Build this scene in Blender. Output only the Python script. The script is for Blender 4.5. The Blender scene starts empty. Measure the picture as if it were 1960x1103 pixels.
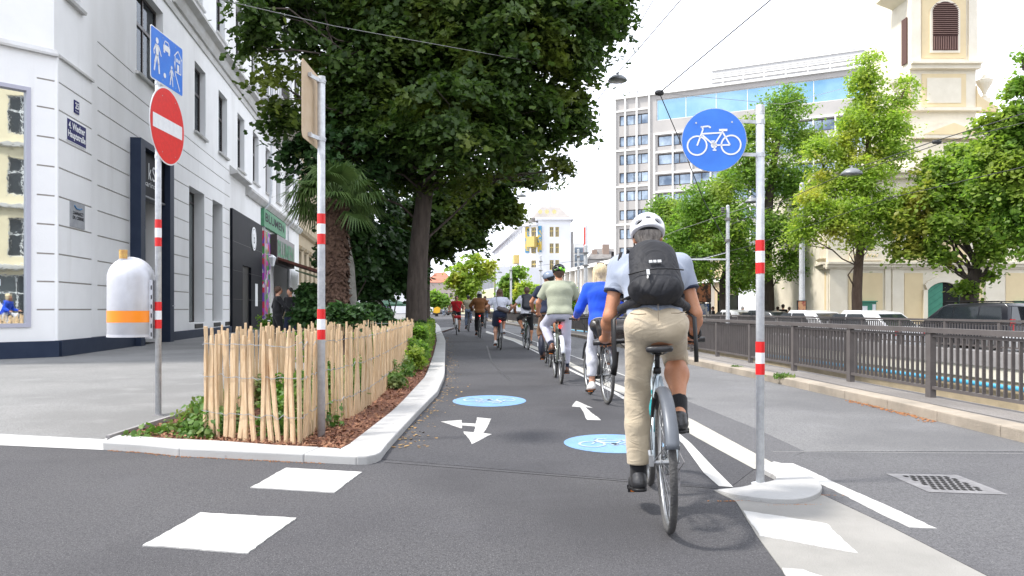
import bpy, math, random
import numpy as np
from mathutils import Vector, Matrix
PI = math.pi
random.seed(7)
RNG = np.random.default_rng(11)
C = bpy.context.scene.collection
scene = bpy.context.scene

# ---------------------------------------------------------------- camera
F = 1450.0; H = 1.14; CX = 980.0; HY = 592.0      # focal length in photo pixels, eye height, vanishing row
cam = bpy.data.cameras.new('camera'); camo = bpy.data.objects.new('camera', cam); C.objects.link(camo)
camo.location = (0, 0, H); camo.rotation_euler = (PI/2, 0, 0)
cam.sensor_width = 36; cam.lens = 36*F/1960; cam.shift_y = (HY-551.5)/1960
cam.clip_start = .05; cam.clip_end = 3000
scene.camera = camo
# ---------------------------------------------------------------- light
SUN_EL, SUN_AZ = math.radians(56), math.radians(-100)    # azimuth from +Y, negative = to the left
w = bpy.data.worlds.new('World'); scene.world = w; w.use_nodes = True
nt = w.node_tree; nt.nodes.clear()
def wn(t): return nt.nodes.new(t)
out = wn('ShaderNodeOutputWorld'); bg = wn('ShaderNodeBackground'); sky = wn('ShaderNodeTexSky')
sky.sky_type = 'NISHITA'; sky.sun_disc = False; sky.sun_elevation = SUN_EL; sky.sun_rotation = SUN_AZ
sky.air_density = 1.0; sky.dust_density = 2.5; sky.ozone_density = 1.0
tc = wn('ShaderNodeTexCoord'); nz = wn('ShaderNodeTexNoise'); nz.inputs['Scale'].default_value = 1.6; nz.inputs['Detail'].default_value = 6
mp = wn('ShaderNodeMapping'); mp.inputs['Scale'].default_value = (1, 1, 2.6)
rp = wn('ShaderNodeValToRGB'); rp.color_ramp.elements[0].position = .30; rp.color_ramp.elements[1].position = .55
rp.color_ramp.elements[0].color = (.78, .78, .78, 1); rp.color_ramp.elements[1].color = (.93, .93, .93, 1)
mx = wn('ShaderNodeMix'); mx.data_type = 'RGBA'
nt.links.new(tc.outputs['Generated'], mp.inputs[0]); nt.links.new(mp.outputs[0], nz.inputs['Vector'])
nt.links.new(nz.outputs['Fac'], rp.inputs[0]); nt.links.new(rp.outputs[0], mx.inputs['Factor'])
nt.links.new(sky.outputs[0], mx.inputs['A']); mx.inputs['B'].default_value = (9.6, 10.0, 11.0, 1)   # thin bright cloud
nt.links.new(mx.outputs['Result'], bg.inputs['Color']); bg.inputs['Strength'].default_value = .13
nt.links.new(bg.outputs[0], out.inputs[0])
sl = bpy.data.lights.new('sun', 'SUN'); sl.energy = 3.2; sl.angle = math.radians(6); sl.color = (1, .95, .88)
so = bpy.data.objects.new('sun', sl); C.objects.link(so)
sd = Vector((math.cos(SUN_EL)*math.sin(SUN_AZ), math.cos(SUN_EL)*math.cos(SUN_AZ), math.sin(SUN_EL)))
so.rotation_euler = sd.to_track_quat('Z', 'Y').to_euler()
vs = scene.view_settings; vs.view_transform = 'Standard'; vs.look = 'None'; vs.gamma = 1; vs.exposure = .78
scene.cycles.max_bounces = 6; scene.cycles.transparent_max_bounces = 6

# ---------------------------------------------------------------- helpers
def gp(px, py, z=0.0):
    D = F*(H-z)/(py-HY); return Vector(((px-CX)/F*D, D, z))
def at(px, py, D): return Vector(((px-CX)/F*D, D, H-(py-HY)/F*D))
def lerp(a, b, t): return a+(b-a)*t
def interp(tab, y):
    return float(np.interp(y, [t[0] for t in tab], [t[1] for t in tab]))
def wm(o):
    m = o.matrix_basis.copy()
    while o.parent is not None:
        o = o.parent; m = o.matrix_basis @ m
    return m
def tag(o, label=None, cat=None, group=None, kind=None):
    if label: o['label'] = label
    if cat: o['category'] = cat
    if group: o['group'] = group
    if kind: o['kind'] = kind
    return o
def empty(name, loc=(0, 0, 0), rz=0, label=None, cat=None, group=None, kind=None):
    o = bpy.data.objects.new(name, None); C.objects.link(o); o.location = loc; o.rotation_euler = (0, 0, rz)
    o.empty_display_size = .2
    return tag(o, label, cat, group, kind)
def link(name, me, parent=None, world=False):
    o = bpy.data.objects.new(name, me); C.objects.link(o)
    if parent is not None:
        o.parent = parent
        if world:
            me.transform(wm(parent).inverted())
    return o
def copy_tree(o, parent=None):
    c = o.copy(); C.objects.link(c)
    if parent is not None: c.parent = parent
    for ch in list(o.children): copy_tree(ch, c)
    return c

class MB:
    def __init__(s): s.v = []; s.f = []; s.m = []; s.mi = 0
    def add(s, vs, fs):
        n = len(s.v); s.v += [tuple(p) for p in vs]; s.f += [tuple(i+n for i in f) for f in fs]; s.m += [s.mi]*len(fs); return s
    def obox(s, o, a, b, c):
        o, a, b, c = Vector(o), Vector(a), Vector(b), Vector(c)
        P = [o, o+a, o+a+b, o+b, o+c, o+a+c, o+a+b+c, o+b+c]
        fs = [(0, 3, 2, 1), (4, 5, 6, 7), (0, 1, 5, 4), (1, 2, 6, 5), (2, 3, 7, 6), (3, 0, 4, 7)]
        if a.cross(b).dot(c) < 0: fs = [f[::-1] for f in fs]
        return s.add(P, fs)
    def box(s, x0, x1, y0, y1, z0, z1): return s.obox((x0, y0, z0), (x1-x0, 0, 0), (0, y1-y0, 0), (0, 0, z1-z0))
    def tube(s, pts, r, n=8, cap=True, sq=1.0):
        pts = [Vector(p) for p in pts]; k = len(pts)
        rs = r if isinstance(r, (list, tuple)) else [r]*k
        up = Vector((0, 0, 1)); vs = []; prev = None
        for i, p in enumerate(pts):
            d = (pts[min(i+1, k-1)]-pts[max(i-1, 0)]).normalized()
            if prev is None:
                a = d.cross(up) if abs(d.dot(up)) < .95 else d.cross(Vector((1, 0, 0)))
            else: a = prev-d*prev.dot(d)
            a.normalize(); b = d.cross(a); prev = a
            for j in range(n):
                t = 2*PI*(j+.5)/n; vs.append(p+(a*math.cos(t)+b*math.sin(t)*sq)*rs[i])
        fs = [(i*n+j, i*n+(j+1) % n, (i+1)*n+(j+1) % n, (i+1)*n+j) for i in range(k-1) for j in range(n)]
        if cap: fs += [tuple(range(n))[::-1], tuple((k-1)*n+j for j in range(n))]
        return s.add(vs, fs)
    def lathe(s, prof, o=(0, 0, 0), n=24, ax='z', cap=True):
        vs = []
        for (r, z) in prof:
            for j in range(n):
                t = 2*PI*j/n; x, y = r*math.cos(t), r*math.sin(t)
                p = (x, y, z) if ax == 'z' else ((z, x, y) if ax == 'x' else (y, z, x))
                vs.append((o[0]+p[0], o[1]+p[1], o[2]+p[2]))
        k = len(prof)
        fs = [(i*n+j, i*n+(j+1) % n, (i+1)*n+(j+1) % n, (i+1)*n+j) for i in range(k-1) for j in range(n)]
        if cap: fs += [tuple(range(n))[::-1], tuple((k-1)*n+j for j in range(n))]
        return s.add(vs, fs)
    def torus(s, R, r, o=(0, 0, 0), n=48, m=10, ax='x', a0=0, a1=2*PI, sx=1.0):
        full = abs(a1-a0-2*PI) < 1e-6; k = n if full else n+1; vs = []
        for i in range(k):
            t = a0+(a1-a0)*i/n
            for j in range(m):
                q = 2*PI*j/m; rr = R+r*math.cos(q); l = r*math.sin(q)*sx
                vs.append((o[0]+l, o[1]+rr*math.cos(t), o[2]+rr*math.sin(t)))
        fs = [(i*m+j, i*m+(j+1) % m, ((i+1) % k)*m+(j+1) % m, ((i+1) % k)*m+j) for i in range(n) for j in range(m)]
        return s.add(vs, fs)
    def poly(s, pts): return s.add(pts, [tuple(range(len(pts)))])
    def prism(s, pts, d):
        """pts: planar polygon (3-D points); extruded by vector d"""
        pts = [Vector(p) for p in pts]; d = Vector(d); n = len(pts)
        nrm = Vector((0, 0, 0))
        for i in range(n): nrm += pts[i].cross(pts[(i+1) % n])
        if nrm.dot(d) > 0: pts = pts[::-1]
        vs = pts+[p+d for p in pts]
        fs = [tuple(range(n)), tuple(range(n, 2*n))[::-1]]+[((i+1) % n, i, i+n, (i+1) % n+n) for i in range(n)]
        return s.add(vs, fs)
    def strip(s, L, R, z=None):
        vs = []; 
        for a, b in zip(L, R): vs += [a, b]
        return s.add(vs, [(2*i, 2*i+1, 2*i+3, 2*i+2) for i in range(len(L)-1)])
    def mesh(s, name, mats, smooth=False):
        me = bpy.data.meshes.new(name); me.from_pydata(s.v, [], s.f)
        if not isinstance(mats, (list, tuple)): mats = [mats]
        for m in mats: me.materials.append(m)
        if len(mats) > 1: me.polygons.foreach_set('material_index', s.m)
        if smooth: me.polygons.foreach_set('use_smooth', [True]*len(s.f))
        me.update(); return me
    def build(s, name, mats, parent=None, world=False, smooth=False, bevel=0, auto=False):
        o = link(name, s.mesh(name, mats, smooth), parent, world)
        if bevel:
            b = o.modifiers.new('bevel', 'BEVEL'); b.width = bevel; b.segments = 2; b.limit_method = 'ANGLE'
        if auto:
            try:
                o.data.set_sharp_from_angle(angle=math.radians(38))
            except Exception: pass
        return o
def thing(name, mb, mats, label, cat, group=None, kind=None, loc=None, **k):
    """a thing that is one mesh, origin moved to its base"""
    P = np.array(mb.v)
    if loc is None:
        lo, hi = P.min(0), P.max(0); loc = ((lo[0]+hi[0])/2, (lo[1]+hi[1])/2, lo[2])
    mb.v = [tuple(r) for r in (P-np.array(loc))]
    o = mb.build(name, mats, **k); o.location = loc
    return tag(o, label, cat, group, kind)

# ---------------------------------------------------------------- materials
def mat(name, col, rough=.6, metal=0, col2=None, nscale=3, amt=.5, bump=0, bscale=40, spec=.5, coords='Object',
        coat=0, detail=5, sheen=0, stretch=None, stops=(.35, .65), trans=0, alpha=None):
    m = bpy.data.materials.new(name); m.use_nodes = True; t = m.node_tree; b = t.nodes['Principled BSDF']
    b.inputs['Base Color'].default_value = (*col, 1); b.inputs['Roughness'].default_value = rough
    b.inputs['Metallic'].default_value = metal; b.inputs['Specular IOR Level'].default_value = spec
    if coat: b.inputs['Coat Weight'].default_value = coat; b.inputs['Coat Roughness'].default_value = .05
    if sheen: b.inputs['Sheen Weight'].default_value = sheen
    if trans: b.inputs['Transmission Weight'].default_value = trans
    co = t.nodes.new('ShaderNodeTexCoord'); src = co.outputs[coords]
    if stretch:
        mpn = t.nodes.new('ShaderNodeMapping'); mpn.inputs['Scale'].default_value = stretch
        t.links.new(src, mpn.inputs[0]); src = mpn.outputs[0]
    if col2 is not None:
        n = t.nodes.new('ShaderNodeTexNoise'); n.inputs['Scale'].default_value = nscale; n.inputs['Detail'].default_value = detail
        n.inputs['Roughness'].default_value = .6
        r = t.nodes.new('ShaderNodeValToRGB'); r.color_ramp.elements[0].position = stops[0]; r.color_ramp.elements[1].position = stops[1]
        r.color_ramp.elements[0].color = (*col, 1); r.color_ramp.elements[1].color = (*col2, 1)
        t.links.new(src, n.inputs['Vector']); t.links.new(n.outputs['Fac'], r.inputs[0]); t.links.new(r.outputs[0], b.inputs['Base Color'])
    if bump:
        n2 = t.nodes.new('ShaderNodeTexNoise'); n2.inputs['Scale'].default_value = bscale; n2.inputs['Detail'].default_value = 4
        bp = t.nodes.new('ShaderNodeBump'); bp.inputs['Strength'].default_value = bump; bp.inputs['Distance'].default_value = .02
        t.links.new(src, n2.inputs['Vector']); t.links.new(n2.outputs['Fac'], bp.inputs['Height']); t.links.new(bp.outputs[0], b.inputs['Normal'])
    return m
def mixin(m, scale, col, lo, hi, coords='Object', voronoi=False, stretch=None, fac=1.0, detail=3):
    """blend a further colour into a material's base colour with a noise mask"""
    t = m.node_tree; b = t.nodes['Principled BSDF']; inp = b.inputs['Base Color']
    co = t.nodes.new('ShaderNodeTexCoord'); src = co.outputs[coords]
    if stretch:
        mpn = t.nodes.new('ShaderNodeMapping'); mpn.inputs['Scale'].default_value = stretch
        t.links.new(src, mpn.inputs[0]); src = mpn.outputs[0]
    if voronoi: n = t.nodes.new('ShaderNodeTexVoronoi'); n.inputs['Scale'].default_value = scale; o = n.outputs['Distance']
    else: n = t.nodes.new('ShaderNodeTexNoise'); n.inputs['Scale'].default_value = scale; n.inputs['Detail'].default_value = detail; o = n.outputs['Fac']
    t.links.new(src, n.inputs['Vector'])
    mr = t.nodes.new('ShaderNodeMapRange'); mr.inputs[1].default_value = lo; mr.inputs[2].default_value = hi; mr.inputs[4].default_value = fac
    t.links.new(o, mr.inputs[0])
    x = t.nodes.new('ShaderNodeMix'); x.data_type = 'RGBA'; t.links.new(mr.outputs[0], x.inputs['Factor'])
    if inp.links: t.links.new(inp.links[0].from_socket, x.inputs['A'])
    else: x.inputs['A'].default_value = inp.default_value[:]
    x.inputs['B'].default_value = (*col, 1); t.links.new(x.outputs['Result'], inp)
    return m
def asphalt(name, c, agg, patch, bump=.5, ascale=170):
    m = mat(name, c, rough=.85, col2=patch, nscale=.55, detail=7, bump=bump, bscale=ascale, spec=.3, stops=(.38, .66))
    mixin(m, ascale*.8, agg, .55, .68, fac=.75, detail=2)
    mixin(m, ascale*.55, tuple(x*.40 for x in c), .47, .36, fac=.75, detail=3)
    mixin(m, 38, tuple(x*.72 for x in c), .50, .66, fac=.6, detail=4)
    mixin(m, .35, tuple(x*.66 for x in c), .50, .60, fac=.6, detail=9)
    mixin(m, 2.3, tuple(min(x*2.2, .5) for x in c), .74, .82, fac=.5, detail=10)
    mixin(m, 1.7, tuple(x*1.35 for x in c), .58, .75, fac=.35, detail=8)
    return m
M = {}
M['asph_fg'] = asphalt('dark asphalt', (.070, .069, .075), (.19, .187, .19), (.088, .087, .091), .6)
M['asph_bike'] = asphalt('cycle path asphalt', (.056, .056, .062), (.13, .13, .135), (.072, .071, .077), .35, 230)
M['asph_light'] = asphalt('worn grey asphalt', (.150, .150, .155), (.27, .27, .265), (.19, .19, .19), .4, 200)
M['asph_new'] = asphalt('dark road asphalt', (.098, .097, .104), (.20, .20, .2), (.12, .12, .125), .4, 230)
M['asph_walk'] = asphalt('footpath asphalt', (.225, .225, .222), (.35, .35, .345), (.185, .186, .185), .4, 200)
M['asph_walk2'] = asphalt('side footpath asphalt', (.22, .205, .195), (.34, .33, .31), (.27, .25, .235), .4, 200)
M['conc'] = mat('pale concrete', (.27, .262, .245), .85, col2=(.22, .215, .20), nscale=2.2, bump=.35, bscale=120, detail=8)
mixin(M['conc'], 260, (.25, .24, .22), .60, .70, fac=.6)
M['granite'] = mat('pale granite kerb', (.42, .42, .415), .8, col2=(.35, .35, .345), nscale=1.5, bump=.3, bscale=150, detail=8)
mixin(M['granite'], .9, (.36, .35, .33), .5, .7, fac=.5, detail=9)
mixin(M['granite'], 14, (.22, .21, .20), .64, .74, fac=.6, detail=8)
mixin(M['granite'], 210, (.33, .32, .31), .58, .70, fac=.5)
M['kerb_old'] = mat('weathered kerb stone', (.36, .31, .25), .9, col2=(.24, .21, .17), nscale=2.5, bump=.5, bscale=70, detail=8)
M['paint'] = mat('road paint', (.50, .50, .49), .6, col2=(.41, .405, .39), nscale=1.6, bump=.25, bscale=160, detail=8)
mixin(M['paint'], 90, (.30, .30, .29), .60, .72, fac=.55)
mixin(M['paint'], 5, (.33, .325, .315), .54, .70, fac=.6, detail=10)
mixin(M['paint'], 3, (.46, .45, .43), .5, .56, fac=.35, detail=6, stretch=(1, .12, 1))
M['paint_worn'] = mat('worn cream paint', (.42, .405, .355), .7, col2=(.33, .32, .29), nscale=4, bump=.25, bscale=160, detail=8)
mixin(M['paint_worn'], 60, (.22, .21, .20), .58, .74, fac=.7)
M['paint_blue'] = mat('blue road paint', (.14, .28, .50), .6, col2=(.17, .31, .52), nscale=4, bump=.25, bscale=160)
mixin(M['paint_blue'], 70, (.10, .15, .2), .58, .72, fac=.6)
mixin(M['paint_blue'], 6, (.16, .22, .28), .56, .7, fac=.6, detail=10)
M['galv'] = mat('galvanised steel', (.52, .54, .57), .5, .25, col2=(.66, .68, .70), nscale=22, bump=.1, bscale=60)
mixin(M['galv'], 5, (.30, .31, .32), .55, .72, fac=.6)
M['red'] = mat('red reflective film', (.72, .012, .012), .38, col2=(.62, .01, .012), nscale=30)
M['white'] = mat('white reflective film', (.78, .79, .80), .38, col2=(.70, .71, .73), nscale=20)
M['signblue'] = mat('blue sign film', (.018, .15, .62), .32, col2=(.03, .19, .68), nscale=6)
M['signback'] = mat('sign back sheet', (.50, .36, .22), .55, col2=(.56, .43, .29), nscale=7, bump=.05)
mixin(M['signback'], 3, (.36, .22, .11), .6, .8, fac=.5)
M['wall'] = mat('white render', (.86, .86, .86), .9, col2=(.81, .81, .81), nscale=.9, bump=.15, bscale=25, detail=8)
mixin(M['wall'], .35, (.58, .57, .55), .50, .75, fac=.6, detail=9, stretch=(1, 1, .22))
mixin(M['wall'], 2.5, (.62, .61, .59), .60, .8, fac=.4, detail=10, stretch=(1, 1, .12))
M['trim'] = mat('trim render', (.60, .60, .60), .85, col2=(.50, .49, .47), nscale=1.4, bump=.1, bscale=30)
M['groove'] = mat('groove mortar', (.40, .37, .34), .95)
M['slate'] = mat('slate blue cladding', (.022, .032, .060), .55, col2=(.028, .04, .07), nscale=3, spec=.15)
M['black'] = mat('black cladding', (.008, .009, .013), .55, col2=(.012, .013, .018), nscale=2, spec=.08)
M['darkframe'] = mat('dark window frame', (.05, .038, .035), .4, col2=(.035, .026, .025), nscale=10)
M['greyframe'] = mat('grey window frame', (.42, .42, .50), .4)
def glassmat(name, col, rough=.04, spec=.9, metal=0):
    return mat(name, col, rough, metal, spec=spec)
M['glass'] = glassmat('dark window glass', (.02, .025, .03))
def clearglass(name):
    m = bpy.data.materials.new(name); m.use_nodes = True; t = m.node_tree; t.nodes.clear(); o = t.nodes.new('ShaderNodeOutputMaterial'); g = t.nodes.new('ShaderNodeBsdfGlossy'); tr = t.nodes.new('ShaderNodeBsdfTransparent')
    g.inputs['Roughness'].default_value = .02; g.inputs['Color'].default_value = (.8, .85, .9, 1); tr.inputs['Color'].default_value = (.62, .66, .66, 1); f = t.nodes.new('ShaderNodeFresnel'); f.inputs[0].default_value = 1.38; x = t.nodes.new('ShaderNodeMixShader')
    t.links.new(f.outputs[0], x.inputs[0]); t.links.new(tr.outputs[0], x.inputs[1]); t.links.new(g.outputs[0], x.inputs[2]); t.links.new(x.outputs[0], o.inputs[0]); return m
M['clear'] = clearglass('clear window glass')
M['curtain'] = mat('net curtain', (.62, .62, .60), .9, col2=(.50, .50, .49), nscale=3)
M['glass_grey'] = mat('frosted window glass', (.14, .16, .16), .22, col2=(.10, .115, .115), nscale=.8)
M['mirror'] = mat('reflective shop glass', (.78, .82, .80), .02, 1.0, bump=.06, bscale=1.6)
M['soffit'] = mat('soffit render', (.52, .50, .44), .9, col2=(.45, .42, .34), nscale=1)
M['wood'] = mat('split chestnut', (.56, .38, .215), .75, col2=(.70, .53, .34), nscale=6, bump=.5, bscale=60, stretch=(9, 9, .9))
mixin(M['wood'], 8, (.40, .20, .075), .60, .78, fac=.7, stretch=(1, 1, .35))
M['wire'] = mat('galvanised wire', (.45, .46, .48), .4, .8)
M['cable'] = mat('dark cable', (.03, .03, .032), .6)
M['cable_grey'] = mat('grey cable', (.28, .28, .28), .6)
M['mulch'] = mat('bark mulch', (.085, .032, .018), .95, col2=(.17, .07, .04), nscale=14, bump=1, bscale=45)
M['fence'] = mat('brown grey fence paint', (.092, .082, .080), .5, col2=(.115, .103, .10), nscale=5, bump=.08, bscale=80)
M['pipe'] = mat('blue pipe', (.05, .30, .50), .5, col2=(.07, .35, .54), nscale=3)
M['cream'] = mat('cream wall panel', (.62, .60, .50), .85, col2=(.55, .52, .43), nscale=1.5, bump=.1)
M['tan'] = mat('stained concrete', (.40, .33, .22), .95, col2=(.30, .25, .17), nscale=2, bump=.4, bscale=30)
M['coping'] = mat('grey concrete coping', (.22, .215, .215), .9, col2=(.27, .26, .26), nscale=2, bump=.3, bscale=60)
M['iron'] = mat('cast iron', (.17, .165, .17), .6, .3, col2=(.24, .235, .24), nscale=12, bump=.3, bscale=90)
M['hole'] = mat('drain darkness', (.006, .006, .006), .9)
def crease(m, scale, strength, stretch=(1, 1, 1), dist=.02, det=2):
    t = m.node_tree; b = t.nodes['Principled BSDF']; co = t.nodes.new('ShaderNodeTexCoord'); mpn = t.nodes.new('ShaderNodeMapping'); mpn.inputs['Scale'].default_value = stretch
    n = t.nodes.new('ShaderNodeTexNoise'); n.inputs['Scale'].default_value = scale; n.inputs['Detail'].default_value = det; n.inputs['Distortion'].default_value = 1.2
    f = t.nodes.new('ShaderNodeMath'); f.operation = 'PINGPONG'; f.inputs[1].default_value = .11
    bp = t.nodes.new('ShaderNodeBump'); bp.inputs['Strength'].default_value = strength; bp.inputs['Distance'].default_value = dist
    t.links.new(co.outputs['Object'], mpn.inputs[0]); t.links.new(mpn.outputs[0], n.inputs['Vector']); t.links.new(n.outputs['Fac'], f.inputs[0]); t.links.new(f.outputs[0], bp.inputs['Height'])
    if b.inputs['Normal'].links: t.links.new(b.inputs['Normal'].links[0].from_socket, bp.inputs['Normal'])
    t.links.new(bp.outputs[0], b.inputs['Normal']); return m
M['plastic_blk'] = mat('black plastic', (.012, .012, .013), .45, spec=.3)
M['binmetal'] = mat('pale painted bin metal', (.60, .61, .65), .4, .3, col2=(.50, .51, .55), nscale=4, bump=.05)
mixin(M['binmetal'], 6, (.36, .35, .34), .60, .78, fac=.5, detail=10, stretch=(1, 1, .3))
M['orange'] = mat('orange film', (.90, .26, .01), .4)
M['leafred'] = mat('reddish litter', (.34, .12, .045), .95, col2=(.42, .22, .10), nscale=30, bump=.5)
# ================================================================ ground plan
KL = [(5.7, -1.0), (7.7, -1.0), (10, -.98), (12.4, -1.1), (18.8, -1.66), (26.2, -2.3), (50, -4.8), (92, -10), (165, -19)]
KLI = [(5.8, -1.31), (8.3, -1.27), (12.3, -1.4), (17.8, -1.85), (26.2, -2.6), (50, -5.1), (92, -10.3), (165, -19.3)]
KR = [(2, 4.62), (6.3, 4.36), (8.7, 4.28), (11.6, 4.06), (15.7, 3.66), (29.5, 2.75), (55, -.15), (100, -5.7), (150, -13)]
FN = [(2, 5.45), (8.8, 4.96), (12.6, 4.78), (16, 4.55), (29.5, 3.75), (55, .8), (100, -4.75), (150, -12)]
FF = [(2, 13.5), (17.5, 11.8), (37.7, 9.5), (55, 7.0), (100, 1.2), (150, -6)]
YS = [2, 4, 6, 8, 10, 12, 14, 16, 19, 22, 26, 30, 36, 43, 50, 58, 70, 85, 100, 120]
def V3(x, y, z): return (x, y, z)
# road base with the opening of the sunken ramp left out
m = MB()
edge = [(interp(FN, y)+.14, y) for y in YS]
m.poly([V3(*p, 0) for p in [(-300, -80), (300, -80), (300, 2)]+edge+[(300, 120.0), (300, 600), (-300, 600)]])
road = m.build('road', M['asph_fg']); tag(road, kind='structure')
far_t = m = MB()
fedge = [(interp(FF, y)+.2, y) for y in YS]
m.poly([V3(*p, -.36) for p in [(300, 2)]+fedge[:1]+fedge[1:]+[(300, 120)]])
tag(m.build('far_street', M['asph_light']), kind='structure')
m = MB(); m.box(-10, 16, 1.5, 121, -2.7, -2.5); tag(m.build('ramp_floor', M['asph_walk2']), kind='structure')
m = MB(); m.box(5.6, 300, 1.85, 1.999, -2.5, -.002); m.box(-20, 300, 120.001, 120.3, -2.5, -.002); tag(m.build('ramp_end_wall', M['coping']), kind='structure')
# side pavement, left
m = MB()
pts = [(-60, 20.5), (-4.45, 6.58), (-3.40, 6.32), (-3.40, 45), (interp(KLI, 45), 45)]+[(interp(KLI, y), y) for y in (50, 60, 75, 92, 120, 165)]+[(-60, 165)]
m.poly([V3(*p, .06) for p in pts]); m.v = [tuple(p) for p in m.v]
tag(m.build('footpath', M['asph_walk']), kind='structure')
m = MB()
m.add([(-4.28, 6.33, .003), (-3.30, 6.12, .003), (-3.38, 6.33, .0605), (-4.45, 6.59, .0605), (-60, 20.2, .003), (-60, 20.53, .0605)], [(0, 1, 2, 3), (4, 0, 3, 5)])
tag(m.build('flush_kerb', M['granite']), kind='structure')
# planting bed floor
m = MB()
ys = [6.35, 7, 8, 9, 10, 12, 14, 17, 20, 24, 28, 33, 39, 45]
L = [(-3.36, y, .045) for y in ys]; R = [(interp(KLI, y)-.01, y, .045) for y in ys]
L = [(-3.36, 6.45, .045)]+L[1:]; R[0] = (-1.33, 5.85, .045); m.strip(L, R)
m.add([(-3.36, 6.45, .045), (-2.37, 6.15, .045), (-1.33, 5.85, .045)], [(0, 1, 2)])
tag(m.build('planting_bed_soil', M['mulch']), kind='structure')
m = MB(); m.obox((-3.40, 6.34, 0), (.035, 0, 0), (0, 30, 0), (0, 0, .085))
tag(m.build('bed_edging', M['coping']), kind='structure')
# left kerb stones
def stones(out_t, in_t, ys, z0, z1, gap=.012):
    m = MB()
    for a, b in zip(ys[:-1], ys[1:]):
        b2 = b-gap
        P = [(interp(out_t, a), a), (interp(in_t, a), a), (interp(in_t, b2), b2), (interp(out_t, b2), b2)]
        m.prism([(x, y, z0) for x, y in P], (0, 0, z1-z0))
    return m
m = stones(KL, KLI, [6.1, 7.1, 8.0, 9.0, 10, 11, 12, 13, 14, 15.2, 16.4, 17.6, 19, 20.5, 22, 24, 26, 28.5, 31, 34, 38, 42, 47, 52, 60, 70, 80, 92, 110, 130, 165], -.05, .065)
fr_o = [(-3.32, 6.14), (-2.95, 6.03), (-2.58, 5.87), (-2.05, 5.75), (-1.55, 5.64), (-1.14, 5.55)]
fr_i = [(-3.39, 6.50), (-2.90, 6.33), (-2.37, 6.2), (-1.86, 6.01), (-1.50, 5.92), (-1.33, 5.86)]
for (i, j) in ((0, 2), (2, 4), (4, 5)):
    g = .006 if j < 5 else 0
    P = fr_o[i:j+1]+fr_i[i:j+1][::-1]
    m.prism([(x, y, -.05) for x, y in P], (0, 0, .115))
m.prism([(x, y, -.05) for x, y in [(-1.14, 5.55), (-1.06, 5.56), (-1.01, 5.62), (-.99, 5.72), (-1.0, 6.095), (-1.30, 6.095), (-1.33, 5.86)]], (0, 0, .115))
tag(m.build('kerb', M['granite'], bevel=.012), kind='structure')
# right kerb, narrow pavement, ramp walls
KRi = [(y, x+.26) for y, x in KR]
ys = [2+.95*i for i in range(22)]+[23+2*i for i in range(12)]+[50, 58, 66, 76, 88, 100, 120]
m = stones(KR, KRi, ys, -.05, .11, .008)
tag(m.build('right_kerb', M['kerb_old'], bevel=.012), kind='structure')
m = MB(); m.strip([(interp(KRi, y)+.002, y, .10) for y in YS], [(interp(FN, y)+.15, y, .10) for y in YS])
m.strip([(interp(FN, y)+.15, y, .10) for y in YS], [(interp(FN, y)+.15, y, -2.5) for y in YS])
tag(m.build('right_footpath', M['asph_walk2']), kind='structure')
m = MB()
m.strip([(interp(FN, y)-.42, y, .104) for y in YS], [(interp(FN, y)-.405, y, .104) for y in YS]); tag(m.build('footpath_joint', M['cable']), kind='structure')
def fwall(z0, z1, off, th, mt, nm):
    m = MB()
    for a, b in zip(YS[:-1], YS[1:]):
        m.prism([(interp(FF, a)-off, a, z0), (interp(FF, a)-off+th, a, z0), (interp(FF, b)-off+th, b, z0), (interp(FF, b)-off, b, z0)], (0, 0, z1-z0))
    return tag(m.build(nm, mt), kind='structure')
fwall(-.26, .10, .10, .55, M['coping'], 'ramp_coping')
fwall(-.56, -.262, .05, .25, M['cream'], 'ramp_wall_panel')
fwall(-2.5, -.562, .0, .2, M['tan'], 'ramp_wall')
m = MB(); m.tube([(interp(FF, y)-.16, y, -.70) for y in YS], .06, 10)
thing('water_pipe', m, M['pipe'], 'long bright blue pipe running along the pale wall of the sunken ramp', 'pipe', smooth=True)

# ---- surface layers (4 mm apart)
def flat(name, px, mt, z, world=False, kind='structure', subdiv=False):
    pts = [Vector((p[0], p[1], z)) if world else gp(p[0], p[1], z) for p in px]
    if 'paint' in mt.name:      # hand laid paint never has ruler straight edges
        Q = []
        for a, b in zip(pts, pts[1:]+pts[:1]):
            L = (b-a).length; k = max(2, int(L/.035)); n_ = Vector((-(b-a).y, (b-a).x, 0)).normalized()
            for i in range(k): Q.append(a.lerp(b, i/k)+n_*(random.gauss(0, .0022)+.004*math.sin(i*.23+a.x*9) if i else 0))
        pts = Q
    m = MB(); m.prism([p-Vector((0, 0, z+.01)) for p in pts], (0, 0, z+.01))
    return tag(m.build(name, mt), kind=kind)
def G2(px, py): v = gp(px, py); return (v.x, v.y)
band_l = [(930, 637), (985, 654), (1030, 671), (1075, 692), (1168, 743), (1204, 760), (1333, 837.5), (1444, 898)]
band_r = [(930, 634), (985, 648), (1030, 665.5), (1075, 685), (1168, 731), (1204, 744), (1328, 804.6), (1483, 888)]
light_b = [(1541, 865), (1444, 820), (1324, 771.6), (1203, 722), (1095, 682), (1027, 655), (985, 640), (930, 622)]
KLo = lambda y: interp(KL, y)
cyc = [(KLo(y), y) for y in (5.75, 7, 8, 10, 12.4, 15, 18.8, 22, 26, 32, 40)]
cyc = [(p[0]+.001, p[1]) for p in cyc]+[G2(*p) for p in band_l]+[G2(1395, 936)]
flat('cycle_path', cyc, M['asph_bike'], .003, True)
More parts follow.
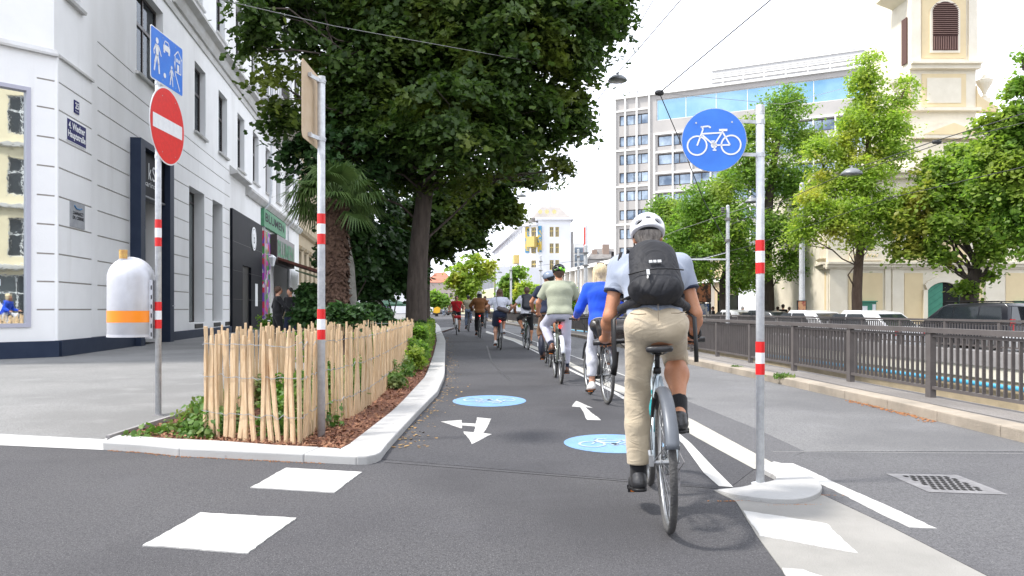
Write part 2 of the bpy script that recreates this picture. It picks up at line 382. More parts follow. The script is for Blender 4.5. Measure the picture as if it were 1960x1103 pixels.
# paler seam between the two asphalts
m = MB(); a, b = gp(735, 884.5, .0035), gp(1398, 937, .0035)
m.add([a, b, b+Vector((0, .018, 0)), a+Vector((0, .018, 0))], [(0, 1, 2, 3)]); tag(m.build('asphalt_seam', M['asph_new']), kind='structure')
lt = [G2(*p) for p in light_b]
lt2 = lt+[(interp(KR, y), y) for y in (55, 29.5, 22, 15.7, 11.6, 8.7, 6.3)]+[(4.40, 6.06)]
flat('carriageway', lt2, M['asph_light'], .003, True)
ds = [G2(*p) for p in band_r]+[G2(1541, 865)]+lt[1:]
flat('dark_asphalt_strip', ds, M['asph_new'], .0022, True)
fgr = [G2(1487, 886), G2(1541, 866)]+[(4.42, 6.04), (12, 6.0), (12, 1.0), (2.0, 1.0), G2(1890, 1103), G2(1704, 1008), G2(1572, 946), G2(1520, 905)]
flat('dark_asphalt_patch', fgr, M['asph_new'], .003, True)
m = MB(); a, b = gp(1480, 865, .0035), gp(1960, 868.5, .0035)
m.add([a, b, b+Vector((0, .02, 0)), a+Vector((0, .02, 0))], [(0, 1, 2, 3)]); tag(m.build('asphalt_seam', M['asph_walk']), kind='structure')
# tyre scuff
m = MB(); P = [gp(*p, .0045) for p in [(932, 662), (940, 690), (958, 712), (975, 727)]]
m.strip([p-Vector((.02, 0, 0)) for p in P], [p+Vector((.02, 0, 0)) for p in P]); tag(m.build('tyre_mark', M['cable']), kind='structure')
def marking(name, px, mt, z=.006): return flat(name, px, mt, z)
# band and lines
for nm, A, B_, mt, z in (('painted_band', band_l, band_r, M['paint_worn'], .005),):
    m = MB(); m.strip([gp(*p, z) for p in A], [gp(*p, z) for p in B_]); tag(m.build(nm, mt), kind='structure')
wl = [(930, 634), (982, 653), (1027, 675), (1066, 697), (1126, 727), (1166.5, 748.6), (1204, 771), (1260, 808), (1306.6, 849), (1347, 905), (1376, 930.6)]
wr = [(933, 634), (986, 653), (1032, 675), (1072, 697), (1134, 727), (1176, 748.6), (1216, 771), (1274, 808), (1323, 849), (1367, 896), (1403.6, 932.5)]
m = MB(); m.strip([gp(*p, .0065) for p in wl], [gp(*p, .0065) for p in wr]); tag(m.build('lane_line', M['paint']), kind='structure')
wl = [(950, 628), (1030, 657), (1095.6, 682), (1203, 722.5), (1290, 757)]; wr = [(952, 628), (1033, 657), (1099, 682), (1207, 722.5), (1294, 757)]
m = MB(); m.strip([gp(*p, .0065) for p in wl], [gp(*p, .0065) for p in wr]); tag(m.build('lane_edge_line', M['paint']), kind='structure')
marking('lane_stripe', [(1487, 886), (1518, 887), (1793, 1011), (1741, 1009)], M['paint'])
marking('crossing_block', [(548.7, 895), (693, 903.6), (639.8, 942.4), (478.9, 932.7)], M['paint'])
marking('crossing_block', [(383.9, 980.4), (567.3, 990.9), (475, 1058), (272.6, 1043.6)], M['paint'])
flat('concrete_apron', [(1366, 938), (1409, 959.7), (1448, 1023.7), (1506, 1103), (1560, 1190), (2020, 1190), (1890, 1103), (1704, 1008), (1572, 946), (1500, 925)], M['conc'], .0045)
marking('crossing_block', [(1423, 977), (1582, 1002), (1642, 1057.8), (1454, 1025.6)], M['paint'], .0075)
marking('crossing_block', [(1497, 1087), (1537, 1089.6), (1640, 1125), (1720, 1165), (1560, 1180)], M['paint'], .0075)
marking('straight_arrow', [(1094.7, 778), (1103, 767.5), (1134, 780.6), (1118.5, 778.6), (1150, 804), (1124, 803.4), (1111, 779)], M['paint'])
marking('turn_arrow', [(912.8, 799), (940.6, 801.5), (925, 829), (941, 831), (903, 849.8), (887, 826), (907, 827.6), (908.6, 816), (883.4, 814), (883.4, 819.8), (844, 807), (883.4, 804), (883.4, 809.6), (910, 811)], M['paint'])
def bike_symbol(mk, w=.9, t=.022, n=28):
    """strokes of a pictogram bicycle, facing -u; returned as list of polygons in (u, v)"""
    out = []
    def bar(a, b, t=t):
        a, b = Vector(a), Vector(b); d = (b-a).normalized(); p = Vector((-d.y, d.x))*t/2
        out.append([a-p, b-p, b+p, a+p])
    def ring(c, r, t=t):
        for i in range(n):
            a0, a1 = 2*PI*i/n, 2*PI*(i+1)/n
            out.append([Vector((c[0]+q*math.cos(a), c[1]+q*math.sin(a))) for q, a in ((r-t/2, a0), (r+t/2, a0), (r+t/2, a1), (r-t/2, a1))])
    ring((-.255, -.08), .145); ring((.255, -.08), .145); ring((0, -.08), .035)
    bar((-.255, -.08), (-.165, .17)); bar((-.165, .17), (-.185, .215)); bar((-.20, .205), (-.085, .215)); bar((-.085, .215), (-.05, .19))
    bar((-.18, .10), (.12, .11)); bar((-.175, .08), (0, -.08)); bar((0, -.08), (.135, .14)); bar((.135, .11), (.24, -.08)); bar((0, -.08), (.24, -.08))
    bar((.075, .15), (.20, .15), .035); bar((.0, -.08), (.012, -.15)); bar((-.02, -.155), (.035, -.155), .02); bar((0, -.08), (-.02, -.02)); bar((-.04, -.015), (.01, -.015), .018)
    return out
M['paint_faint'] = mat('faint worn paint', (.42, .48, .54), .6, col2=(.24, .33, .46), nscale=7, stops=(.42, .6), detail=8)
def road_disc(cx, cy, rx, ry, flip):
    n = 48; m = MB(); m.poly([(cx+rx*math.cos(2*PI*i/n), cy+ry*math.sin(2*PI*i/n), .0055) for i in range(n)])
    o = tag(m.build('cycle_symbol_disc', M['paint_blue']), kind='structure')
    m = MB(); s = 1 if not flip else -1
    for q in bike_symbol(m, t=.032): m.poly([(cx+s*p.x*rx*1.75, cy+s*(p.y+.01)*ry*1.9, .0085) for p in q])
    m.build('bicycle_symbol', M['paint_faint'], o)
road_disc(-.28, 9.4, .455, .58, True)
road_disc(.86, 6.42, .42, .45, False)
# raised nose of the island round the sign pole
m = MB()
outer = [(1372, 940), (1410, 955), (1435, 960), (1470, 964), (1502, 965.5), (1525, 965), (1545, 962), (1560, 957), (1570, 950), (1574, 942), (1570, 932), (1560, 924), (1545, 916), (1520, 903), (1483, 885)]
inner = [(1449, 899), (1468, 911), (1480, 917), (1486, 922), (1484, 927), (1472, 931), (1452, 934.5), (1420, 937)]
O_ = [gp(*p) for p in outer]; I_ = [gp(*p) for p in inner][::-1]
def resample(P, n):
    L = [0]
    for a, b in zip(P[:-1], P[1:]): L.append(L[-1]+(b-a).length)
    return [Vector([float(np.interp(L[-1]*i/(n-1), L, [q[k] for q in P])) for k in range(3)]) for i in range(n)]
O_, I_ = resample(O_, 28), resample(I_, 28); zt = [.035 if 3 < i < 24 else .035*min(1, (i+1)/5, (28-i)/5)+.004 for i in range(28)]
vs = []
for o, i_, z in zip(O_, I_, zt): vs += [(o.x, o.y, -.01), (o.x, o.y, z-.006), (lerp(o, i_, .06).x, lerp(o, i_, .06).y, z), (lerp(o, i_, .95).x, lerp(o, i_, .95).y, z), (i_.x, i_.y, z-.004), (i_.x, i_.y, -.01)]
m.add(vs, [(6*a+k, 6*a+k+1, 6*a+k+7, 6*a+k+6) for a in range(27) for k in range(5)]+[(0, 5, 4, 3, 2, 1), (162, 163, 164, 165, 166, 167)])
tag(m.build('island_kerb', M['granite'], bevel=.005), kind='structure')
m = MB()   # litter along the kerb foot
for i in range(420):
    t = random.random(); q = random.random()
    if q < .75: p = Vector((lerp(-3.25, -1.35, t), 0, 0)); p.y = float(np.interp(p.x, [a[0] for a in fr_o], [a[1] for a in fr_o]))-abs(random.gauss(0, .022))-.004
    else: a = gp(*[(1410, 959), (1502, 967), (1541, 966), (1573, 948)][int(t*3.99)]); p = a+Vector((random.gauss(0, .07), -.015, 0))
    s = random.uniform(.003, .012); a = random.random()*PI
    m.obox((p.x, p.y, .001), (s*math.cos(a), s*math.sin(a), 0), (-s*.4*math.sin(a), s*.4*math.cos(a), 0), (0, 0, .004))
for i in range(160):
    y = random.uniform(7.6, 9.4); s = random.uniform(.015, .04); a = random.random()*PI
    m.obox((interp(KR, y)-abs(random.gauss(0, .05))-.02, y, .007), (s*math.cos(a), s*math.sin(a), 0), (-s*.4*math.sin(a), s*.4*math.cos(a), 0), (0, 0, .006))
tag(m.build('dry_litter', M['leafred']), 'rust coloured dry litter gathered along the foot of the kerbs', 'litter', kind='stuff')
# drain grate
g = [gp(1696, 906.6, .006), gp(1832, 909, .006), gp(1931, 947, .006), gp(1777.8, 942, .006)]
root = empty('drain_grate', g[0], label='square cast iron storm drain grate set in the dark asphalt at lower right', cat='drain')
def gl(u, v, z=0): return lerp(lerp(g[0], g[1], u), lerp(g[3], g[2], u), v)+Vector((0, 0, z))
m = MB(); m.poly([gl(0, 1, 0), gl(1, 1, 0), gl(1, 0, 0), gl(0, 0, 0)]); m.build('frame', M['iron'], root, True)
m = MB()
for i in range(7):
    for j in range(7):
        u0, v0 = .16+i*.093+(.045 if j % 2 else 0), .12+j*.11
        m.poly([gl(u0, v0+.075, .003), gl(u0+.06, v0+.075, .003), gl(u0+.06, v0, .003), gl(u0, v0, .003)])
m.build('slots', M['hole'], root, True)

# ================================================================ railings
def railing(tab, y0, y1, zb, zt, step, label, s_extra, group):
    """posts, top rail, bottom rail and one panel of balusters per bay"""
    ys = []; y = y0
    while y < y1: ys.append(y); y += step*(1 if y < 45 else 2)
    root = empty('metal_railing', (interp(tab, ys[0]), ys[0], zb), label=label, cat='railing', group=group)
    m = MB(); m.box(-.035, .035, -.055, .055, 0, zt-zb-.06); pm = m.mesh('post', M['fence'])
    for i, y in enumerate(ys):
        x = interp(tab, y); o = link('post', pm, root); o.location = (x-root.location.x, y-root.location.y, 0)
        if i == len(ys)-1: break
        y2 = ys[i+1]; x2 = interp(tab, y2); a = Vector((x, y, zb)); b = Vector((x2, y2, zb)); d = b-a; L = d.length; d.normalize(); nn = Vector((d.y, -d.x, 0))
        m = MB()
        m.obox(a+Vector((0, 0, zt-zb-.058))-nn*.05, d*(L-.004), nn*.10, (0, 0, .058)); m.build('top_rail', M['fence'], root, True)
        m = MB(); m.obox(a+d*.057+Vector((0, 0, .10))-nn*.024, d*(L-.115), nn*.048, (0, 0, .035))
        m.obox(a+d*.057+Vector((0, 0, zt-zb-.105))-nn*.02, d*(L-.115), nn*.04, (0, 0, .03))
        nb = int(L/.115) if y < 50 else int(L/.2)
        for k in range(nb):
            c = a+d*(.11+(L-.22)*(k+.5)/nb-.008)+Vector((0, 0, .135))
            m.obox(c-nn*.018, d*.015, nn*.036, (0, 0, zt-zb-.24))
        m.build('baluster_panel', M['fence'], root, True)
    return root
railing(FN, 3.2, 118, .10, .92, 1.92, 'near brown grey metal railing along the narrow pavement beside the road', 0, None)
railing([(y, x+.12) for y, x in FF], 3.0, 118, .10, .88, 1.92, 'far brown grey metal railing on the concrete coping beyond the sunken ramp', 0, None)

# ================================================================ sign poles
def band_mb(x, y, r, segs):
    m = MB()
    for k, (z0, z1) in enumerate(segs):
        m.mi = k % 2; m.lathe([(r, z1), (r, z0)], (x, y, 0), 20, cap=False)
    m.f = [f[::-1] for f in m.f]
    return m
def pole(root, x, y, z0, z1, bands, D, r=.030):
    m = MB(); m.lathe([(r, z0), (r, z1-.004), (r-.004, z1)], (x, y, 0), 20); m.f = [f for f in m.f]
    o = m.build('pole', M['galv'], root, True, auto=False)
    for p in o.data.polygons: p.use_smooth = len(p.vertices) == 4
    m = MB(); m.lathe([(r+.002, z1-.06), (r+.002, z1+.001)], (x, y, 0), 20); m.build('pole_cap', M['galv'], root, True)
    for bs in bands:
        zs = [H-(p-HY)/F*D for p in bs]
        b = band_mb(x, y, r+.0025, [(zs[i+1], zs[i]) for i in range(len(zs)-1)])
        b.mesh
        b.build('reflective_band', [M['red'], M['white']], root, True, smooth=True)
def plate(root, name, org, U, V, W, Hh, rc, mats, th=.003, n=8, circ=False):
    """flat sign: org = centre, U right, V up; front normal U x V"""
    U, V = Vector(U).normalized(), Vector(V).normalized(); N = U.cross(V); pts = []
    def outline(w, h, r):
        P = []
        if circ: return [(w/2*math.cos(2*PI*i/64), w/2*math.sin(2*PI*i/64)) for i in range(64)]
        for cx, cy, a in ((w/2-r, h/2-r, 0), (-w/2+r, h/2-r, PI/2), (-w/2+r, -h/2+r, PI), (w/2-r, -h/2+r, 1.5*PI)):
            for k in range(n+1): P.append((cx+r*math.cos(a+PI/2*k/n), cy+r*math.sin(a+PI/2*k/n)))
        return P
    def pt(p, z=0): return org+U*p[0]+V*p[1]+N*z
    m = MB(); m.mi = 0; m.prism([pt(p, -th) for p in outline(W, Hh, rc)], N*th); ob = m.build(name, mats[0], root, True)
    return pt, outline, ob
def poly_on(parent, name, pt, polys, mt, z):
    m = MB()
    for p in polys:
        P = [pt(q, z) for q in p]; a = 0
        for i in range(len(p)): a += p[i][0]*p[(i+1) % len(p)][1]-p[(i+1) % len(p)][0]*p[i][1]
        m.poly(P if a > 0 else P[::-1])
    return m.build(name, mt, parent, True)
def clamp(root, a, b, r=.034):
    m = MB(); a, b = Vector(a), Vector(b)
    m.lathe([(r, -.018), (r, .018)], a, 18); d = b-a; d.z = 0; n = Vector((-d.y, d.x, 0)).normalized()
    m.obox(a-n*.006-Vector((0, 0, .016)), d, n*.012, (0, 0, .032))
    m.obox(b-n*.03-d.normalized()*.008-Vector((0, 0, .016)), n*.06, d.normalized()*.006, (0, 0, .032))
    m.tube([a-n*.045, a+n*.045], .006, 6)
    m.build('clamp', M['galv'], root, True)
def disc(c, r, n=20): return [(c[0]+r*math.cos(2*PI*i/n), c[1]+r*math.sin(2*PI*i/n)) for i in range(n)]
def barp(a, b, t):
    a, b = Vector(a), Vector(b); d = (b-a).normalized(); p = Vector((-d.y, d.x))*t/2
    return [tuple(a-p), tuple(b-p), tuple(b+p), tuple(a+p)]
Z = lambda py, D: H-(py-HY)/F*D
# --- left pole: residential zone plate above a no entry disc
pb = gp(303, 795, .06); D1 = pb.y
root = empty('sign_pole', pb, label='tall pole carrying the blue play street sign above the round red no entry sign', cat='street sign')
pole(root, pb.x, pb.y, .06, Z(70, D1), [(420.6, 437, 455, 472), (578, 595, 612, 629)], D1)
m = MB(); m.lathe([(.06, .058), (.06, .064), (.035, .068)], (pb.x, pb.y, 0), 16); m.build('base_collar', M['iron'], root, True)
xf = pb.x+.055; s_ = xf/-3.30; yc = 7.262*s_
cen = Vector((xf, yc, Z(242.5, yc)))
pt, ol, ob = plate(root, 'no_entry_plate', cen, (0, 1, 0), (0, 0, 1), .735*s_, .735*s_, 0, [M['white']], circ=True); Rr = .735*s_/2
poly_on(ob, 'red_disc', pt, [disc((0, 0), Rr*.965, 64)], M['red'], .002)
poly_on(ob, 'white_bar', pt, [[(-Rr*.84, -Rr*.18), (Rr*.84, -Rr*.18), (Rr*.84, Rr*.18), (-Rr*.84, Rr*.18)]], M['white'], .004)
poly_on(ob, 'rivets', pt, [disc((x*Rr, y*Rr), .007, 8) for x in (-.32, .42) for y in (-.72, .72)], M['wire'], .0045)
yc2 = yc-.01; W2 = .68*s_
cen = Vector((xf, yc2, (Z(48, yc2-.34)+Z(185, yc2+.34))/2)); H2 = .49*s_
pt, ol, ob = plate(root, 'play_street_plate', cen, (0, 1, 0), (0, 0, 1), W2, H2, .03, [M['white']])
poly_on(ob, 'blue_field', pt, [ol(W2-.022, H2-.022, .022)], M['signblue'], .002)
def figure(cx, cy, s):
    P = [disc((cx, cy+.40*s), .085*s, 14), [(cx-.09*s, cy+.29*s), (cx-.08*s, cy-.02*s), (cx+.09*s, cy-.02*s), (cx+.10*s, cy+.29*s)],
         barp((cx-.07*s, cy+.27*s), (cx-.20*s, cy+.08*s), .06*s), barp((cx-.20*s, cy+.09*s), (cx-.17*s, cy-.02*s), .05*s),
         barp((cx+.08*s, cy+.27*s), (cx+.20*s, cy+.12*s), .06*s), barp((cx+.19*s, cy+.13*s), (cx+.25*s, cy+.03*s), .05*s),
         barp((cx-.03*s, cy), (cx-.13*s, cy-.26*s), .10*s), barp((cx-.12*s, cy-.24*s), (cx-.17*s, cy-.48*s), .075*s),
         barp((cx+.03*s, cy), (cx+.10*s, cy-.25*s), .10*s), barp((cx+.10*s, cy-.22*s), (cx+.13*s, cy-.5*s), .075*s)]
    return P
sy = H2/.49
P = figure(-.215*sy, .0, .33*sy)+figure(.085*sy, -.105*sy, .20*sy)+[disc((-.06*sy, -.145*sy), .024*sy)]
P += [barp((.145*sy, .055*sy), (.165*sy, -.06*sy), .014*sy), barp((.165*sy, -.06*sy), (.265*sy, -.205*sy), .014*sy)]
# car from the front
cx, cy, q = -.02*sy, .115*sy, sy
for a, b in (((-.055, .03), (-.035, .07)), ((-.035, .07), (.035, .07)), ((.035, .07), (.055, .03)), ((-.055, .03), (.055, .03))): P.append(barp((cx+a[0]*q, cy+a[1]*q), (cx+b[0]*q, cy+b[1]*q), .010*q))
P += [[(cx-.07*q, cy-.02*q), (cx+.07*q, cy-.02*q), (cx+.07*q, cy+.025*q), (cx-.07*q, cy+.025*q)], [(cx-.065*q, cy-.045*q), (cx-.035*q, cy-.045*q), (cx-.035*q, cy-.018*q), (cx-.065*q, cy-.018*q)], [(cx+.035*q, cy-.045*q), (cx+.065*q, cy-.045*q), (cx+.065*q, cy-.018*q), (cx+.035*q, cy-.018*q)]]
cx, cy = .225*sy, .065*sy
for a, b in (((-.065, -.10), (-.065, .05)), ((.065, -.10), (.065, .05)), ((-.065, -.10), (.065, -.10)), ((-.085, .045), (0, .115)), ((.085, .045), (0, .115))): P.append(barp((cx+a[0]*q, cy+a[1]*q), (cx+b[0]*q, cy+b[1]*q), .012*q))
P += [[(cx+a*q, cy+b*q) for a, b in ((x, y), (x+.032, y), (x+.032, y+.035), (x, y+.035))] for x in (-.04, .008) for y in (0,)]
P += [[(cx-.02*q, cy-.09*q), (cx+.025*q, cy-.09*q), (cx+.025*q, cy-.02*q), (cx-.02*q, cy-.02*q)]]
poly_on(ob, 'white_pictogram', pt, P, M['white'], .004)
poly_on(ob, 'rivets', pt, [disc((x*sy, y*sy), .007, 8) for x in (-.10, .17) for y in (-.2, .2)], M['wire'], .0045)
for z in (Z(80, D1), Z(160, D1), Z(190, D1), Z(300, D1)): clamp(root, (pb.x, pb.y, z), (xf-.004, pb.y, z))
# --- middle pole with plate seen from behind
pb = gp(615, 836, .045); D2 = pb.y
root = empty('sign_pole', pb, label='tall pole at the bed corner with a plate seen from its beige back', cat='street sign')
pole(root, pb.x, pb.y, .045, Z(147, D2), [(409.5, 429, 448, 468), (592, 611, 631, 650)], D2, .0325)
k = pb.y/6.42; x2 = pb.x-.065; Y0 = x2/-.2779; Y1 = x2/-.2525
cen = Vector((x2, (Y0+Y1)/2, (Z(109, Y0)+Z(261, Y0))/2)); Hh = 152*Y0/F
pt, ol, ob = plate(root, 'sign_plate', cen, (0, -1, 0), (0, 0, 1), Y1-Y0, Hh, .045, [M['signback']])
poly_on(ob, 'white_front', pt, [ol(Y1-Y0-.02, Hh-.02, .035)], M['white'], .002)
for py in (156, 267):
    z = Z(py, D2); clamp(root, (pb.x, pb.y, z), (x2+.006, pb.y-.20, z), .037)
# --- right pole with the round cycle path sign
pb = gp(1455, 920, .03); D3 = pb.y
root = empty('sign_pole', pb, label='pole on the island nose holding the round blue cycle path sign', cat='street sign')
pole(root, pb.x, pb.y, .02, Z(202, D3), [(460, 481, 503, 524), (654, 675, 696, 717)], D3, .0265)
m = MB(); m.lathe([(.055, .0), (.055, .012), (.03, .02)], (pb.x, pb.y, 0), 16); m.build('base_collar', M['galv'], root, True)
Ds = D3-.03; cen = at(1366.5, 268.5, Ds); Rs = 61*Ds/F
yw = math.radians(6); U = Vector((math.cos(yw), -math.sin(yw), 0))
pt, ol, ob = plate(root, 'cycle_path_plate', cen, U, (0, 0, 1), Rs*2, Rs*2, 0, [M['galv']], circ=True)
poly_on(ob, 'blue_disc', pt, [disc((0, 0), Rs*.985, 64)], M['signblue'], .002)
sc = Rs/.49
poly_on(ob, 'bicycle_pictogram', pt, [[(p.x*sc, p.y*sc-.0*sc) for p in q] for q in bike_symbol(None, t=.024, n=36)], M['white'], .004)
for q in bike_symbol.__defaults__[:0]: pass
poly_on(ob, 'rivets', pt, [disc((x*Rs, .55*Rs), .006, 10) for x in (-.55, .55)], M['wire'], .0045)
for py in (234, 297):
    z = Z(py, D3); m = MB(); a = Vector((pb.x, pb.y, z)); b = cen+U*Rs*.6; b.z = z; b -= (U.cross(Vector((0, 0, 1))))*.012
    d = b-a; n_ = Vector((-d.y, d.x, 0)).normalized()
    m.obox(a-n_*.004-Vector((0, 0, .011)), d, n_*.010, (0, 0, .022)); m.lathe([(.030, -.014), (.030, .014)], a, 18)
    m.build('bracket_arm', M['galv'], root, True)
# --- litter bin hung on the left pole
Db = D1; bx = at(251, 600, Db); r = 41.5*Db/F; z0, zd, zt = Z(643, Db), Z(533, Db), Z(492, Db)
root = empty('litter_bin', (bx.x, Db, z0), label='pale domed litter bin with an orange stripe hung on the left sign pole', cat='litter bin')
m = MB(); prof = [(r*.96, z0), (r, z0+.02), (r, zd)]+[(r*math.cos(a), zd+(zt-zd)*math.sin(a)) for a in np.linspace(.15, 1.45, 9)]+[(.004, zt)]
m.lathe(prof, (bx.x, Db, 0), 40); m.build('body', M['binmetal'], root, True, smooth=True, auto=True)
m = MB(); m.lathe([(r+.002, Z(617, Db)), (r+.002, Z(595, Db))], (bx.x, Db, 0), 40, cap=False); m.build('orange_stripe', M['orange'], root, True, smooth=True)
m = MB(); m.lathe([(r+.004, z0-.01), (r+.004, z0+.012)], (bx.x, Db, 0), 40); m.build('bottom_rim', M['binmetal'], root, True)
m = MB(); ax = at(234, 500, Db-.12); m.lathe([(.032, Z(520, Db)), (.040, Z(497, Db))], (ax.x, Db-.10, 0), 16); m.lathe([(.040, Z(540, Db)), (.034, Z(520, Db))], (ax.x, Db-.10, 0), 16); m.build('ashtray_chute', M['binmetal'], root, True)
m = MB(); m.lathe([(.037, Z(497, Db)+.001), (.040, Z(480, Db))], (ax.x, Db-.10, 0), 16); m.build('ashtray_top', mat('faded yellow plastic', (.62, .42, .12), .6, col2=(.45, .22, .08), nscale=30), root, True)
m = MB(); px0, px1 = at(283, 600, Db).x, at(297, 600, Db).x; m.box(px0, px1, Db-.06, Db-.035, Z(648, Db), Z(537, Db)); m.box(px1-.02, px1, Db-.05, Db+.04, Z(648, Db), Z(537, Db))
m.build('mounting_plate', M['binmetal'], root, True)
m = MB()
for py in (547, 565, 583, 600, 620, 636): m.box(px1-.015, px1-.006, Db-.064, Db-.059, Z(py+8, Db), Z(py, Db))
m.build('plate_slots', M['hole'], root, True)
# ================================================================ facade tools
def text_on(parent, name, s, org, U, V, height, width, mt, z=.004, bold=0, align='CENTER', shear=0):
    """raised lettering fitted into width x height, centred at org in the plane U, V"""
    cu = bpy.data.curves.new('t', 'FONT'); cu.body = s; cu.align_x = 'CENTER'; cu.align_y = 'CENTER'; cu.offset = bold; cu.shear = shear
    cu.resolution_u = 3
    ob = bpy.data.objects.new('t', cu); C.objects.link(ob); bpy.context.view_layer.update()
    dg = bpy.context.evaluated_depsgraph_get(); me = bpy.data.meshes.new_from_object(ob.evaluated_get(dg))
    P = np.array([v.co[:] for v in me.vertices]); lo, hi = P.min(0), P.max(0)
    bpy.data.objects.remove(ob); bpy.data.curves.remove(cu)
    U, V = Vector(U).normalized(), Vector(V).normalized(); N = U.cross(V); org = Vector(org)
    for v in me.vertices:
        a = (v.co.x-(lo[0]+hi[0])/2)/(hi[0]-lo[0])*width; b = (v.co.y-(lo[1]+hi[1])/2)/(hi[1]-lo[1])*height
        v.co = org+U*a+V*b+N*z
    me.materials.clear(); me.materials.append(mt)
    return link(name, me, parent, True)
def facade(parent, name, P0, u, n, L, z0, z1, ops, mt, gm=None, back=None):
    """wall sheet with real openings. ops: (s0, s1, za, zb, depth, kind) kind 'w' open / 'g' filled groove"""
    P0, u, n = Vector(P0), Vector(u), Vector(n); W = lambda s, z, d=0: P0+u*s+n*d+Vector((0, 0, z))
    S = sorted({0, L}|{round(min(max(o[i], 0), L), 4) for o in ops for i in (0, 1)}); Zs = sorted({z0, z1}|{round(min(max(o[i], z0), z1), 4) for o in ops for i in (2, 3)})
    m = MB(); flip = u.cross(Vector((0, 0, 1))).dot(n) < 0
    def q(a, b, c, d): m.add([a, b, c, d], [(3, 2, 1, 0) if flip else (0, 1, 2, 3)])
    for zi in range(len(Zs)-1):
        zc = (Zs[zi]+Zs[zi+1])/2; run = None
        for si in range(len(S)-1):
            sc_ = (S[si]+S[si+1])/2
            solid = not any(o[0] < sc_ < o[1] and o[2] < zc < o[3] for o in ops)
            if solid and run is None: run = S[si]
            if run is not None and (not solid or si == len(S)-2):
                e = S[si+1] if solid else S[si]
                q(W(run, Zs[zi]), W(e, Zs[zi]), W(e, Zs[zi+1]), W(run, Zs[zi+1])); run = None
    for (a, b, c, d, dep, k) in ops:
        m.mi = 0
        q(W(a, c), W(a, c, -dep), W(b, c, -dep), W(b, c)); m.f[-1] = m.f[-1][::-1]
        q(W(a, d), W(a, d, -dep), W(b, d, -dep), W(b, d))
        q(W(a, c), W(a, c, -dep), W(a, d, -dep), W(a, d)); q(W(b, c), W(b, c, -dep), W(b, d, -dep), W(b, d)); m.f[-1] = m.f[-1][::-1]
        if k == 'g': m.mi = 1; q(W(a, c, -dep), W(b, c, -dep), W(b, d, -dep), W(a, d, -dep)); m.mi = 0
    o = m.build(name, [mt, gm or mt], parent, True)
    return o, W
def window(parent, W, s0, s1, za, zb, dep, fm, gmt, vert=(.5,), hor=(), fw=.06, name='window', ft=.06):
    """frame with mullions and a glass pane set back in its opening"""
    X = W(1, 0)-W(0, 0); N = W(0, 0, 1)-W(0, 0, 0); Zv = Vector((0, 0, 1)); m = MB()
    def bar(a, b, c, d, t=ft): m.obox(W(a, c, -dep-.002), X*(b-a), Zv*(d-c), N*t)
    bar(s0+.001, s0+fw, za+.001, zb-.001); bar(s1-fw, s1-.001, za+.001, zb-.001); bar(s0+fw, s1-fw, za+.001, za+fw); bar(s0+fw, s1-fw, zb-fw, zb-.001)
    for v in vert: c = lerp(s0, s1, v); bar(c-fw*.45, c+fw*.45, za+fw, zb-fw, ft*.9)
    for h in hor: c = lerp(za, zb, h); bar(s0+fw, s1-fw, c-fw*.6, c+fw*.6, ft*1.1)
    f = m.build(name, fm, parent, True)
    m = MB(); m.obox(W(s0+.001, za+.001, -dep+.012), X*(s1-s0-.002), Zv*(zb-za-.002), N*.012); m.build('pane', gmt, f, True)
    return f
def ledge(W, prof, s0, s1):
    """moulding: prof = list of (out, z) closed polygon, swept from s0 to s1"""
    m = MB(); m.prism([W(s0, z, d) for d, z in prof], W(s1, 0)-W(s0, 0)); return m
UL = Vector((-.146, .9893, 0)).normalized(); NL = Vector((UL.y, -UL.x, 0)); C0 = Vector((-10.4, 17.2, 0))
white = empty('corner_building', C0, label='white rendered corner building with grooved walls and tall dark windows at far left', cat='building')
ops = []; gz = [1.13, 1.76, 2.39, 3.05, 3.70, 4.36, 5.01, 5.67, 6.30, 6.91, 7.48]
GD = .028
for z in gz:
    for a, b in ((2.5, 4.9), (8.25, 11.13), (13.5, 14.7), (16.6, 17.9)):
        if z > 5.9: continue
        ops.append((a, b, z-.018, z+.018, GD, 'g'))
    if z > 5.9:
        ops.append((2.5, 17.9, z-.018, z+.018, GD, 'g'))
ops.append((2.5, 5.2, 8.075, 8.11, GD, 'g'))
gw = [(11.13, 13.35, .62, 5.75), (14.7, 16.5, .62, 5.75)]
fw1 = [(5.45, 8.0, 8.25, 10.95)]+[(11.9+3.86*k, 13.55+3.86*k, 7.99, 10.66) for k in range(8)]
fw2 = [(5.6, 7.9, 13.3, 16.2)]+[(11.5+3.86*k, 13.1+3.86*k, 13.05, 15.8) for k in range(8)]
fw3 = [(11.5+3.86*k, 13.1+3.86*k, 18.0, 20.6) for k in range(8)]
for a, b, c, d in gw: ops.append((a, b, c, d, .45, 'w'))
for a, b, c, d in fw1+fw2+fw3: ops.append((a, b, c, d, .30, 'w'))
ops.append((.55, 1.45, 8.5, 10.9, .25, 'w'))
ops.append((5.3, 7.75, .06, 5.95, .9, 'g'))
ops.append((30.2, 37, .06, 4.2, 1.2, 'g'))
wall, W = facade(white, 'wall', C0, UL, NL, 42, .06, 24, ops, M['wall'], M['groove'])
for a, b, c, d in gw: window(white, W, a, b, c, d, .45, M['darkframe'], M['glass_grey'], vert=(.5,), hor=(.92,), fw=.06)
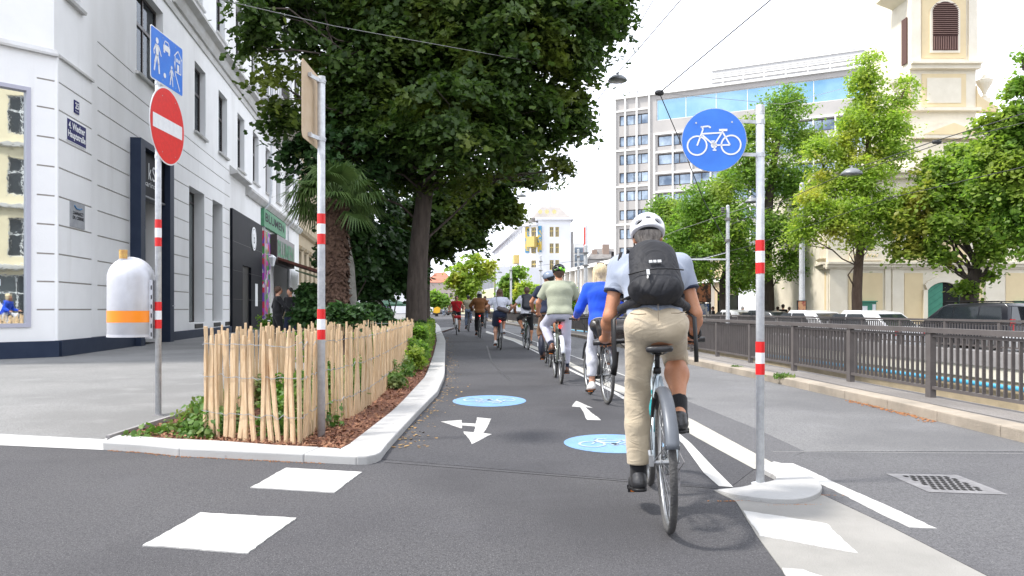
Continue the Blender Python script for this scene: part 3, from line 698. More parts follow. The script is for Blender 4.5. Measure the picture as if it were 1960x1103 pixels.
for i, (a, b, c, d) in enumerate(fw1+fw2+fw3+[(.55, 1.45, 8.5, 10.9)]):
    f = window(white, W, a, b, c, d, .28, M['darkframe'], M['clear'], hor=(.62,), fw=.085)
    if i % 4 != 2:
        m = MB(); fr_ = random.uniform(.16, .42); n_ = 16
        for s0_, s1_ in ((a, lerp(a, b, fr_)), (lerp(b, a, fr_), b)):
            m.strip([W(lerp(s0_, s1_, j/n_), c, -.38-.03*(j % 2)) for j in range(n_+1)], [W(lerp(s0_, s1_, j/n_), d, -.38-.03*(j % 2)) for j in range(n_+1)])
        m.build('curtains', M['curtain'], f, True)
    m = ledge(W, [(0, c-.10), (.10, c-.10), (.12, c-.03), (0, c-.002)], a-.10, b+.10); m.build('sill', M['trim'], white, True)
# dark sheets behind the windows, room gloom put into their colour
m = MB(); m.obox(W(.2, 7.6, -1.6), UL*41.5, NL*.05, (0, 0, 16)); m.obox(W(.2, 12.3, -1.6), UL*41.5, NL*1.2, (0, 0, .1)); m.obox(W(.2, 17.2, -1.6), UL*41.5, NL*1.2, (0, 0, .1)); m.build('room_gloom_sheets', mat('dim room', (.05, .045, .04), .9, col2=(.16, .13, .10), nscale=.6), white, True)
# pilaster strip at the corner with cap
ops = [(0.0, 1.85, z-.018, z+.018, GD, 'g') for z in gz if z < 6.5]
f_, Wp = facade(white, 'corner_pilaster', C0+NL*.10, UL, NL, 1.85, .06, 6.85, ops, M['wall'], M['groove'])
uc0 = Vector((-.687, -.727, 0)).normalized(); nc0 = Vector((-uc0.y, uc0.x, 0)); nc0 = nc0 if nc0.x > 0 else -nc0
m = MB(); mit = C0+(NL*.10+nc0*.07)*.62; m.prism([p+Vector((0, 0, .43)) for p in (C0-NL*.02, C0+NL*.099+UL*.002, mit, C0+nc0*.069+uc0*.002)], (0, 0, 6.42)); m.build('corner_edge', M['wall'], white, True)
m = MB(); m.obox(W(1.85, .06), Vector((0, 0, 6.79)), NL*.0995, UL*.003)
m.prism([W(0, 6.85, -.02), W(0, 6.85, .16), W(0, 6.90, .16), W(0, 7.05, -.02)], UL*1.9); m.build('pilaster_cap', M['trim'], white, True)
# plinth
m = MB(); m.obox(W(0, .0, .0), UL*4.88, NL*.17, (0, 0, .43)); m.obox(W(8.2, .0, .0), UL*9.7, NL*.10, (0, 0, .36))
m.build('plinth', M['slate'], white, True)
m = MB()
for s in (11.9, 14.9, 17.0): m.obox(W(s, .40, .0), UL*1.2, NL*.02, (0, 0, .17))
m.build('cellar_grille', M['plastic_blk'], white, True)
m = MB()
for (a, z, t) in ((5.3, 12.25, .0),): pass
prof = [(0, 11.75), (.10, 11.75), (.16, 11.9), (.20, 12.1), (.42, 12.2), (.42, 12.32), (0, 12.5)]
ledge(W, prof, 9.0, 42).build('upper_cornice', M['trim'], white, True)
prof2 = [(0, 11.4), (.05, 11.4), (.08, 11.6), (0, 11.68)]; ledge(W, prof2, 4.0, 42).build('upper_moulding', M['trim'], white, True)
ledge(W, [(0, 6.95), (.12, 6.95), (.30, 7.2), (.30, 7.32), (0, 7.5)], 21.5, 42).build('lower_cornice', M['trim'], white, True)
ledge(W, [(0, 7.35), (.35, 7.45), (.35, 7.52), (0, 7.8)], 17.9, 21.4).build('shop_canopy', M['trim'], white, True)
ledge(W, [(0, 23.2), (.3, 23.3), (.7, 23.8), (.7, 24.1), (0, 24.3)], 0, 42).build('eaves_cornice', M['trim'], white, True)
# projecting bay with balcony
m = MB(); m.obox(W(29.2, 13.0), UL*9, NL*1.25, (0, 0, 8)); m.build('bay', M['wall'], white, True)
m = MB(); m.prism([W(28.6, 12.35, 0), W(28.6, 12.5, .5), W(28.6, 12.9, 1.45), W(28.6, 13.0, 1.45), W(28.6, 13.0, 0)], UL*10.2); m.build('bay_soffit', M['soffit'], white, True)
Wb = lambda s, z, d=0: W(s, z, d+1.27)
for k in range(3): window(white, Wb, 30.2+2.6*k, 31.6+2.6*k, 14.2, 16.8, -.02, M['darkframe'], M['glass'], hor=(.6,), fw=.08)
m = MB(); m.obox(W(25.6, 13.0, 0), UL*3.2, NL*1.2, (0, 0, .18)); m.build('balcony_slab', M['trim'], white, True)
m = MB()
for k in range(24): m.obox(W(25.65+k*.133, 13.18, 1.15), UL*.02, NL*.02, (0, 0, .95))
for k in range(9): m.obox(W(25.62, 13.18, .02+k*.13), UL*.02, NL*.02, (0, 0, .95))
m.obox(W(25.6, 14.13, 1.13), UL*3.2, NL*.05, (0, 0, .05)); m.obox(W(25.6, 14.13, 0), UL*.05, NL*1.15, (0, 0, .05)); m.build('balcony_railing', M['darkframe'], white, True)
for s, zt in ((26.3, 24), (35.6, 12)):
    m = MB(); m.tube([W(s, zt, .5), W(s, 7.9, .5), W(s, 7.6, .45), W(s-.05, 7.2, .42), W(s-.1, 6.8, .12), W(s-.1, .2, .12)], .06, 8); m.build('downpipe', M['galv'], white, True, smooth=True)
# chamfer face with the big shop window
uc = Vector((-.687, -.727, 0)).normalized(); nc = Vector((-uc.y, uc.x, 0)); nc = nc if nc.dot(Vector((1, -1, 0))) > 0 else -nc
ops = [(.48, 3.6, .74, 6.05, .12, 'w')]+[(0, .36, z-.018, z+.018, GD, 'g') for z in gz if z < 6.5]
f_, Wc = facade(white, 'corner_wall', C0+nc*.07, uc, nc, 4.1, .06, 6.86, ops, M['wall'], M['groove'])
f_, Wc2 = facade(white, 'corner_wall', C0, uc, nc, 4.1, 6.86, 24, [(1.2, 2.8, 8.3, 11, .25, 'w'), (1.2, 2.8, 13.3, 16, .25, 'w')], M['wall'])
window(white, Wc2, 1.2, 2.8, 8.3, 11, .23, M['darkframe'], M['glass'], hor=(.62,), fw=.085)
window(white, Wc2, 1.2, 2.8, 13.3, 16, .23, M['darkframe'], M['glass'], hor=(.62,), fw=.085)
m = MB(); m.prism([Wc(-.05, 6.85, -.09), Wc(-.05, 6.85, .10), Wc(-.05, 6.90, .10), Wc(-.05, 7.05, -.09)], uc*4.2); m.build('pilaster_cap', M['trim'], white, True)
m = MB(); m.obox(Wc(-.06, 0, 0), uc*4.2, nc*.10, (0, 0, .425)); m.build('plinth', M['slate'], white, True)
shopw = window(white, Wc, .48, 3.6, .74, 6.05, .10, M['greyframe'], M['mirror'], vert=(), hor=(), fw=.085, name='shop_window', ft=.14)
text_on(shopw, 'window_lettering', 'S', Wc(1.30, 1.42, -.07), -uc, (0, 0, 1), .85, .62, M['white'], .01, bold=.0)
# side street wall going back from the chamfer
us = Vector((-1, .25, 0)).normalized(); m = MB(); p = Wc2(4.1, 0); m.obox(p+Vector((0, 0, .06)), us*30, Vector((.25, 1, 0))*.3, (0, 0, 24)); m.build('side_wall', M['wall'], white, True)
# number plate, street name plate, dentist plate
zero = (0, 0, 1); U_ = UL
def wallplate(parent, nm, s, z, w_, h_, mt, d=.10): 
    m = MB(); m.obox(W(s-w_/2, z-h_/2, d+.001), UL*w_, NL*.02, (0, 0, h_)); return m.build(nm, mt, parent, True)
M['enamel'] = mat('dark blue enamel', (.008, .008, .10), .5, spec=.1)
pl = wallplate(white, 'house_number_plate', .93, 5.97, .27, .30, M['enamel']); text_on(pl, 'number', '25', W(.93, 6.0, .122), UL, zero, .15, .20, M['white'], .003, bold=.02)
text_on(pl, 'street_name_line', 'Hauptstraße', W(.93, 5.87, .122), UL, zero, .03, .2, M['white'], .003)
pl = wallplate(white, 'street_name_plate', .92, 5.34, 1.10, .54, M['white']); m = MB(); m.obox(W(.92-.53, 5.34-.25, .121), UL*1.06, NL*.004, (0, 0, .50)); m.build('plate_field', M['enamel'], pl, True)
text_on(pl, 'lettering', '4. Wiedner', W(.92, 5.46, .126), UL, zero, .17, .92, M['white'], .003, bold=.025)
text_on(pl, 'lettering', 'Hauptstraße', W(.92, 5.235, .126), UL, zero, .21, .98, M['white'], .003, bold=.025)
M['steelplate'] = mat('brushed steel plate', (.30, .31, .33), .6, .1, col2=(.36, .37, .39), nscale=6, spec=.2)
pl = wallplate(white, 'dentist_plate', .98, 3.39, .82, .60, M['steelplate'])
M['ink'] = mat('black lettering', (.01, .01, .012), .7, spec=.1)
text_on(pl, 'lettering', 'ZAHNARZT', W(1.0, 3.43, .122), UL, zero, .08, .60, M['ink'], .003, bold=.03)
text_on(pl, 'lettering', 'DR. CSERNE', W(1.0, 3.32, .122), UL, zero, .08, .62, M['ink'], .003, bold=.03)
m = MB(); m.tube([W(.78, 3.60, .125), W(.9, 3.54, .125), W(1.1, 3.54, .125), W(1.2, 3.57, .125)], .018, 6); m.build('logo', mat('logo blue', (.02, .16, .36), .4), pl, True)
# portal of the slate clad shop
m = MB()
m.obox(W(4.9, .06, .0), UL*.40, NL*.30, (0, 0, 6.09)); m.obox(W(7.75, .06, .0), UL*.42, NL*.30, (0, 0, 6.09)); m.obox(W(5.3, 5.95, .0), UL*2.45, NL*.30, (0, 0, .20))
portal = m.build('portal_frame', M['slate'], white, True)
m = MB(); m.obox(W(5.3, 4.62, -.2), UL*2.45, NL*.32, (0, 0, 1.33)); sgn = m.build('portal_sign', M['black'], white, True)
m = MB(); m.obox(W(5.3, 4.55, -.2), UL*2.45, NL*.34, (0, 0, .05)); m.build('sign_strip', M['steelplate'], sgn, True)
M['silver'] = mat('silver lettering', (.45, .46, .46), .4, .5)
text_on(sgn, 'lettering', 'k', W(6.25, 5.38, .13), UL, zero, .50, .28, M['silver'], .004, shear=0)
text_on(sgn, 'lettering', 'S', W(6.62, 5.36, .13), UL, zero, .46, .30, M['silver'], .006)
text_on(sgn, 'lettering', 'marina str', W(6.5, 4.98, .13), UL, zero, .16, 1.9, M['silver'], .004, bold=-.005)
window(white, W, 5.3, 7.75, .08, 4.6, .85, M['plastic_blk'], M['black'], name='shop_door', fw=.09)
m = MB(); m.tube([W(7.9, 1.25, .32), W(8.05, 1.25, .36), W(8.05, 1.25, .32)], .012, 6); m.build('bell', M['wire'], white, True)
# black clad shop
m = MB(); m.obox(W(17.96, .06, .0), UL*2.3, NL*.12, (0, 0, 5.75)); m.obox(W(22.4, .06, .0), UL*3.2, NL*.12, (0, 0, 5.75)); m.obox(W(20.26, 3.3, .0), UL*2.14, NL*.12, (0, 0, 2.51))
bs = m.build('black_shopfront', M['black'], white, True)
m = MB(); m.obox(W(20.26, .06, -.05), UL*2.14, NL*.055, (0, 0, 3.24)); m.build('black_shop_door', M['plastic_blk'], white, True)
m = MB()
for k in range(3): m.obox(W(18.0, 1.6+1.35*k, .121), UL*7.5, NL*.004, (0, 0, .02))
m.build('panel_joints', M['plastic_blk'], bs, True)
cs = W(23.0, 4.85, .13); m = MB(); m.prism([cs+UL*.62*math.cos(t)+Vector((0, 0, .62*math.sin(t))) for t in np.linspace(0, 2*PI, 33)[:-1]], NL*.03); rs = m.build('round_sign', M['white'], bs, True)
m = MB(); cs2 = cs+NL*.034
m.add([cs2+(UL*math.cos(t)+Vector((0, 0, math.sin(t))))*r for t in np.linspace(0, 2*PI, 33)[:-1] for r in (.50, .53)], [(2*i, 2*i+1, (2*i+3) % 64, (2*i+2) % 64) for i in range(32)]); m.build('ring', M['ink'], rs, True)
text_on(rs, 'emblem', 'b', cs2, UL, zero, .5, .3, M['ink'], .002)
m = MB(); m.obox(W(23.4, 1.3, .13), UL*.7, NL*.01, (0, 0, 1.2)); m.build('opening_notice', M['white'], bs, True)
# flower shop
M['shopgreen'] = mat('weathered green board', (.05, .20, .10), .6, col2=(.08, .27, .14), nscale=4)
M['lgreen'] = mat('pale green lettering', (.10, .26, .15), .7)
m = MB(); m.obox(W(25.8, 5.85, .0), UL*8.2, NL*.18, (0, 0, 1.0)); fs_ = m.build('florist_fascia', M['shopgreen'], white, True)
text_on(fs_, 'lettering', 'BLUMEN', W(29.7, 6.4, .185), UL, zero, .5, 7.0, M['black'], .004, bold=.02)
M['printed'] = mat('printed flower panel', (.35, .03, .30), .5)
t = M['printed'].node_tree; b_ = t.nodes['Principled BSDF']; co = t.nodes.new('ShaderNodeTexCoord'); vo = t.nodes.new('ShaderNodeTexVoronoi'); vo.inputs['Scale'].default_value = 3.2
rr = t.nodes.new('ShaderNodeValToRGB'); rr.color_ramp.interpolation = 'CONSTANT'; el = rr.color_ramp.elements
el[0].color = (.35, .02, .32, 1); el[0].position = 0
for p_, c_ in ((.25, (.03, .16, .03, 1)), (.42, (.62, .55, .60, 1)), (.55, (.50, .02, .06, 1)), (.7, (.16, .04, .35, 1)), (.85, (.04, .25, .04, 1))): e = el.new(p_); e.color = c_
el[-1].color = (.45, .04, .2, 1)
sep = t.nodes.new('ShaderNodeSeparateColor'); t.links.new(co.outputs['Object'], vo.inputs['Vector']); t.links.new(vo.outputs['Color'], sep.inputs[0]); t.links.new(sep.outputs[0], rr.inputs[0]); t.links.new(rr.outputs[0], b_.inputs['Base Color'])
m = MB(); m.obox(W(30.25, .08, -1.15), UL*6.7, NL*.05, (0, 0, 4.1)); m.build('stall_shade_panel', mat('dark stall interior', (.012, .016, .010), .95, col2=(.03, .045, .02), nscale=3), white, True)  # dark panel in the recess, shade of the stall put into its colour
m = MB(); m.obox(W(26.0, .5, .0), UL*2.0, NL*.15, (0, 0, 5.1)); m.build('flower_print_panel', M['printed'], white, True)
m = MB(); m.obox(W(28.6, 3.95, .0), UL*7.6, NL*.45, (0, 0, 1.7)); f2 = m.build('florist_sign_box', M['darkframe'], white, True)
text_on(f2, 'lettering', 'BLUMEN', W(32.2, 4.85, .46), UL, zero, 1.0, 6.8, M['lgreen'], .006, bold=.02)
m = MB(); m.prism([W(29.0, 4.15, .45), W(29.0, 4.30, .45), W(29.0, 3.40, 3.3), W(29.0, 2.95, 3.3), W(29.0, 2.95, 3.1), W(29.0, 3.30, 3.1)], UL*8.5); m.build('awning', mat('brown awning cloth', (.13, .045, .03), .85, col2=(.09, .03, .02), nscale=2), white, True)
m = MB(); m.prism([W(37.8, 3.9, .3), W(37.8, 4.0, .3), W(37.8, 3.2, 3.0), W(37.8, 3.0, 3.0)], UL*4); m.build('green_awning', mat('faded green awning cloth', (.22, .28, .17), .85), white, True)
m = MB(); m.box(0, .3, 0, .3, 0, .5); 
lan = at(521, 500, 43); m = MB(); m.lathe([(.10, lan.z-.3), (.22, lan.z+.15), (.24, lan.z+.2), (.05, lan.z+.35)], (lan.x, lan.y, 0), 6); m.tube([(lan.x, lan.y, lan.z+.35), (lan.x-1.1, lan.y+.3, lan.z+.45)], .02, 6)
m.build('lantern', M['white'], white, True)
# next building beyond
beige = empty('beige_building', W(42, 0), label='narrow beige building beyond the flower shop with a moulded window surround', cat='building')
b_ops = [(44+3.4*k, 45.6+3.4*k, z, z+2.6, .3, 'w') for k in range(7) for z in (3.2, 8.3, 13.2, 18.1)]
M['beige'] = mat('beige render', (.46, .38, .26), .9, col2=(.40, .33, .22), nscale=1.2, bump=.1)
f_, Wn = facade(beige, 'wall', W(42, 0, -.25), UL, NL, 26, .06, 22, [(a-42, b-42, c, d, e, k) for a, b, c, d, e, k in b_ops], M['beige'])
for a, b, c, d, e, k in b_ops: window(beige, Wn, a-42, b-42, c, d, .28, M['white'], M['glass'], hor=(.6,))
for k in range(7): ledge(Wn, [(0, 5.9), (.2, 5.95), (.3, 6.15), (0, 6.3)], 1.7+3.4*k, 3.9+3.4*k).build('window_hood', M['beige'], beige, True)
for z in (7.2, 12.3, 21.4): ledge(Wn, [(0, z), (.25, z+.1), (.4, z+.35), (0, z+.5)], 0, 26).build('cornice', M['beige'], beige, True)
# reflected yellow town house across the junction, seen in the shop window
yel = empty('yellow_house', (21, -6, 0), label='yellow town house with pale piers seen reflected in the big corner shop window', cat='building')
M['yellow'] = mat('yellow render', (.62, .56, .40), .9, col2=(.56, .50, .36), nscale=1, bump=.1)
P0 = Vector((26, 2, 0)); uy = Vector((-.50, -.86, 0)).normalized(); ny = Vector((-uy.y, uy.x, 0)); ny = ny if ny.x < 0 else -ny
yo = [(1.0+3.6*k, 2.6+3.6*k, z, z+2.5, .3, 'w') for k in range(6) for z in (4.6, 8.6, 12.6, 16.4)]+[(.8+3.6*k, 3.4+3.6*k, .4, 3.4, .2, 'w') for k in range(6)]
f_, Wy = facade(yel, 'wall', P0, uy, ny, 22, 0, 21, yo, M['yellow'])
for a, b, c, d, e, k in yo: window(yel, Wy, a, b, c, d, e-.02, M['white'], M['glass'], hor=(.6,))
for k in range(7):
    m = MB(); m.obox(Wy(-.1+3.6*k-.05, 4.0, .0), uy*1.15, ny*.18, (0, 0, 16)); m.build('pier', M['trim'], yel, True)
for z in (3.7, 7.7, 11.7, 20.2): ledge(Wy, [(0, z), (.3, z+.05), (.35, z+.3), (0, z+.35)], 0, 22).build('cornice', M['trim'], yel, True)
# ================================================================ chestnut paling fence
ctrlR = [(-1.72, 6.12), (-1.76, 6.75), (-1.70, 7.2), (-1.63, 7.7), (-1.61, 8.4), (-1.65, 9.37), (-1.78, 11.5), (-1.90, 13.5), (-2.05, 15.7)]
path = [(-2.63, 6.47), (-1.72, 6.12)]+ctrlR[1:]+[(-2.5, 15.9), (-3.0, 15.8), (-3.05, 13), (-2.95, 10), (-2.80, 8), (-2.66, 6.55)]
def along(P, step):
    out = []; acc = 0
    for a, b in zip(P[:-1], P[1:]):
        a, b = Vector(a), Vector(b); L = (b-a).length; t = acc
        while t < L: out.append((a+(b-a)*t/L, (b-a).normalized())); t += step*random.uniform(.8, 1.2)
        acc = t-L
    return out
front = along(path[:2], .074); rest = along(path[1:], .088)
pal = empty('paling_fence', (-2.2, 10, .045), label='split chestnut paling fence tied with twisted wire around the planted bed', cat='fence')
def stake(p, d, hh):
    nrm = Vector((d.y, -d.x)); lean = random.gauss(0, .04); lean2 = random.gauss(0, .02)
    w_ = random.uniform(.022, .052); t_ = random.uniform(.016, .026); bow = random.gauss(0, .012); m = MB()
    tp = Vector((p.x+d.x*lean*hh+nrm.x*lean2, p.y+d.y*lean*hh+nrm.y*lean2, .045+hh)); bt = Vector((p.x, p.y, .02))
    vs = []; N = 6
    for i in range(N):
        t = i/(N-1); c = bt.lerp(tp, t)+Vector((d.x, d.y, 0))*(bow*math.sin(PI*t)+random.gauss(0, .0018)); ww = w_*(1 if i < N-1 else .55)*random.uniform(.92, 1.08)
        if i == N-1: ww = w_*.5
        for a, b in ((-.5, -.5), (.5, -.5), (.5, .5), (-.5, .5)): vs.append(c+Vector((d.x, d.y, 0))*a*ww+Vector((nrm.x, nrm.y, 0))*b*t_)
    # blunt chamfered point
    fs = [(i*4+j, i*4+(j+1) % 4, i*4+4+(j+1) % 4, i*4+4+j) for i in range(N-1) for j in range(4)]+[(3, 2, 1, 0), (N*4-4, N*4-3, N*4-2, N*4-1)]
    m.add(vs, fs); return m
cnt = 0; spill = MB()
allst = [(p, d, True) for p, d in front]+[(p, d, False) for p, d in sorted(rest, key=lambda q: q[0].y)]
for p, d, fr in allst:
    hh = random.gauss(.895, .036) if p.y < 9 else random.gauss(.86, .03)
    mb = stake(p, d, hh)
    if cnt < 99: mb.build('pale', M['wood'], pal, True, bevel=.003)
    else: spill.add(mb.v, mb.f)
    cnt += 1
o = spill.build('pales', M['wood'], pal, True); o['kind'] = 'stuff'
for zz in (.22, .53, .80):
    m = MB(); 
    pts = []
    for (p, d) in along(path, .05): 
        n = Vector((d.y, -d.x)); pts.append(Vector((p.x, p.y, .045+zz+random.gauss(0, .008)))+Vector((n.x, n.y, 0))*.021)
    m.tube(pts, .0022, 4); 
    pts2 = [q+Vector((random.gauss(0, .003), random.gauss(0, .003), .007*math.sin(i*2.1)+random.gauss(0, .002))) for i, q in enumerate(pts)]; m.tube(pts2, .0022, 4)
    m.build('tie_wire', M['wire'], pal, True)

# ================================================================ leaves
def leafmat(name, c1, c2, c3=None, tr=.45, nscale=.8, lo=.45, hi=.7):
    m = bpy.data.materials.new(name); m.use_nodes = True; t = m.node_tree; t.nodes.clear()
    o = t.nodes.new('ShaderNodeOutputMaterial'); d = t.nodes.new('ShaderNodeBsdfPrincipled'); tl = t.nodes.new('ShaderNodeBsdfTranslucent'); x = t.nodes.new('ShaderNodeMixShader')
    d.inputs['Roughness'].default_value = .45; d.inputs['Specular IOR Level'].default_value = .35
    ge = t.nodes.new('ShaderNodeNewGeometry'); r = t.nodes.new('ShaderNodeValToRGB'); r.color_ramp.elements[0].color = (*c1, 1); r.color_ramp.elements[1].color = (*c2, 1)
    t.links.new(ge.outputs['Random Per Island'], r.inputs[0]); col = r.outputs[0]
    if c3:
        co = t.nodes.new('ShaderNodeTexCoord'); n = t.nodes.new('ShaderNodeTexNoise'); n.inputs['Scale'].default_value = nscale; mr = t.nodes.new('ShaderNodeMapRange')
        mr.inputs[1].default_value = lo; mr.inputs[2].default_value = hi; mi = t.nodes.new('ShaderNodeMix'); mi.data_type = 'RGBA'
        t.links.new(co.outputs['Object'], n.inputs['Vector']); t.links.new(n.outputs['Fac'], mr.inputs[0]); t.links.new(mr.outputs[0], mi.inputs['Factor'])
        t.links.new(col, mi.inputs['A']); mi.inputs['B'].default_value = (*c3, 1); col = mi.outputs['Result']
    g = t.nodes.new('ShaderNodeHueSaturation'); g.inputs['Value'].default_value = 1.35; g.inputs['Saturation'].default_value = 1.08; t.links.new(col, g.inputs['Color'])
    t.links.new(col, d.inputs['Base Color']); t.links.new(g.outputs[0], tl.inputs['Color'])
    x.inputs[0].default_value = tr; t.links.new(d.outputs[0], x.inputs[1]); t.links.new(tl.outputs[0], x.inputs[2]); t.links.new(x.outputs[0], o.inputs[0])
    return m
def leaves_mesh(name, P, N, size, mt, elong=1.25, shape='kite'):
    """P centres (n,3), N normals; one folded lobed blade per leaf"""
    n = len(P); N = N/np.linalg.norm(N, axis=1, keepdims=True)
    A = RNG.normal(size=(n, 3)); A -= N*(A*N).sum(1, keepdims=True); A /= np.linalg.norm(A, axis=1, keepdims=True); B = np.cross(N, A)
    s = (size*RNG.uniform(.5, 1.4, size=(n, 1))) if np.isscalar(size) else size[:, None]*RNG.uniform(.7, 1.25, size=(n, 1))
    if shape == 'lobed':
        uv = [(-.55, 0, 0), (-.30, -.48, -.10), (.05, -.30, -.05), (.22, -.52, -.14), (.55, 0, .05), (.22, .52, -.14), (.05, .30, -.05), (-.30, .48, -.10)]
        fs = [(0, 1, 2, 4), (2, 3, 4), (0, 4, 6, 7), (4, 5, 6)]
    elif shape == 'round':
        uv = [(-.5, 0, 0), (-.25, -.42, -.06), (.25, -.42, -.06), (.5, 0, .04), (.25, .42, -.06), (-.25, .42, -.06)]; fs = [(0, 1, 2, 3), (0, 3, 4, 5)]
    else:
        uv = [(-.5, 0, 0), (0, -.36, -.08), (.5, 0, .0), (0, .36, -.08)]; fs = [(0, 1, 2, 3)]
    k = len(uv); V = np.concatenate([(P+s*(u*elong*A+v*B+w_*N))[:, None, :] for u, v, w_ in uv], axis=1).reshape(-1, 3)
    loops = []; tot = []
    base = (np.arange(n)*k)
    cols = np.concatenate([np.array(f) for f in fs]); L = (base[:, None]+cols[None, :]).ravel()
    lens = np.tile([len(f) for f in fs], n); st = np.concatenate([[0], np.cumsum(lens)[:-1]])
    me = bpy.data.meshes.new(name); me.vertices.add(len(V)); me.vertices.foreach_set('co', V.ravel().astype(np.float32))
    me.loops.add(len(L)); me.loops.foreach_set('vertex_index', L.astype(np.int32)); me.polygons.add(len(lens))
    me.polygons.foreach_set('loop_start', st.astype(np.int32)); me.polygons.foreach_set('loop_total', lens.astype(np.int32))
    me.materials.append(mt); me.update(calc_edges=True); return me
def clump_points(blobs, nclump, per, cr, flat_=.4, shell=.55, droop=.35):
    """leaf positions and normals in layered sprays filling the blobs"""
    Cs = np.array([b[0] for b in blobs], float); Rs = np.array([b[1] if hasattr(b[1], '__len__') else (b[1],)*3 for b in blobs], float)
    wgt = Rs.prod(1)**(2/3); wgt /= wgt.sum(); idx = RNG.choice(len(blobs), nclump, p=wgt)
    d = RNG.normal(size=(nclump, 3)); d /= np.linalg.norm(d, axis=1, keepdims=True)
    rad = RNG.uniform(shell, 1.04, size=(nclump, 1))**.8
    c = Cs[idx]+d*Rs[idx]*rad
    sc_ = cr*RNG.uniform(.6, 1.35, size=(nclump, 1))
    out = d*np.array([1, 1, .25]); out[:, 2] -= droop; out += RNG.normal(size=out.shape)*.35
    n = out*.55+np.array([0, 0, 1.0]); n /= np.linalg.norm(n, axis=1, keepdims=True)
    k = per; q = RNG.normal(size=(nclump, k, 3))*.5
    q -= n[:, None, :]*(q*n[:, None, :]).sum(2, keepdims=True)*(1-flat_)
    P = c[:, None, :]+q*sc_[:, None, :]
    P[:, :, 2] -= .18*np.linalg.norm(q, axis=2)*sc_*1.2
    N = n[:, None, :]+RNG.normal(size=P.shape)*.50
    return P.reshape(-1, 3), N.reshape(-1, 3), c
M['bark'] = mat('dark bark', (.055, .042, .036), .95, col2=(.10, .08, .066), nscale=9, bump=1.0, bscale=14, stretch=(1, 1, .22), detail=8)
M['bark_brown'] = mat('brown bark', (.085, .055, .04), .95, col2=(.13, .09, .066), nscale=9, bump=.9, bscale=16, stretch=(1, 1, .25), detail=8)
def limb(m, a, b, r0, r1, n=5, wob=.06, seg=7):
    a, b = Vector(a), Vector(b); L = (b-a).length; pts = []; off = Vector((0, 0, 0))
    for i in range(n+1):
        t = i/n; p = a.lerp(b, t)+Vector((0, 0, -.10*L*math.sin(PI*t)*0))
        if 0 < i < n: p += Vector((random.gauss(0, wob*L), random.gauss(0, wob*L), random.gauss(0, wob*L*.6)))
        pts.append(p)
    m.tube(pts, [lerp(r0, r1, (i/n)) for i in range(n+1)], seg); return pts
def tree(name, base, trunk, blobs, ncl, per, cr, lsize, lmt, bmt, label, group=None, twigs=40, shape='kite', flare=1.35, r0=.3, r1=.16, shell=.5, limbs=None):
    base = Vector(base); root = empty(name, base, label=label, cat='tree', group=group)
    m = MB(); pts = [Vector(p) for p in trunk]; k = len(pts)
    P = [base-Vector((0, 0, .1)), base+(pts[0]-base)*.15]+pts; rr = [r0*flare, r0*1.05]+[lerp(r0, r1, i/(k-1)) for i in range(k)]
    m.tube(P, rr, 14); top = pts[-1]
    m.build('trunk', bmt, root, True, smooth=True)
    m = MB(); ends = []
    for b in blobs:
        c = Vector(b[0]); r = b[1] if not hasattr(b[1], '__len__') else min(b[1])
        cand = [p for p in pts if p.z < c.z-r*.2] or [pts[max(0, k-2)]]; st = cand[-1] if random.random() < .6 else random.choice(cand[-3:])
        q = limb(m, st, c, max(.03, r1*.55*min(1, r/2+.3)), .02, 5, .05)
        for i in range(max(2, int(twigs*r/sum((x[1] if not hasattr(x[1], '__len__') else min(x[1])) for x in blobs)*1.6))):
            d = Vector(RNG.normal(size=3)).normalized()*r*random.uniform(.6, .95); limb(m, random.choice(q[2:]), c+d, .028, .006, 4, .08, 5)
    m.build('branches', bmt, root, True, smooth=True)
    P, N, cc = clump_points(blobs, ncl, per, cr, shell=shell)
    me = leaves_mesh('crown', P, N, lsize, lmt, shape=shape); link('crown', me, root, True)
    return root
def blob(px, py, D, r, sy=1.0, sz=.85):
    p = at(px, py, D); R = r*D/F; return (tuple(p), (R, R*sy, R*sz))
M['leaf_dark'] = leafmat('dark green leaves', (.030, .064, .014), (.085, .145, .028), (.16, .20, .035), .42, .5, .50, .68)
M['leaf_mid'] = leafmat('mid green leaves', (.12, .23, .04), (.21, .34, .06), (.30, .38, .07), .6, .5, .5, .72)
M['leaf_lime'] = leafmat('yellow green leaves', (.23, .36, .05), (.34, .45, .08), (.44, .43, .08), .6, .45, .5, .68)
M['leaf_warm'] = leafmat('green leaves turning yellow', (.15, .26, .04), (.27, .37, .07), (.40, .35, .07), .58, .6, .58, .75)
M['leaf_deep'] = leafmat('deep green shrub leaves', (.022, .055, .018), (.055, .12, .03), None, .3)
M['leaf_herb'] = leafmat('fresh herb leaves', (.06, .14, .02), (.12, .22, .04), (.18, .22, .07), .35, 3, .5, .65)
TG = 'street trees'
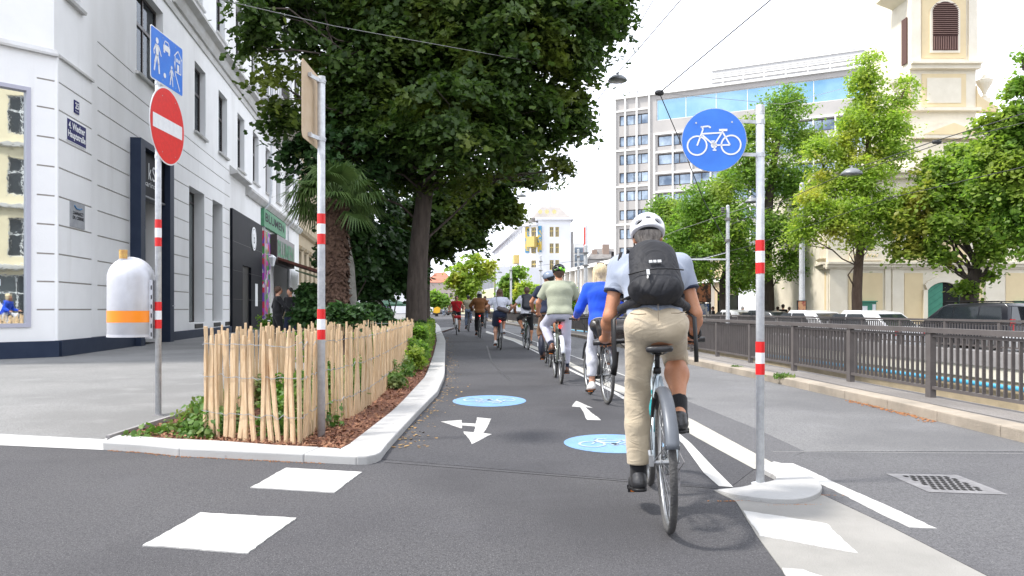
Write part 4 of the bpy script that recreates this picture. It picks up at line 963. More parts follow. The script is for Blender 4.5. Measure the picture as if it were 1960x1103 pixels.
# big dark lime tree on the left
D = 24.0
tr = [at(798, 560, D), at(800, 500, D), at(806, 430, D), at(813, 370, D), at(820, 280, D), at(822, 180, D+.3), at(824, 60, D+.5), at(828, -80, D+1), at(830, -260, D+1)]
bl = [blob(830, 60, D, 190, 1.0, .8), blob(700, 120, D-1, 140), blob(950, 100, D-1, 150), blob(1070, 60, D-.5, 115), blob(1120, -40, D, 105), blob(1075, 170, D-.3, 62), blob(985, 215, D-1.2, 92), blob(860, 230, D-2.5, 120),
      blob(730, 240, D-1.5, 90), blob(650, 190, D-1.5, 62), blob(570, 20, D-2, 85), blob(505, 80, D-3.5, 45), blob(475, 15, D-4, 36), blob(515, 150, D-3.5, 32), blob(545, 225, D-3, 34), blob(598, 235, D-2, 34), blob(770, 320, D+.5, 70), blob(880, 325, D-.5, 62), blob(970, 300, D, 42),
      blob(1040, 275, D, 40), blob(1070, 318, D+.5, 24), blob(1100, 235, D, 36), blob(900, -120, D, 230), blob(680, -80, D, 175), blob(1165, 30, D-.5, 48), blob(540, -60, D-2, 85), blob(800, 160, D+3, 130), blob(660, 290, D+1, 48)]
tree('lime_tree', (at(795, 600, D).x, D, .05), tr, bl, 2700, 44, .50, .14, M['leaf_dark'], M['bark'], 'huge dark green tree with a thick leaning trunk overhanging the cycle path', TG, 60, 'lobed', r0=.33, r1=.14, shell=.35, flare=1.5)
# second tree behind it, lower crown
D = 33
bl = [blob(895, 395, D, 50), blob(935, 365, D, 40), blob(865, 430, D-1, 42), blob(960, 395, D, 28), blob(845, 390, D, 50), blob(895, 450, D, 26), blob(840, 465, D, 26), blob(790, 420, D, 42), blob(975, 405, D, 20), blob(1000, 330, D, 30)]
tree('lime_tree', (at(812, 598, D).x, D, .05), [at(812, 560, D), at(815, 500, D), at(830, 450, D), at(860, 400, D)], bl, 620, 44, .5, .17, M['leaf_dark'], M['bark'], 'dark tree just behind the huge trunk whose crown hangs over the far riders', TG, 20, 'lobed', r0=.25)
# shrubs and small trees of the green strip
def shrub(name, px, py, D, blobs, n, per, cr, ls, mt, label, cat='shrub', stem=True, shape='round', group=None, bz=.05):
    x = (px-CX)/F*D; root = empty(name, (x, D, bz), label=label, cat=cat, group=group)
    if stem:
        m = MB()
        for b in blobs: limb(m, (x+random.gauss(0, .05), D, bz), b[0], .035, .012, 4, .05, 6)
        m.build('stems', M['bark'], root, True)
    P, N, _ = clump_points(blobs, n, per, cr, shell=.3); P[:, 2] = np.maximum(P[:, 2], bz+.01)
    link('foliage', leaves_mesh('foliage', P, N, ls, mt, shape=shape), root, True); return root
D = 24
shrub('small_tree', 745, 600, 27, [blob(740, 480, 27, 55), blob(700, 520, 27, 40), blob(770, 520, 27, 45), blob(690, 470, 27, 40), blob(720, 545, 26, 30)], 420, 34, .4, .17, M['leaf_deep'], 'spreading dark shrubby tree between the palm and the huge trunk', 'tree')
shrub('small_tree', 668, 600, 24, [blob(668, 430, 24, 45), blob(650, 480, 24, 40), blob(690, 500, 24, 30)], 260, 32, .35, .15, M['leaf_deep'], 'dark leafy sapling right behind the palm trunk', 'tree')
shrub('leafy_shrub', 655, 600, 13.5, [blob(650, 598, 13.5, 20), blob(675, 602, 13.5, 16), blob(630, 603, 13.5, 14)], 160, 30, .13, .09, M['leaf_deep'], 'low spiky green shrub at the foot of the palm', shape='kite')
shrub('leafy_shrub', 590, 600, 20, [blob(592, 562, 20, 18), blob(603, 585, 20, 22), blob(580, 598, 20, 16)], 150, 30, .22, .11, M['leaf_deep'], 'dark shrub beside the flower stall awning')
shrub('leafy_shrub', 700, 600, 17, [blob(700, 600, 17, 24), blob(725, 606, 17, 22), blob(680, 605, 17, 18)], 220, 30, .18, .08, M['leaf_deep'], 'rounded dark shrub behind the right run of pales')
shrub('ivy_clump', 800, 598, 23.4, [((at(806, 592, 23.4).x, 23.5, .45), (.28, .12, .4)), ((at(785, 592, 23.4).x, 23.5, .3), (.3, .12, .25))], 60, 26, .12, .08, M['leaf_deep'], 'ivy climbing the foot of the huge leaning trunk', 'plant')
# pale trunks near the palm
for px, D, r, lb in ((677, 22, .16, 'pale smooth slender trunk right of the palm'), (723, 30, .22, 'pale trunk in the shade left of the huge tree')):
    x = (px-CX)/F*D; root = empty('slender_tree', (x, D, .05), label=lb, cat='tree')
    m = MB(); m.tube([(x, D, 0), (x-.05, D, 1.2), (x-.12, D, 2.4), (x-.35, D, 3.6), (x-.5, D, 5)], [r*1.1, r, r*.9, r*.75, r*.5], 10); m.build('trunk', mat('pale bark', (.30, .29, .26), .9, col2=(.20, .19, .17), nscale=5, bump=.4), root, True, smooth=True)
    P, N, _ = clump_points([((x-.5, D, 5.5), (1.6, 1.2, 1.0))], 90, 30, .4); link('crown', leaves_mesh('crown', P, N, .15, M['leaf_deep'], shape='lobed'), root, True)
# clipped hedge beyond the fence
hd = empty('hedge', (-2.3, 15.6, .05), label='clipped green hedge between the paling fence and the kerb', cat='hedge')
hy = [15.3, 16, 17, 18.5, 20, 22, 24.5, 27, 30, 34]
n = 26000; y = RNG.uniform(15.3, 34, n)**1.0; y = 15.3+(34-15.3)*RNG.uniform(0, 1, n)**1.6
xr = np.interp(y, [a[0] for a in KLI], [a[1] for a in KLI])-.10; wd = np.minimum(1.3, .7+(y-15.3)*.4); hgt = .62+.25*np.sin(y*1.3)*.12+.05*np.sin(y*5)
face = RNG.uniform(0, 1, n); u_ = RNG.uniform(0, 1, n)
P = np.stack([np.where(face < .45, xr-RNG.uniform(0, .14, n), xr-u_*wd), y, np.where(face < .45, .06+u_*hgt, .06+hgt-RNG.uniform(0, .12, n))], 1)
f2 = face > .88; P[f2, 0] = (xr-u_*wd)[f2]; P[f2, 1] = 15.3+RNG.uniform(0, .15, f2.sum()); P[f2, 2] = .06+RNG.uniform(0, .6, f2.sum())
P += RNG.normal(size=P.shape)*.03; N = np.stack([np.where(face < .45, 1, .1), np.where(f2, -1, 0), np.where(face < .45, .3, 1)], 1)+RNG.normal(size=P.shape)*.5
link('foliage', leaves_mesh('foliage', P, N, .055, M['leaf_mid'], shape='round'), hd, True)
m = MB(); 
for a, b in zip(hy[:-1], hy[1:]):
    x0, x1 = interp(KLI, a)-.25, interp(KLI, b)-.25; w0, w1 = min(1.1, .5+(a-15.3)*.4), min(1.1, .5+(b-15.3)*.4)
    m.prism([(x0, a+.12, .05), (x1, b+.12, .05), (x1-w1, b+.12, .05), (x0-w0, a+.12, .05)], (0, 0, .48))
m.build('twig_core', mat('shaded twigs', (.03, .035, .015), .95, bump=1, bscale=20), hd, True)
shrub('young_shrub', 780, 700, 14.2, [((-1.82, 14.2, .35), (.22, .3, .28)), ((-1.74, 13.4, .28), (.18, .25, .2))], 90, 26, .12, .05, M['leaf_mid'], 'small bright green shrub against the outside of the pales', stem=True)
shrub('young_shrub', 738, 740, 10.4, [((-1.60, 10.4, .17), (.12, .18, .12))], 34, 22, .07, .035, M['leaf_herb'], 'tiny green sprig growing from the mulch beside the kerb')
# plants in the bed
pl = []
for i in range(70):
    y = 6.5+(15-6.5)*random.random()**1.6; x = random.uniform(-2.9+.0, -1.75); pl.append(((x, y, random.uniform(.06, .30)), (.2, .2, random.uniform(.10, .22))))
for x, y in ((-3.05, 6.75), (-2.95, 7.3), (-3.1, 8.0), (-3.15, 6.6), (-2.85, 6.6)): pl.append(((x, y, .07), (.12, .12, .05)))
P, N, _ = clump_points(pl, 900, 26, .11, flat_=.7, shell=.1); P[:, 2] = np.maximum(P[:, 2], .06)
o = link('bed_planting', leaves_mesh('bed_planting', P, N, .040, M['leaf_herb'], shape='round')); tag(o, 'fresh green ground cover growing inside the paling fence', 'ground cover', kind='stuff')
# bark chips
n = 9000; y = 5.9+(16-5.9)*RNG.uniform(0, 1, n)**1.8; xl = -3.34; xr = np.interp(y, [5.8, 8.3, 12.3, 17.8], [-1.31, -1.27, -1.4, -1.85])-.02
x = xl+(xr-xl)*RNG.uniform(0, 1, n); ok = y > np.interp(x, [-3.36, -2.37, -1.33], [6.5, 6.2, 5.88])+.01; P = np.stack([x, y, .05+RNG.uniform(0, .02, n)], 1)[ok]
chip = mat('bark chips', (.15, .055, .03), .9, col2=(.30, .16, .09), nscale=25)
N = np.array([0, 0, 1.0])+RNG.normal(size=P.shape)*.55
o = link('bark_chips', leaves_mesh('bark_chips', P, N, .026, chip, elong=1.8)); tag(o, 'red brown bark chips covering the bed soil', 'mulch', kind='stuff')
n = 420; y = 6.2+24*RNG.uniform(0, 1, n)**1.5; x = np.interp(y, [a[0] for a in KL], [a[1] for a in KL])+.02+np.abs(RNG.normal(size=n))*.12
P = np.stack([x, y, .008+RNG.uniform(0, .004, n)], 1); N = np.array([0, 0, 1.0])+RNG.normal(size=P.shape)*.15
o = link('fallen_leaves', leaves_mesh('fallen_leaves', P, N, .022, mat('dry fallen leaves', (.22, .12, .05), .9, col2=(.34, .24, .10), nscale=20), shape='round')); tag(o, 'dry fallen leaf scraps scattered along the left kerb of the cycle path', 'litter', kind='stuff')
# weed tufts by the railing
for px, py, s, lb in ((1500, 723, .07, 'larger tuft of dry grass on the right pavement edge'), (1408, 703, .04, 'small weed on the pavement below the railing')):
    p = gp(px, py, .10); n = 160; d = RNG.normal(size=(n, 3))*np.array([s, s, 0]); P = np.array(p)+d+np.array([0, 0, 1])*RNG.uniform(0, s*.6, (n, 1)); N = RNG.normal(size=(n, 3))*np.array([1, 1, .3])
    me = leaves_mesh('grass_tuft', P-np.array(p), N, s*.5, M['leaf_herb'], elong=2.5); o = link('grass_tuft', me); o.location = p; tag(o, lb, 'weed')

# ================================================================ palm
D = 20.0; bx = (645-CX)/F*D
palm = empty('fan_palm', (bx, D, .05), label='fan palm with a thick shaggy brown trunk behind the fence', cat='palm')
m = MB(); ht = at(645, 385, D).z
m.tube([(bx, D, 0), (bx+.02, D, 1), (bx-.03, D, 2.2), (bx-.05, D, ht-.5), (bx-.05, D, ht)], [.25, .27, .28, .31, .18], 14)
fib = mat('palm fibre', (.065, .035, .024), .95, col2=(.13, .075, .05), nscale=14, bump=1.2, bscale=22, stretch=(1, 1, .3)); m.build('trunk', fib, palm, True)
P = []; N = []
for i in range(1500):
    z = random.uniform(.2, ht); a = random.random()*2*PI; r = .29; P.append((bx+r*math.cos(a), D+r*math.sin(a), z)); N.append((math.cos(a)+random.gauss(0, .4), math.sin(a)+random.gauss(0, .4), random.gauss(.6, .4)))
link('fibre_tufts', leaves_mesh('fibre_tufts', np.array(P), np.array(N), .14, fib, elong=1.8), palm, True)
palmleaf = leafmat('palm leaf', (.06, .11, .03), (.11, .17, .05), None, .3)
top = Vector((bx-.05, D, ht+.1))
for i in range(26):
    az = random.random()*2*PI if i > 9 else 2*PI*i/10; el = random.uniform(-.55, 1.15); L = random.uniform(.60, .95)
    d = Vector((math.cos(az)*math.cos(el), math.sin(az)*math.cos(el), math.sin(el))); mid = top+d*L*.5+Vector((0, 0, .05)); hub = top+d*L+Vector((0, 0, -.08))
    m = MB(); m.tube([top, mid, hub], [.022, .018, .014], 5)
    side = d.cross(Vector((0, 0, 1))).normalized(); upv = side.cross(d).normalized()
    for k in range(30):
        a = math.radians(lerp(-125, 125, k/29)); l = random.uniform(.62, .80)*(1-.18*abs(a)/2.2); q = d*math.cos(a)+side*math.sin(a)
        e1 = hub+q*l*.55-upv*.02; e2 = hub+q*l+Vector((0, 0, -.20-.22*abs(math.sin(a)))); wv = (side*math.cos(a)-d*math.sin(a))*.028
        m.add([hub-wv*.3, hub+wv*.3, e1+wv+upv*.012, e1-wv, e2], [(0, 1, 2, 3), (3, 2, 4)])
    m.build('frond', palmleaf, palm, True)
# ================================================================ blended solids -> one continuous surface
class Solid:
    """smoothly blended capsules and ellipsoids, meshed with surface nets"""
    def __init__(s, h=.012): s.p = []; s.h = h; s.cut = []; s.disp = None
    def cap(s, a, b, ra, rb, k=.03, sx=1.0, ax=None, clip=None, sub=False):
        s.p.append(('c', np.array(a, float), np.array(b, float), ra, rb, k, sx, np.array(ax if ax is not None else (1, 0, 0), float), clip, sub)); return s
    def ell(s, c, r, k=.03, R=None, clip=None, sub=False):
        s.p.append(('e', np.array(c, float), np.array(r, float), None if R is None else np.array(R), None, k, 1, None, clip, sub)); return s
    def field(s, X, Y, Z, q):
        if q[0] == 'c':
            a, b, ra, rb, sx, ax = q[1], q[2], q[3], q[4], q[6], q[7]
            px, py, pz = X-a[0], Y-a[1], Z-a[2]; d = b-a
            if sx != 1:
                ax = ax/np.linalg.norm(ax); l = px*ax[0]+py*ax[1]+pz*ax[2]; f = (1/sx-1)*l
                px, py, pz = px+f*ax[0], py+f*ax[1], pz+f*ax[2]; dl = d@ax; d = d+(1/sx-1)*dl*ax
            t = np.clip((px*d[0]+py*d[1]+pz*d[2])/max(d@d, 1e-9), 0, 1)
            return np.sqrt((px-t*d[0])**2+(py-t*d[1])**2+(pz-t*d[2])**2)-(ra+(rb-ra)*t)
        c, r, R = q[1], q[2], q[3]; px, py, pz = X-c[0], Y-c[1], Z-c[2]
        if R is not None: px, py, pz = [px*R[0][i]+py*R[1][i]+pz*R[2][i] for i in range(3)]
        k0 = np.sqrt((px/r[0])**2+(py/r[1])**2+(pz/r[2])**2); k1 = np.sqrt((px/r[0]**2)**2+(py/r[1]**2)**2+(pz/r[2]**2)**2)
        return k0*(k0-1)/np.maximum(k1, 1e-6)
    def mesh(s, name, mt, smooth=True):
        h = s.h; lo = np.full(3, 1e9); hi = -lo; bb = []
        for q in s.p:
            if q[0] == 'c': r = max(q[3], q[4])*max(1, q[6]); l = np.minimum(q[1], q[2])-r; u = np.maximum(q[1], q[2])+r
            else: r = max(q[2]); l = q[1]-r; u = q[1]+r
            bb.append((l, u))
            if not q[9]: lo = np.minimum(lo, l); hi = np.maximum(hi, u)
        lo = lo-4*h; hi = hi+4*h; n = np.ceil((hi-lo)/h).astype(int)+1
        A = [lo[i]+h*np.arange(n[i]) for i in range(3)]; V = np.full(n, .5, np.float32)
        for q, (l, u) in zip(s.p, bb):
            k = q[5]; i0 = np.maximum(((l-lo-k-3*h)/h).astype(int), 0); i1 = np.minimum(((u-lo+k+3*h)/h).astype(int)+2, n)
            if (i1 <= i0).any(): continue
            sl_ = tuple(slice(i0[j], i1[j]) for j in range(3)); X, Y, Z = A[0][sl_[0]][:, None, None], A[1][sl_[1]][None, :, None], A[2][sl_[2]][None, None, :]
            d = s.field(X, Y, Z, q).astype(np.float32)
            if q[8] is not None:
                for (cp, cn) in q[8]: d = np.maximum(d, ((X-cp[0])*cn[0]+(Y-cp[1])*cn[1]+(Z-cp[2])*cn[2]).astype(np.float32))
            v = V[sl_]
            if q[9]: hh = np.maximum(k-np.abs(-d-v), 0)/max(k, 1e-6); V[sl_] = np.maximum(v, -d)+hh*hh*k*.25
            else: hh = np.maximum(k-np.abs(d-v), 0)/max(k, 1e-6); V[sl_] = np.minimum(v, d)-hh*hh*k*.25
        X, Y, Z = A[0][:, None, None], A[1][None, :, None], A[2][None, None, :]
        if s.disp is not None: V = V+s.disp(X, Y, Z).astype(np.float32)
        for (cp, cn) in s.cut: V = np.maximum(V, ((X-cp[0])*cn[0]+(Y-cp[1])*cn[1]+(Z-cp[2])*cn[2]).astype(np.float32))
        V[0], V[-1] = .1, .1; V[:, 0], V[:, -1] = .1, .1; V[:, :, 0], V[:, :, -1] = .1, .1
        ins = V < 0; c8 = [ins[i:n[0]-1+i, j:n[1]-1+j, k:n[2]-1+k] for i in (0, 1) for j in (0, 1) for k in (0, 1)]
        cnt = sum(c.astype(np.int8) for c in c8); act = (cnt > 0) & (cnt < 8); I = np.argwhere(act); idx = np.full(act.shape, -1, np.int64); idx[act] = np.arange(len(I))
        val = {(i, j, k): V[I[:, 0]+i, I[:, 1]+j, I[:, 2]+k] for i in (0, 1) for j in (0, 1) for k in (0, 1)}
        acc = np.zeros((len(I), 3)); w_ = np.zeros(len(I))
        E = [((0, j, k), (1, j, k)) for j in (0, 1) for k in (0, 1)]+[((i, 0, k), (i, 1, k)) for i in (0, 1) for k in (0, 1)]+[((i, j, 0), (i, j, 1)) for i in (0, 1) for j in (0, 1)]
        for a, b in E:
            va, vb = val[a], val[b]; x = (va < 0) != (vb < 0); t = np.where(x, va/np.where(x, va-vb, 1), 0)
            for ax in range(3): acc[:, ax] += np.where(x, a[ax]+(b[ax]-a[ax])*t, 0)
            w_ += x
        P = (I+acc/w_[:, None])*h+lo; F_ = []
        for ax in range(3):
            o1, o2 = [(1, 2), (2, 0), (0, 1)][ax]; sh = [slice(0, n[j]-1) for j in range(3)]; s1 = list(sh); s1[ax] = slice(1, n[ax])
            a = ins[tuple([slice(0, n[ax]-1) if j == ax else slice(0, n[j]) for j in range(3)])]; b = ins[tuple([slice(1, n[ax]) if j == ax else slice(0, n[j]) for j in range(3)])]
            Q = np.argwhere(a != b); Q = Q[(Q[:, o1] > 0) & (Q[:, o2] > 0) & (Q[:, o1] < n[o1]-1) & (Q[:, o2] < n[o2]-1)]
            if not len(Q): continue
            def cell(d1, d2):
                R = Q.copy(); R[:, o1] -= d1; R[:, o2] -= d2; return idx[R[:, 0], R[:, 1], R[:, 2]]
            f = np.stack([cell(1, 1), cell(0, 1), cell(0, 0), cell(1, 0)], 1); fl = ~a[Q[:, 0], Q[:, 1], Q[:, 2]]; f[fl] = f[fl][:, ::-1]; F_.append(f)
        Fc = np.concatenate(F_); Fc = Fc[(Fc >= 0).all(1)]
        # one light smoothing pass
        me = bpy.data.meshes.new(name); me.vertices.add(len(P)); me.loops.add(Fc.size); me.polygons.add(len(Fc))
        S_ = np.zeros_like(P); ct = np.zeros(len(P))
        for i in range(4):
            np.add.at(S_, Fc[:, i], P[Fc[:, (i+1) % 4]]+P[Fc[:, (i+3) % 4]]); np.add.at(ct, Fc[:, i], 2)
        P = P*.5+.5*S_/np.maximum(ct, 1)[:, None]
        me.vertices.foreach_set('co', P.ravel().astype(np.float32)); me.loops.foreach_set('vertex_index', Fc.ravel().astype(np.int32))
        me.polygons.foreach_set('loop_start', np.arange(0, Fc.size, 4, dtype=np.int32)); me.polygons.foreach_set('loop_total', np.full(len(Fc), 4, np.int32))
        me.materials.append(mt); me.update(calc_edges=True); me.polygons.foreach_set('use_smooth', [smooth]*len(Fc)); return me
    def build(s, name, mt, parent, world=False):
        return link(name, s.mesh(name, mt), parent, world)
def folds(amp, f=38, seed=0, zf=1.0):
    r = np.random.default_rng(seed); p = r.uniform(0, 6, 6)
    def rg(a): return 1-2*np.abs(np.sin(a*.5))**.7
    def fn(X, Y, Z):
        wv = .6*np.sin(X*f*.5+p[0])+.6*np.sin(Y*f*.6+p[1])
        return -amp*(rg(Z*f*zf*1.1+2.2*wv+p[2])*.65+rg((X+Z*.7)*f*.9+1.8*np.sin(Y*f*.5+Z*11+p[3]))*.5+.35*np.sin((Y-Z*.4)*f*1.5+p[4]+1.5*wv))*(.55+.45*np.sin(Z*9+X*6+p[5]))
    return fn
def cloth(name, c, c2=None, bump=.25, rough=.85, sheen=.15, scale=260):
    m = mat(name, c, rough, col2=c2 or tuple(x*.86 for x in c), nscale=5, bump=bump, bscale=scale, spec=.25, sheen=sheen); return m
SKIN = mat('light skin', (.56, .31, .21), .5, col2=(.50, .25, .165), nscale=9, bump=.06, bscale=90, spec=.4); SKIN.node_tree.nodes['Principled BSDF'].inputs['Subsurface Weight'].default_value = .12
SKIN.node_tree.nodes['Principled BSDF'].inputs['Subsurface Radius'].default_value = (.02, .008, .004)
SKIN_T = mat('tanned skin', (.47, .22, .12), .5, col2=(.40, .17, .09), nscale=9, bump=.08, bscale=90)
def ik(a, b, l1, l2, hint):
    a, b = Vector(a), Vector(b); d = b-a; L = min(d.length, (l1+l2)*.999); x = (l1*l1-l2*l2+L*L)/(2*L); hgt = math.sqrt(max(l1*l1-x*x, 0)); dn = d.normalized()
    hv = Vector(hint); hv = (hv-dn*hv.dot(dn)).normalized(); return a+dn*x+hv*hgt
V = Vector
def hand(S, grip, side, wrist, k=.006, fwd=(0, 1, 0), fine=True):
    """palm, four unequal bent fingers and a thumb closed round a bar lying along x at grip"""
    g = V(grip); o = side
    S.cap(wrist, g+V((o*.004, -.030, .022)), .026, .030, .02, sx=1)
    S.ell(g+V((0, -.022, .022)), (.042, .036, .024), .012)
    for i, (dx, L) in enumerate(((-.030, .92), (-.010, 1.05), (.011, 1.0), (.030, .82))):
        x = -o*dx; a = g+V((x, .004, .030)); b = g+V((x*1.03, .004+.032*L, .014)); c = g+V((x*1.03, .008+.026*L, -.012)); e = g+V((x, .006, -.024*L))
        r = .0092*(.9 if i == 3 else 1); S.cap(a, b, r*1.08, r, k); S.cap(b, c, r, r*.94, k); S.cap(c, e, r*.94, r*.82, k)
    a = g+V((-o*.030, -.028, .012)); b = g+V((-o*.052, -.012, -.006)); c = g+V((-o*.046, .016, -.022)); S.cap(a, b, .014, .011, .01); S.cap(b, c, .011, .0095, .005)
def head(S, c, pitch=0, yaw=0, sc=1.0, fem=False):
    """skull, jaw, nose, lips, brow and ears; looks towards +y"""
    R = (Matrix.Rotation(yaw, 3, 'Z')@Matrix.Rotation(pitch, 3, 'X')); Rn = np.array(R)
    def T(x, y, z): return V(c)+R@(V((x, y, z))*sc)
    S.ell(T(0, -.008, .022), (.076*sc, .096*sc, .092*sc), .02, Rn); S.ell(T(0, .024, -.045), (.056*sc, .062*sc, .066*sc), .03, Rn); S.ell(T(0, .048, -.085), (.030*sc, .026*sc, .022*sc), .025, Rn)
    S.cap(T(0, .088, .012), T(0, .108, -.022), .008*sc, .0135*sc, .012); S.cap(T(-.022, .084, -.058), T(.022, .084, -.058), .007*sc, .007*sc, .008); S.cap(T(-.03, .080, .026), T(.03, .080, .026), .011*sc, .011*sc, .014)
    for o in (-1, 1):
        S.ell(T(o*.078, -.004, -.012), (.010*sc, .018*sc, .031*sc), .006, Rn); S.ell(T(o*.030, .090, .008), (.017*sc, .012*sc, .012*sc), .006, Rn, sub=True); S.ell(T(o*.030, .080, .008), (.012*sc, .012*sc, .012*sc), .003, Rn)
        S.ell(T(o*.044, .056, -.025), (.020*sc, .022*sc, .022*sc), .02, Rn)
    return T, Rn
def shell_helmet(parent, T, Rn, sc, m1, m2=None, h=.006, vents=True, name='helmet', visor=False):
    S = Solid(h); S.ell(T(0, -.010, .040), (.105*sc, .136*sc, .104*sc), .01, Rn)
    S.cap(T(-.05, -.085, .005), T(.05, -.085, .005), .034*sc, .034*sc, .03); 
    up = V(Rn@np.array((0, .0, 1.))); lo = V(Rn@np.array((0, -.35, -1.)))
    S.cut.append((T(0, 0, -.006), tuple(lo.normalized()))); S.cut.append((T(0, -.09, -.035), tuple(-up)))
    S.ell(T(0, .0, .012), (.086*sc, .112*sc, .085*sc), .004, Rn, sub=True)
    if vents:
        for az, el, w_, hh in ((-17, 58, .021, .013), (17, 58, .021, .013), (-46, 44, .024, .009), (46, 44, .024, .009), (0, 33, .016, .012), (-38, 17, .026, .012), (38, 17, .026, .012), (-78, 30, .024, .012), (78, 30, .024, .012), (-30, 80, .014, .02), (30, 80, .014, .02), (-110, 35, .024, .012), (110, 35, .024, .012), (-150, 45, .02, .014), (150, 45, .02, .014), (180, 60, .016, .02)):
            a, e = math.radians(az), math.radians(el); d = V((math.sin(a)*math.cos(e), -math.cos(a)*math.cos(e), math.sin(e)))
            p = T(d.x*.104, d.y*.132-.010, d.z*.102+.040); lat = V((math.cos(a), math.sin(a), 0)).normalized(); lat = (lat+V((0, 0, -.28*(1 if az > 0 else -1 if az else 0)))).normalized()
            dd = V(Rn@np.array(lat)); nn = V(Rn@np.array(d)); t3 = nn.cross(dd).normalized(); dd = t3.cross(nn).normalized(); RR = np.array([[dd[i], t3[i], nn[i]] for i in range(3)])
            S.ell(p, (w_*1.12*sc, hh*1.25*sc, .05*sc), .004, RR, sub=True)
    o = S.build(name, m1, parent)
    L = Solid(.009); L.ell(T(0, -.006, .042), (.090*sc, .120*sc, .088*sc), .01, Rn); L.cap(T(-.045, -.088, -.03), T(.045, -.088, -.03), .026*sc, .026*sc, .02); L.cut.append((T(0, 0, -.02), tuple(lo.normalized()))); L.cut.append((T(0, -.09, -.062), tuple(-up)))
    L.build('helmet_liner', m2 or M['plastic_blk'], o)
    m = MB()
    for q in (-1, 1): m.tube([T(q*.082, -.03, .02), T(q*.078, .012, -.055), T(q*.03, .035, -.112)], .0045, 5); m.tube([T(q*.082, .04, .02), T(q*.078, .012, -.055)], .0045, 5)
    m.build('helmet_strap', M['plastic_blk'], o)
    if visor:
        m = MB(); pts = [(T(x*.09, .118+.03*math.cos(x*1.4), .045)) for x in np.linspace(-1, 1, 9)]; pts2 = [(T(x*.09, .09*math.sqrt(1-x*x*.6), .062)) for x in np.linspace(-1, 1, 9)]; m.strip(pts, pts2); m.build('visor', M['plastic_blk'], o)
    return o
def shoe(parent, ank, toe_dir, sc, mt, sole, h=.008):
    """ank ankle joint; toe_dir unit vector; returns shoe with sole"""
    d = V(toe_dir).normalized(); lat = d.cross(V((0, 0, 1))).normalized(); up = lat.cross(d).normalized(); A = V(ank)
    def P(f, u, l=0): return A+(d*f+up*u+lat*l)*sc
    S = Solid(h); S.cap(P(-.035, -.055), P(.06, -.060), .036*sc, .040*sc, .02); S.cap(P(.06, -.062), P(.165, -.072), .038*sc, .029*sc, .03, sx=1.25, ax=lat); S.cap(P(-.01, -.01), P(-.015, -.05), .042*sc, .040*sc, .03); S.cap(P(.02, -.02), P(.09, -.045), .036*sc, .034*sc, .03)
    S.cut.append((P(0, -.086), tuple(-up))); S.cut.append((P(0, .026), tuple(up))); S.disp = folds(.0008, 60, 3)
    o = S.build('shoe', mt, parent)
    S = Solid(h); S.cap(P(-.035, -.087), P(.05, -.087), .041*sc, .042*sc, .02, clip=None); S.cap(P(.05, -.087), P(.165, -.087), .042*sc, .036*sc, .03, sx=1.15, ax=lat); S.cut.append((P(0, -.080), tuple(up))); S.cut.append((P(0, -.100), tuple(-up)))
    S.build('sole', sole, o); return o
# ================================================================ bicycles (local frame: x right, y forward, origin under the rear wheel)
M['rubber'] = mat('dusty tyre rubber', (.045, .045, .047), .8, col2=(.085, .083, .08), nscale=6, bump=.5, bscale=90)
M['alu'] = mat('brushed alloy', (.45, .46, .47), .35, .8, col2=(.32, .33, .34), nscale=14)
M['fender'] = mat('grey satin fender', (.10, .112, .13), .42, .25, col2=(.075, .082, .095), nscale=5)
M['redlamp'] = mat('rear lamp lens', (.6, .01, .01), .25)
b_ = M['redlamp'].node_tree.nodes['Principled BSDF']; b_.inputs['Emission Color'].default_value = (1, .03, .02, 1); b_.inputs['Emission Strength'].default_value = 2.2
M['saddle'] = mat('black saddle cover', (.014, .014, .016), .4, col2=(.022, .022, .024), nscale=8, bump=.1)
M['amber'] = mat('amber reflector', (.75, .20, .02), .3)
paint = {}
def bikepaint(n, c, met=0): 
    if n not in paint: paint[n] = mat(n+' bicycle paint', c, .3, met, coat=.5, col2=tuple(x*.9 for x in c), nscale=4)
    return paint[n]
def wheel(parent, y, r, hi, steer=0, w_=.019):
    n, k = (96, 12) if hi else (36, 8); root = bpy.data.objects.new('wheel', None); C.objects.link(root); root.parent = parent; root.location = (0, y, r); root.rotation_euler = (0, 0, steer); root.empty_display_size = .1
    m = MB(); m.torus(r-w_, w_, n=n, m=k); 
    m.build('tyre', M['rubber'], root, smooth=True)
    m = MB(); m.torus(r-w_*2-.006, .010, n=n, m=8, sx=.9); m.build('rim', M['alu'], root, smooth=True)
    m = MB(); R = r-w_*2-.01; ns = 32 if hi else 20; t = .0011 if hi else .0018
    for i in range(ns):
        a = 2*PI*i/ns; o = .026 if i % 2 else -.026; b = a+(.5 if (i//2) % 2 else -.5)
        m.tube([(o, .02*math.cos(b), .02*math.sin(b)), (0, R*math.cos(a), R*math.sin(a))], t, 3, cap=False)
    m.build('spokes', M['alu'], root)
    m = MB(); m.lathe([(.012, -.05), (.012, -.032), (.024, -.03), (.024, -.024), (.014, -.02), (.014, .02), (.024, .024), (.024, .030), (.012, .032), (.012, .05)], n=16, ax='x'); m.build('hub', M['alu'], root, smooth=False)
    return root
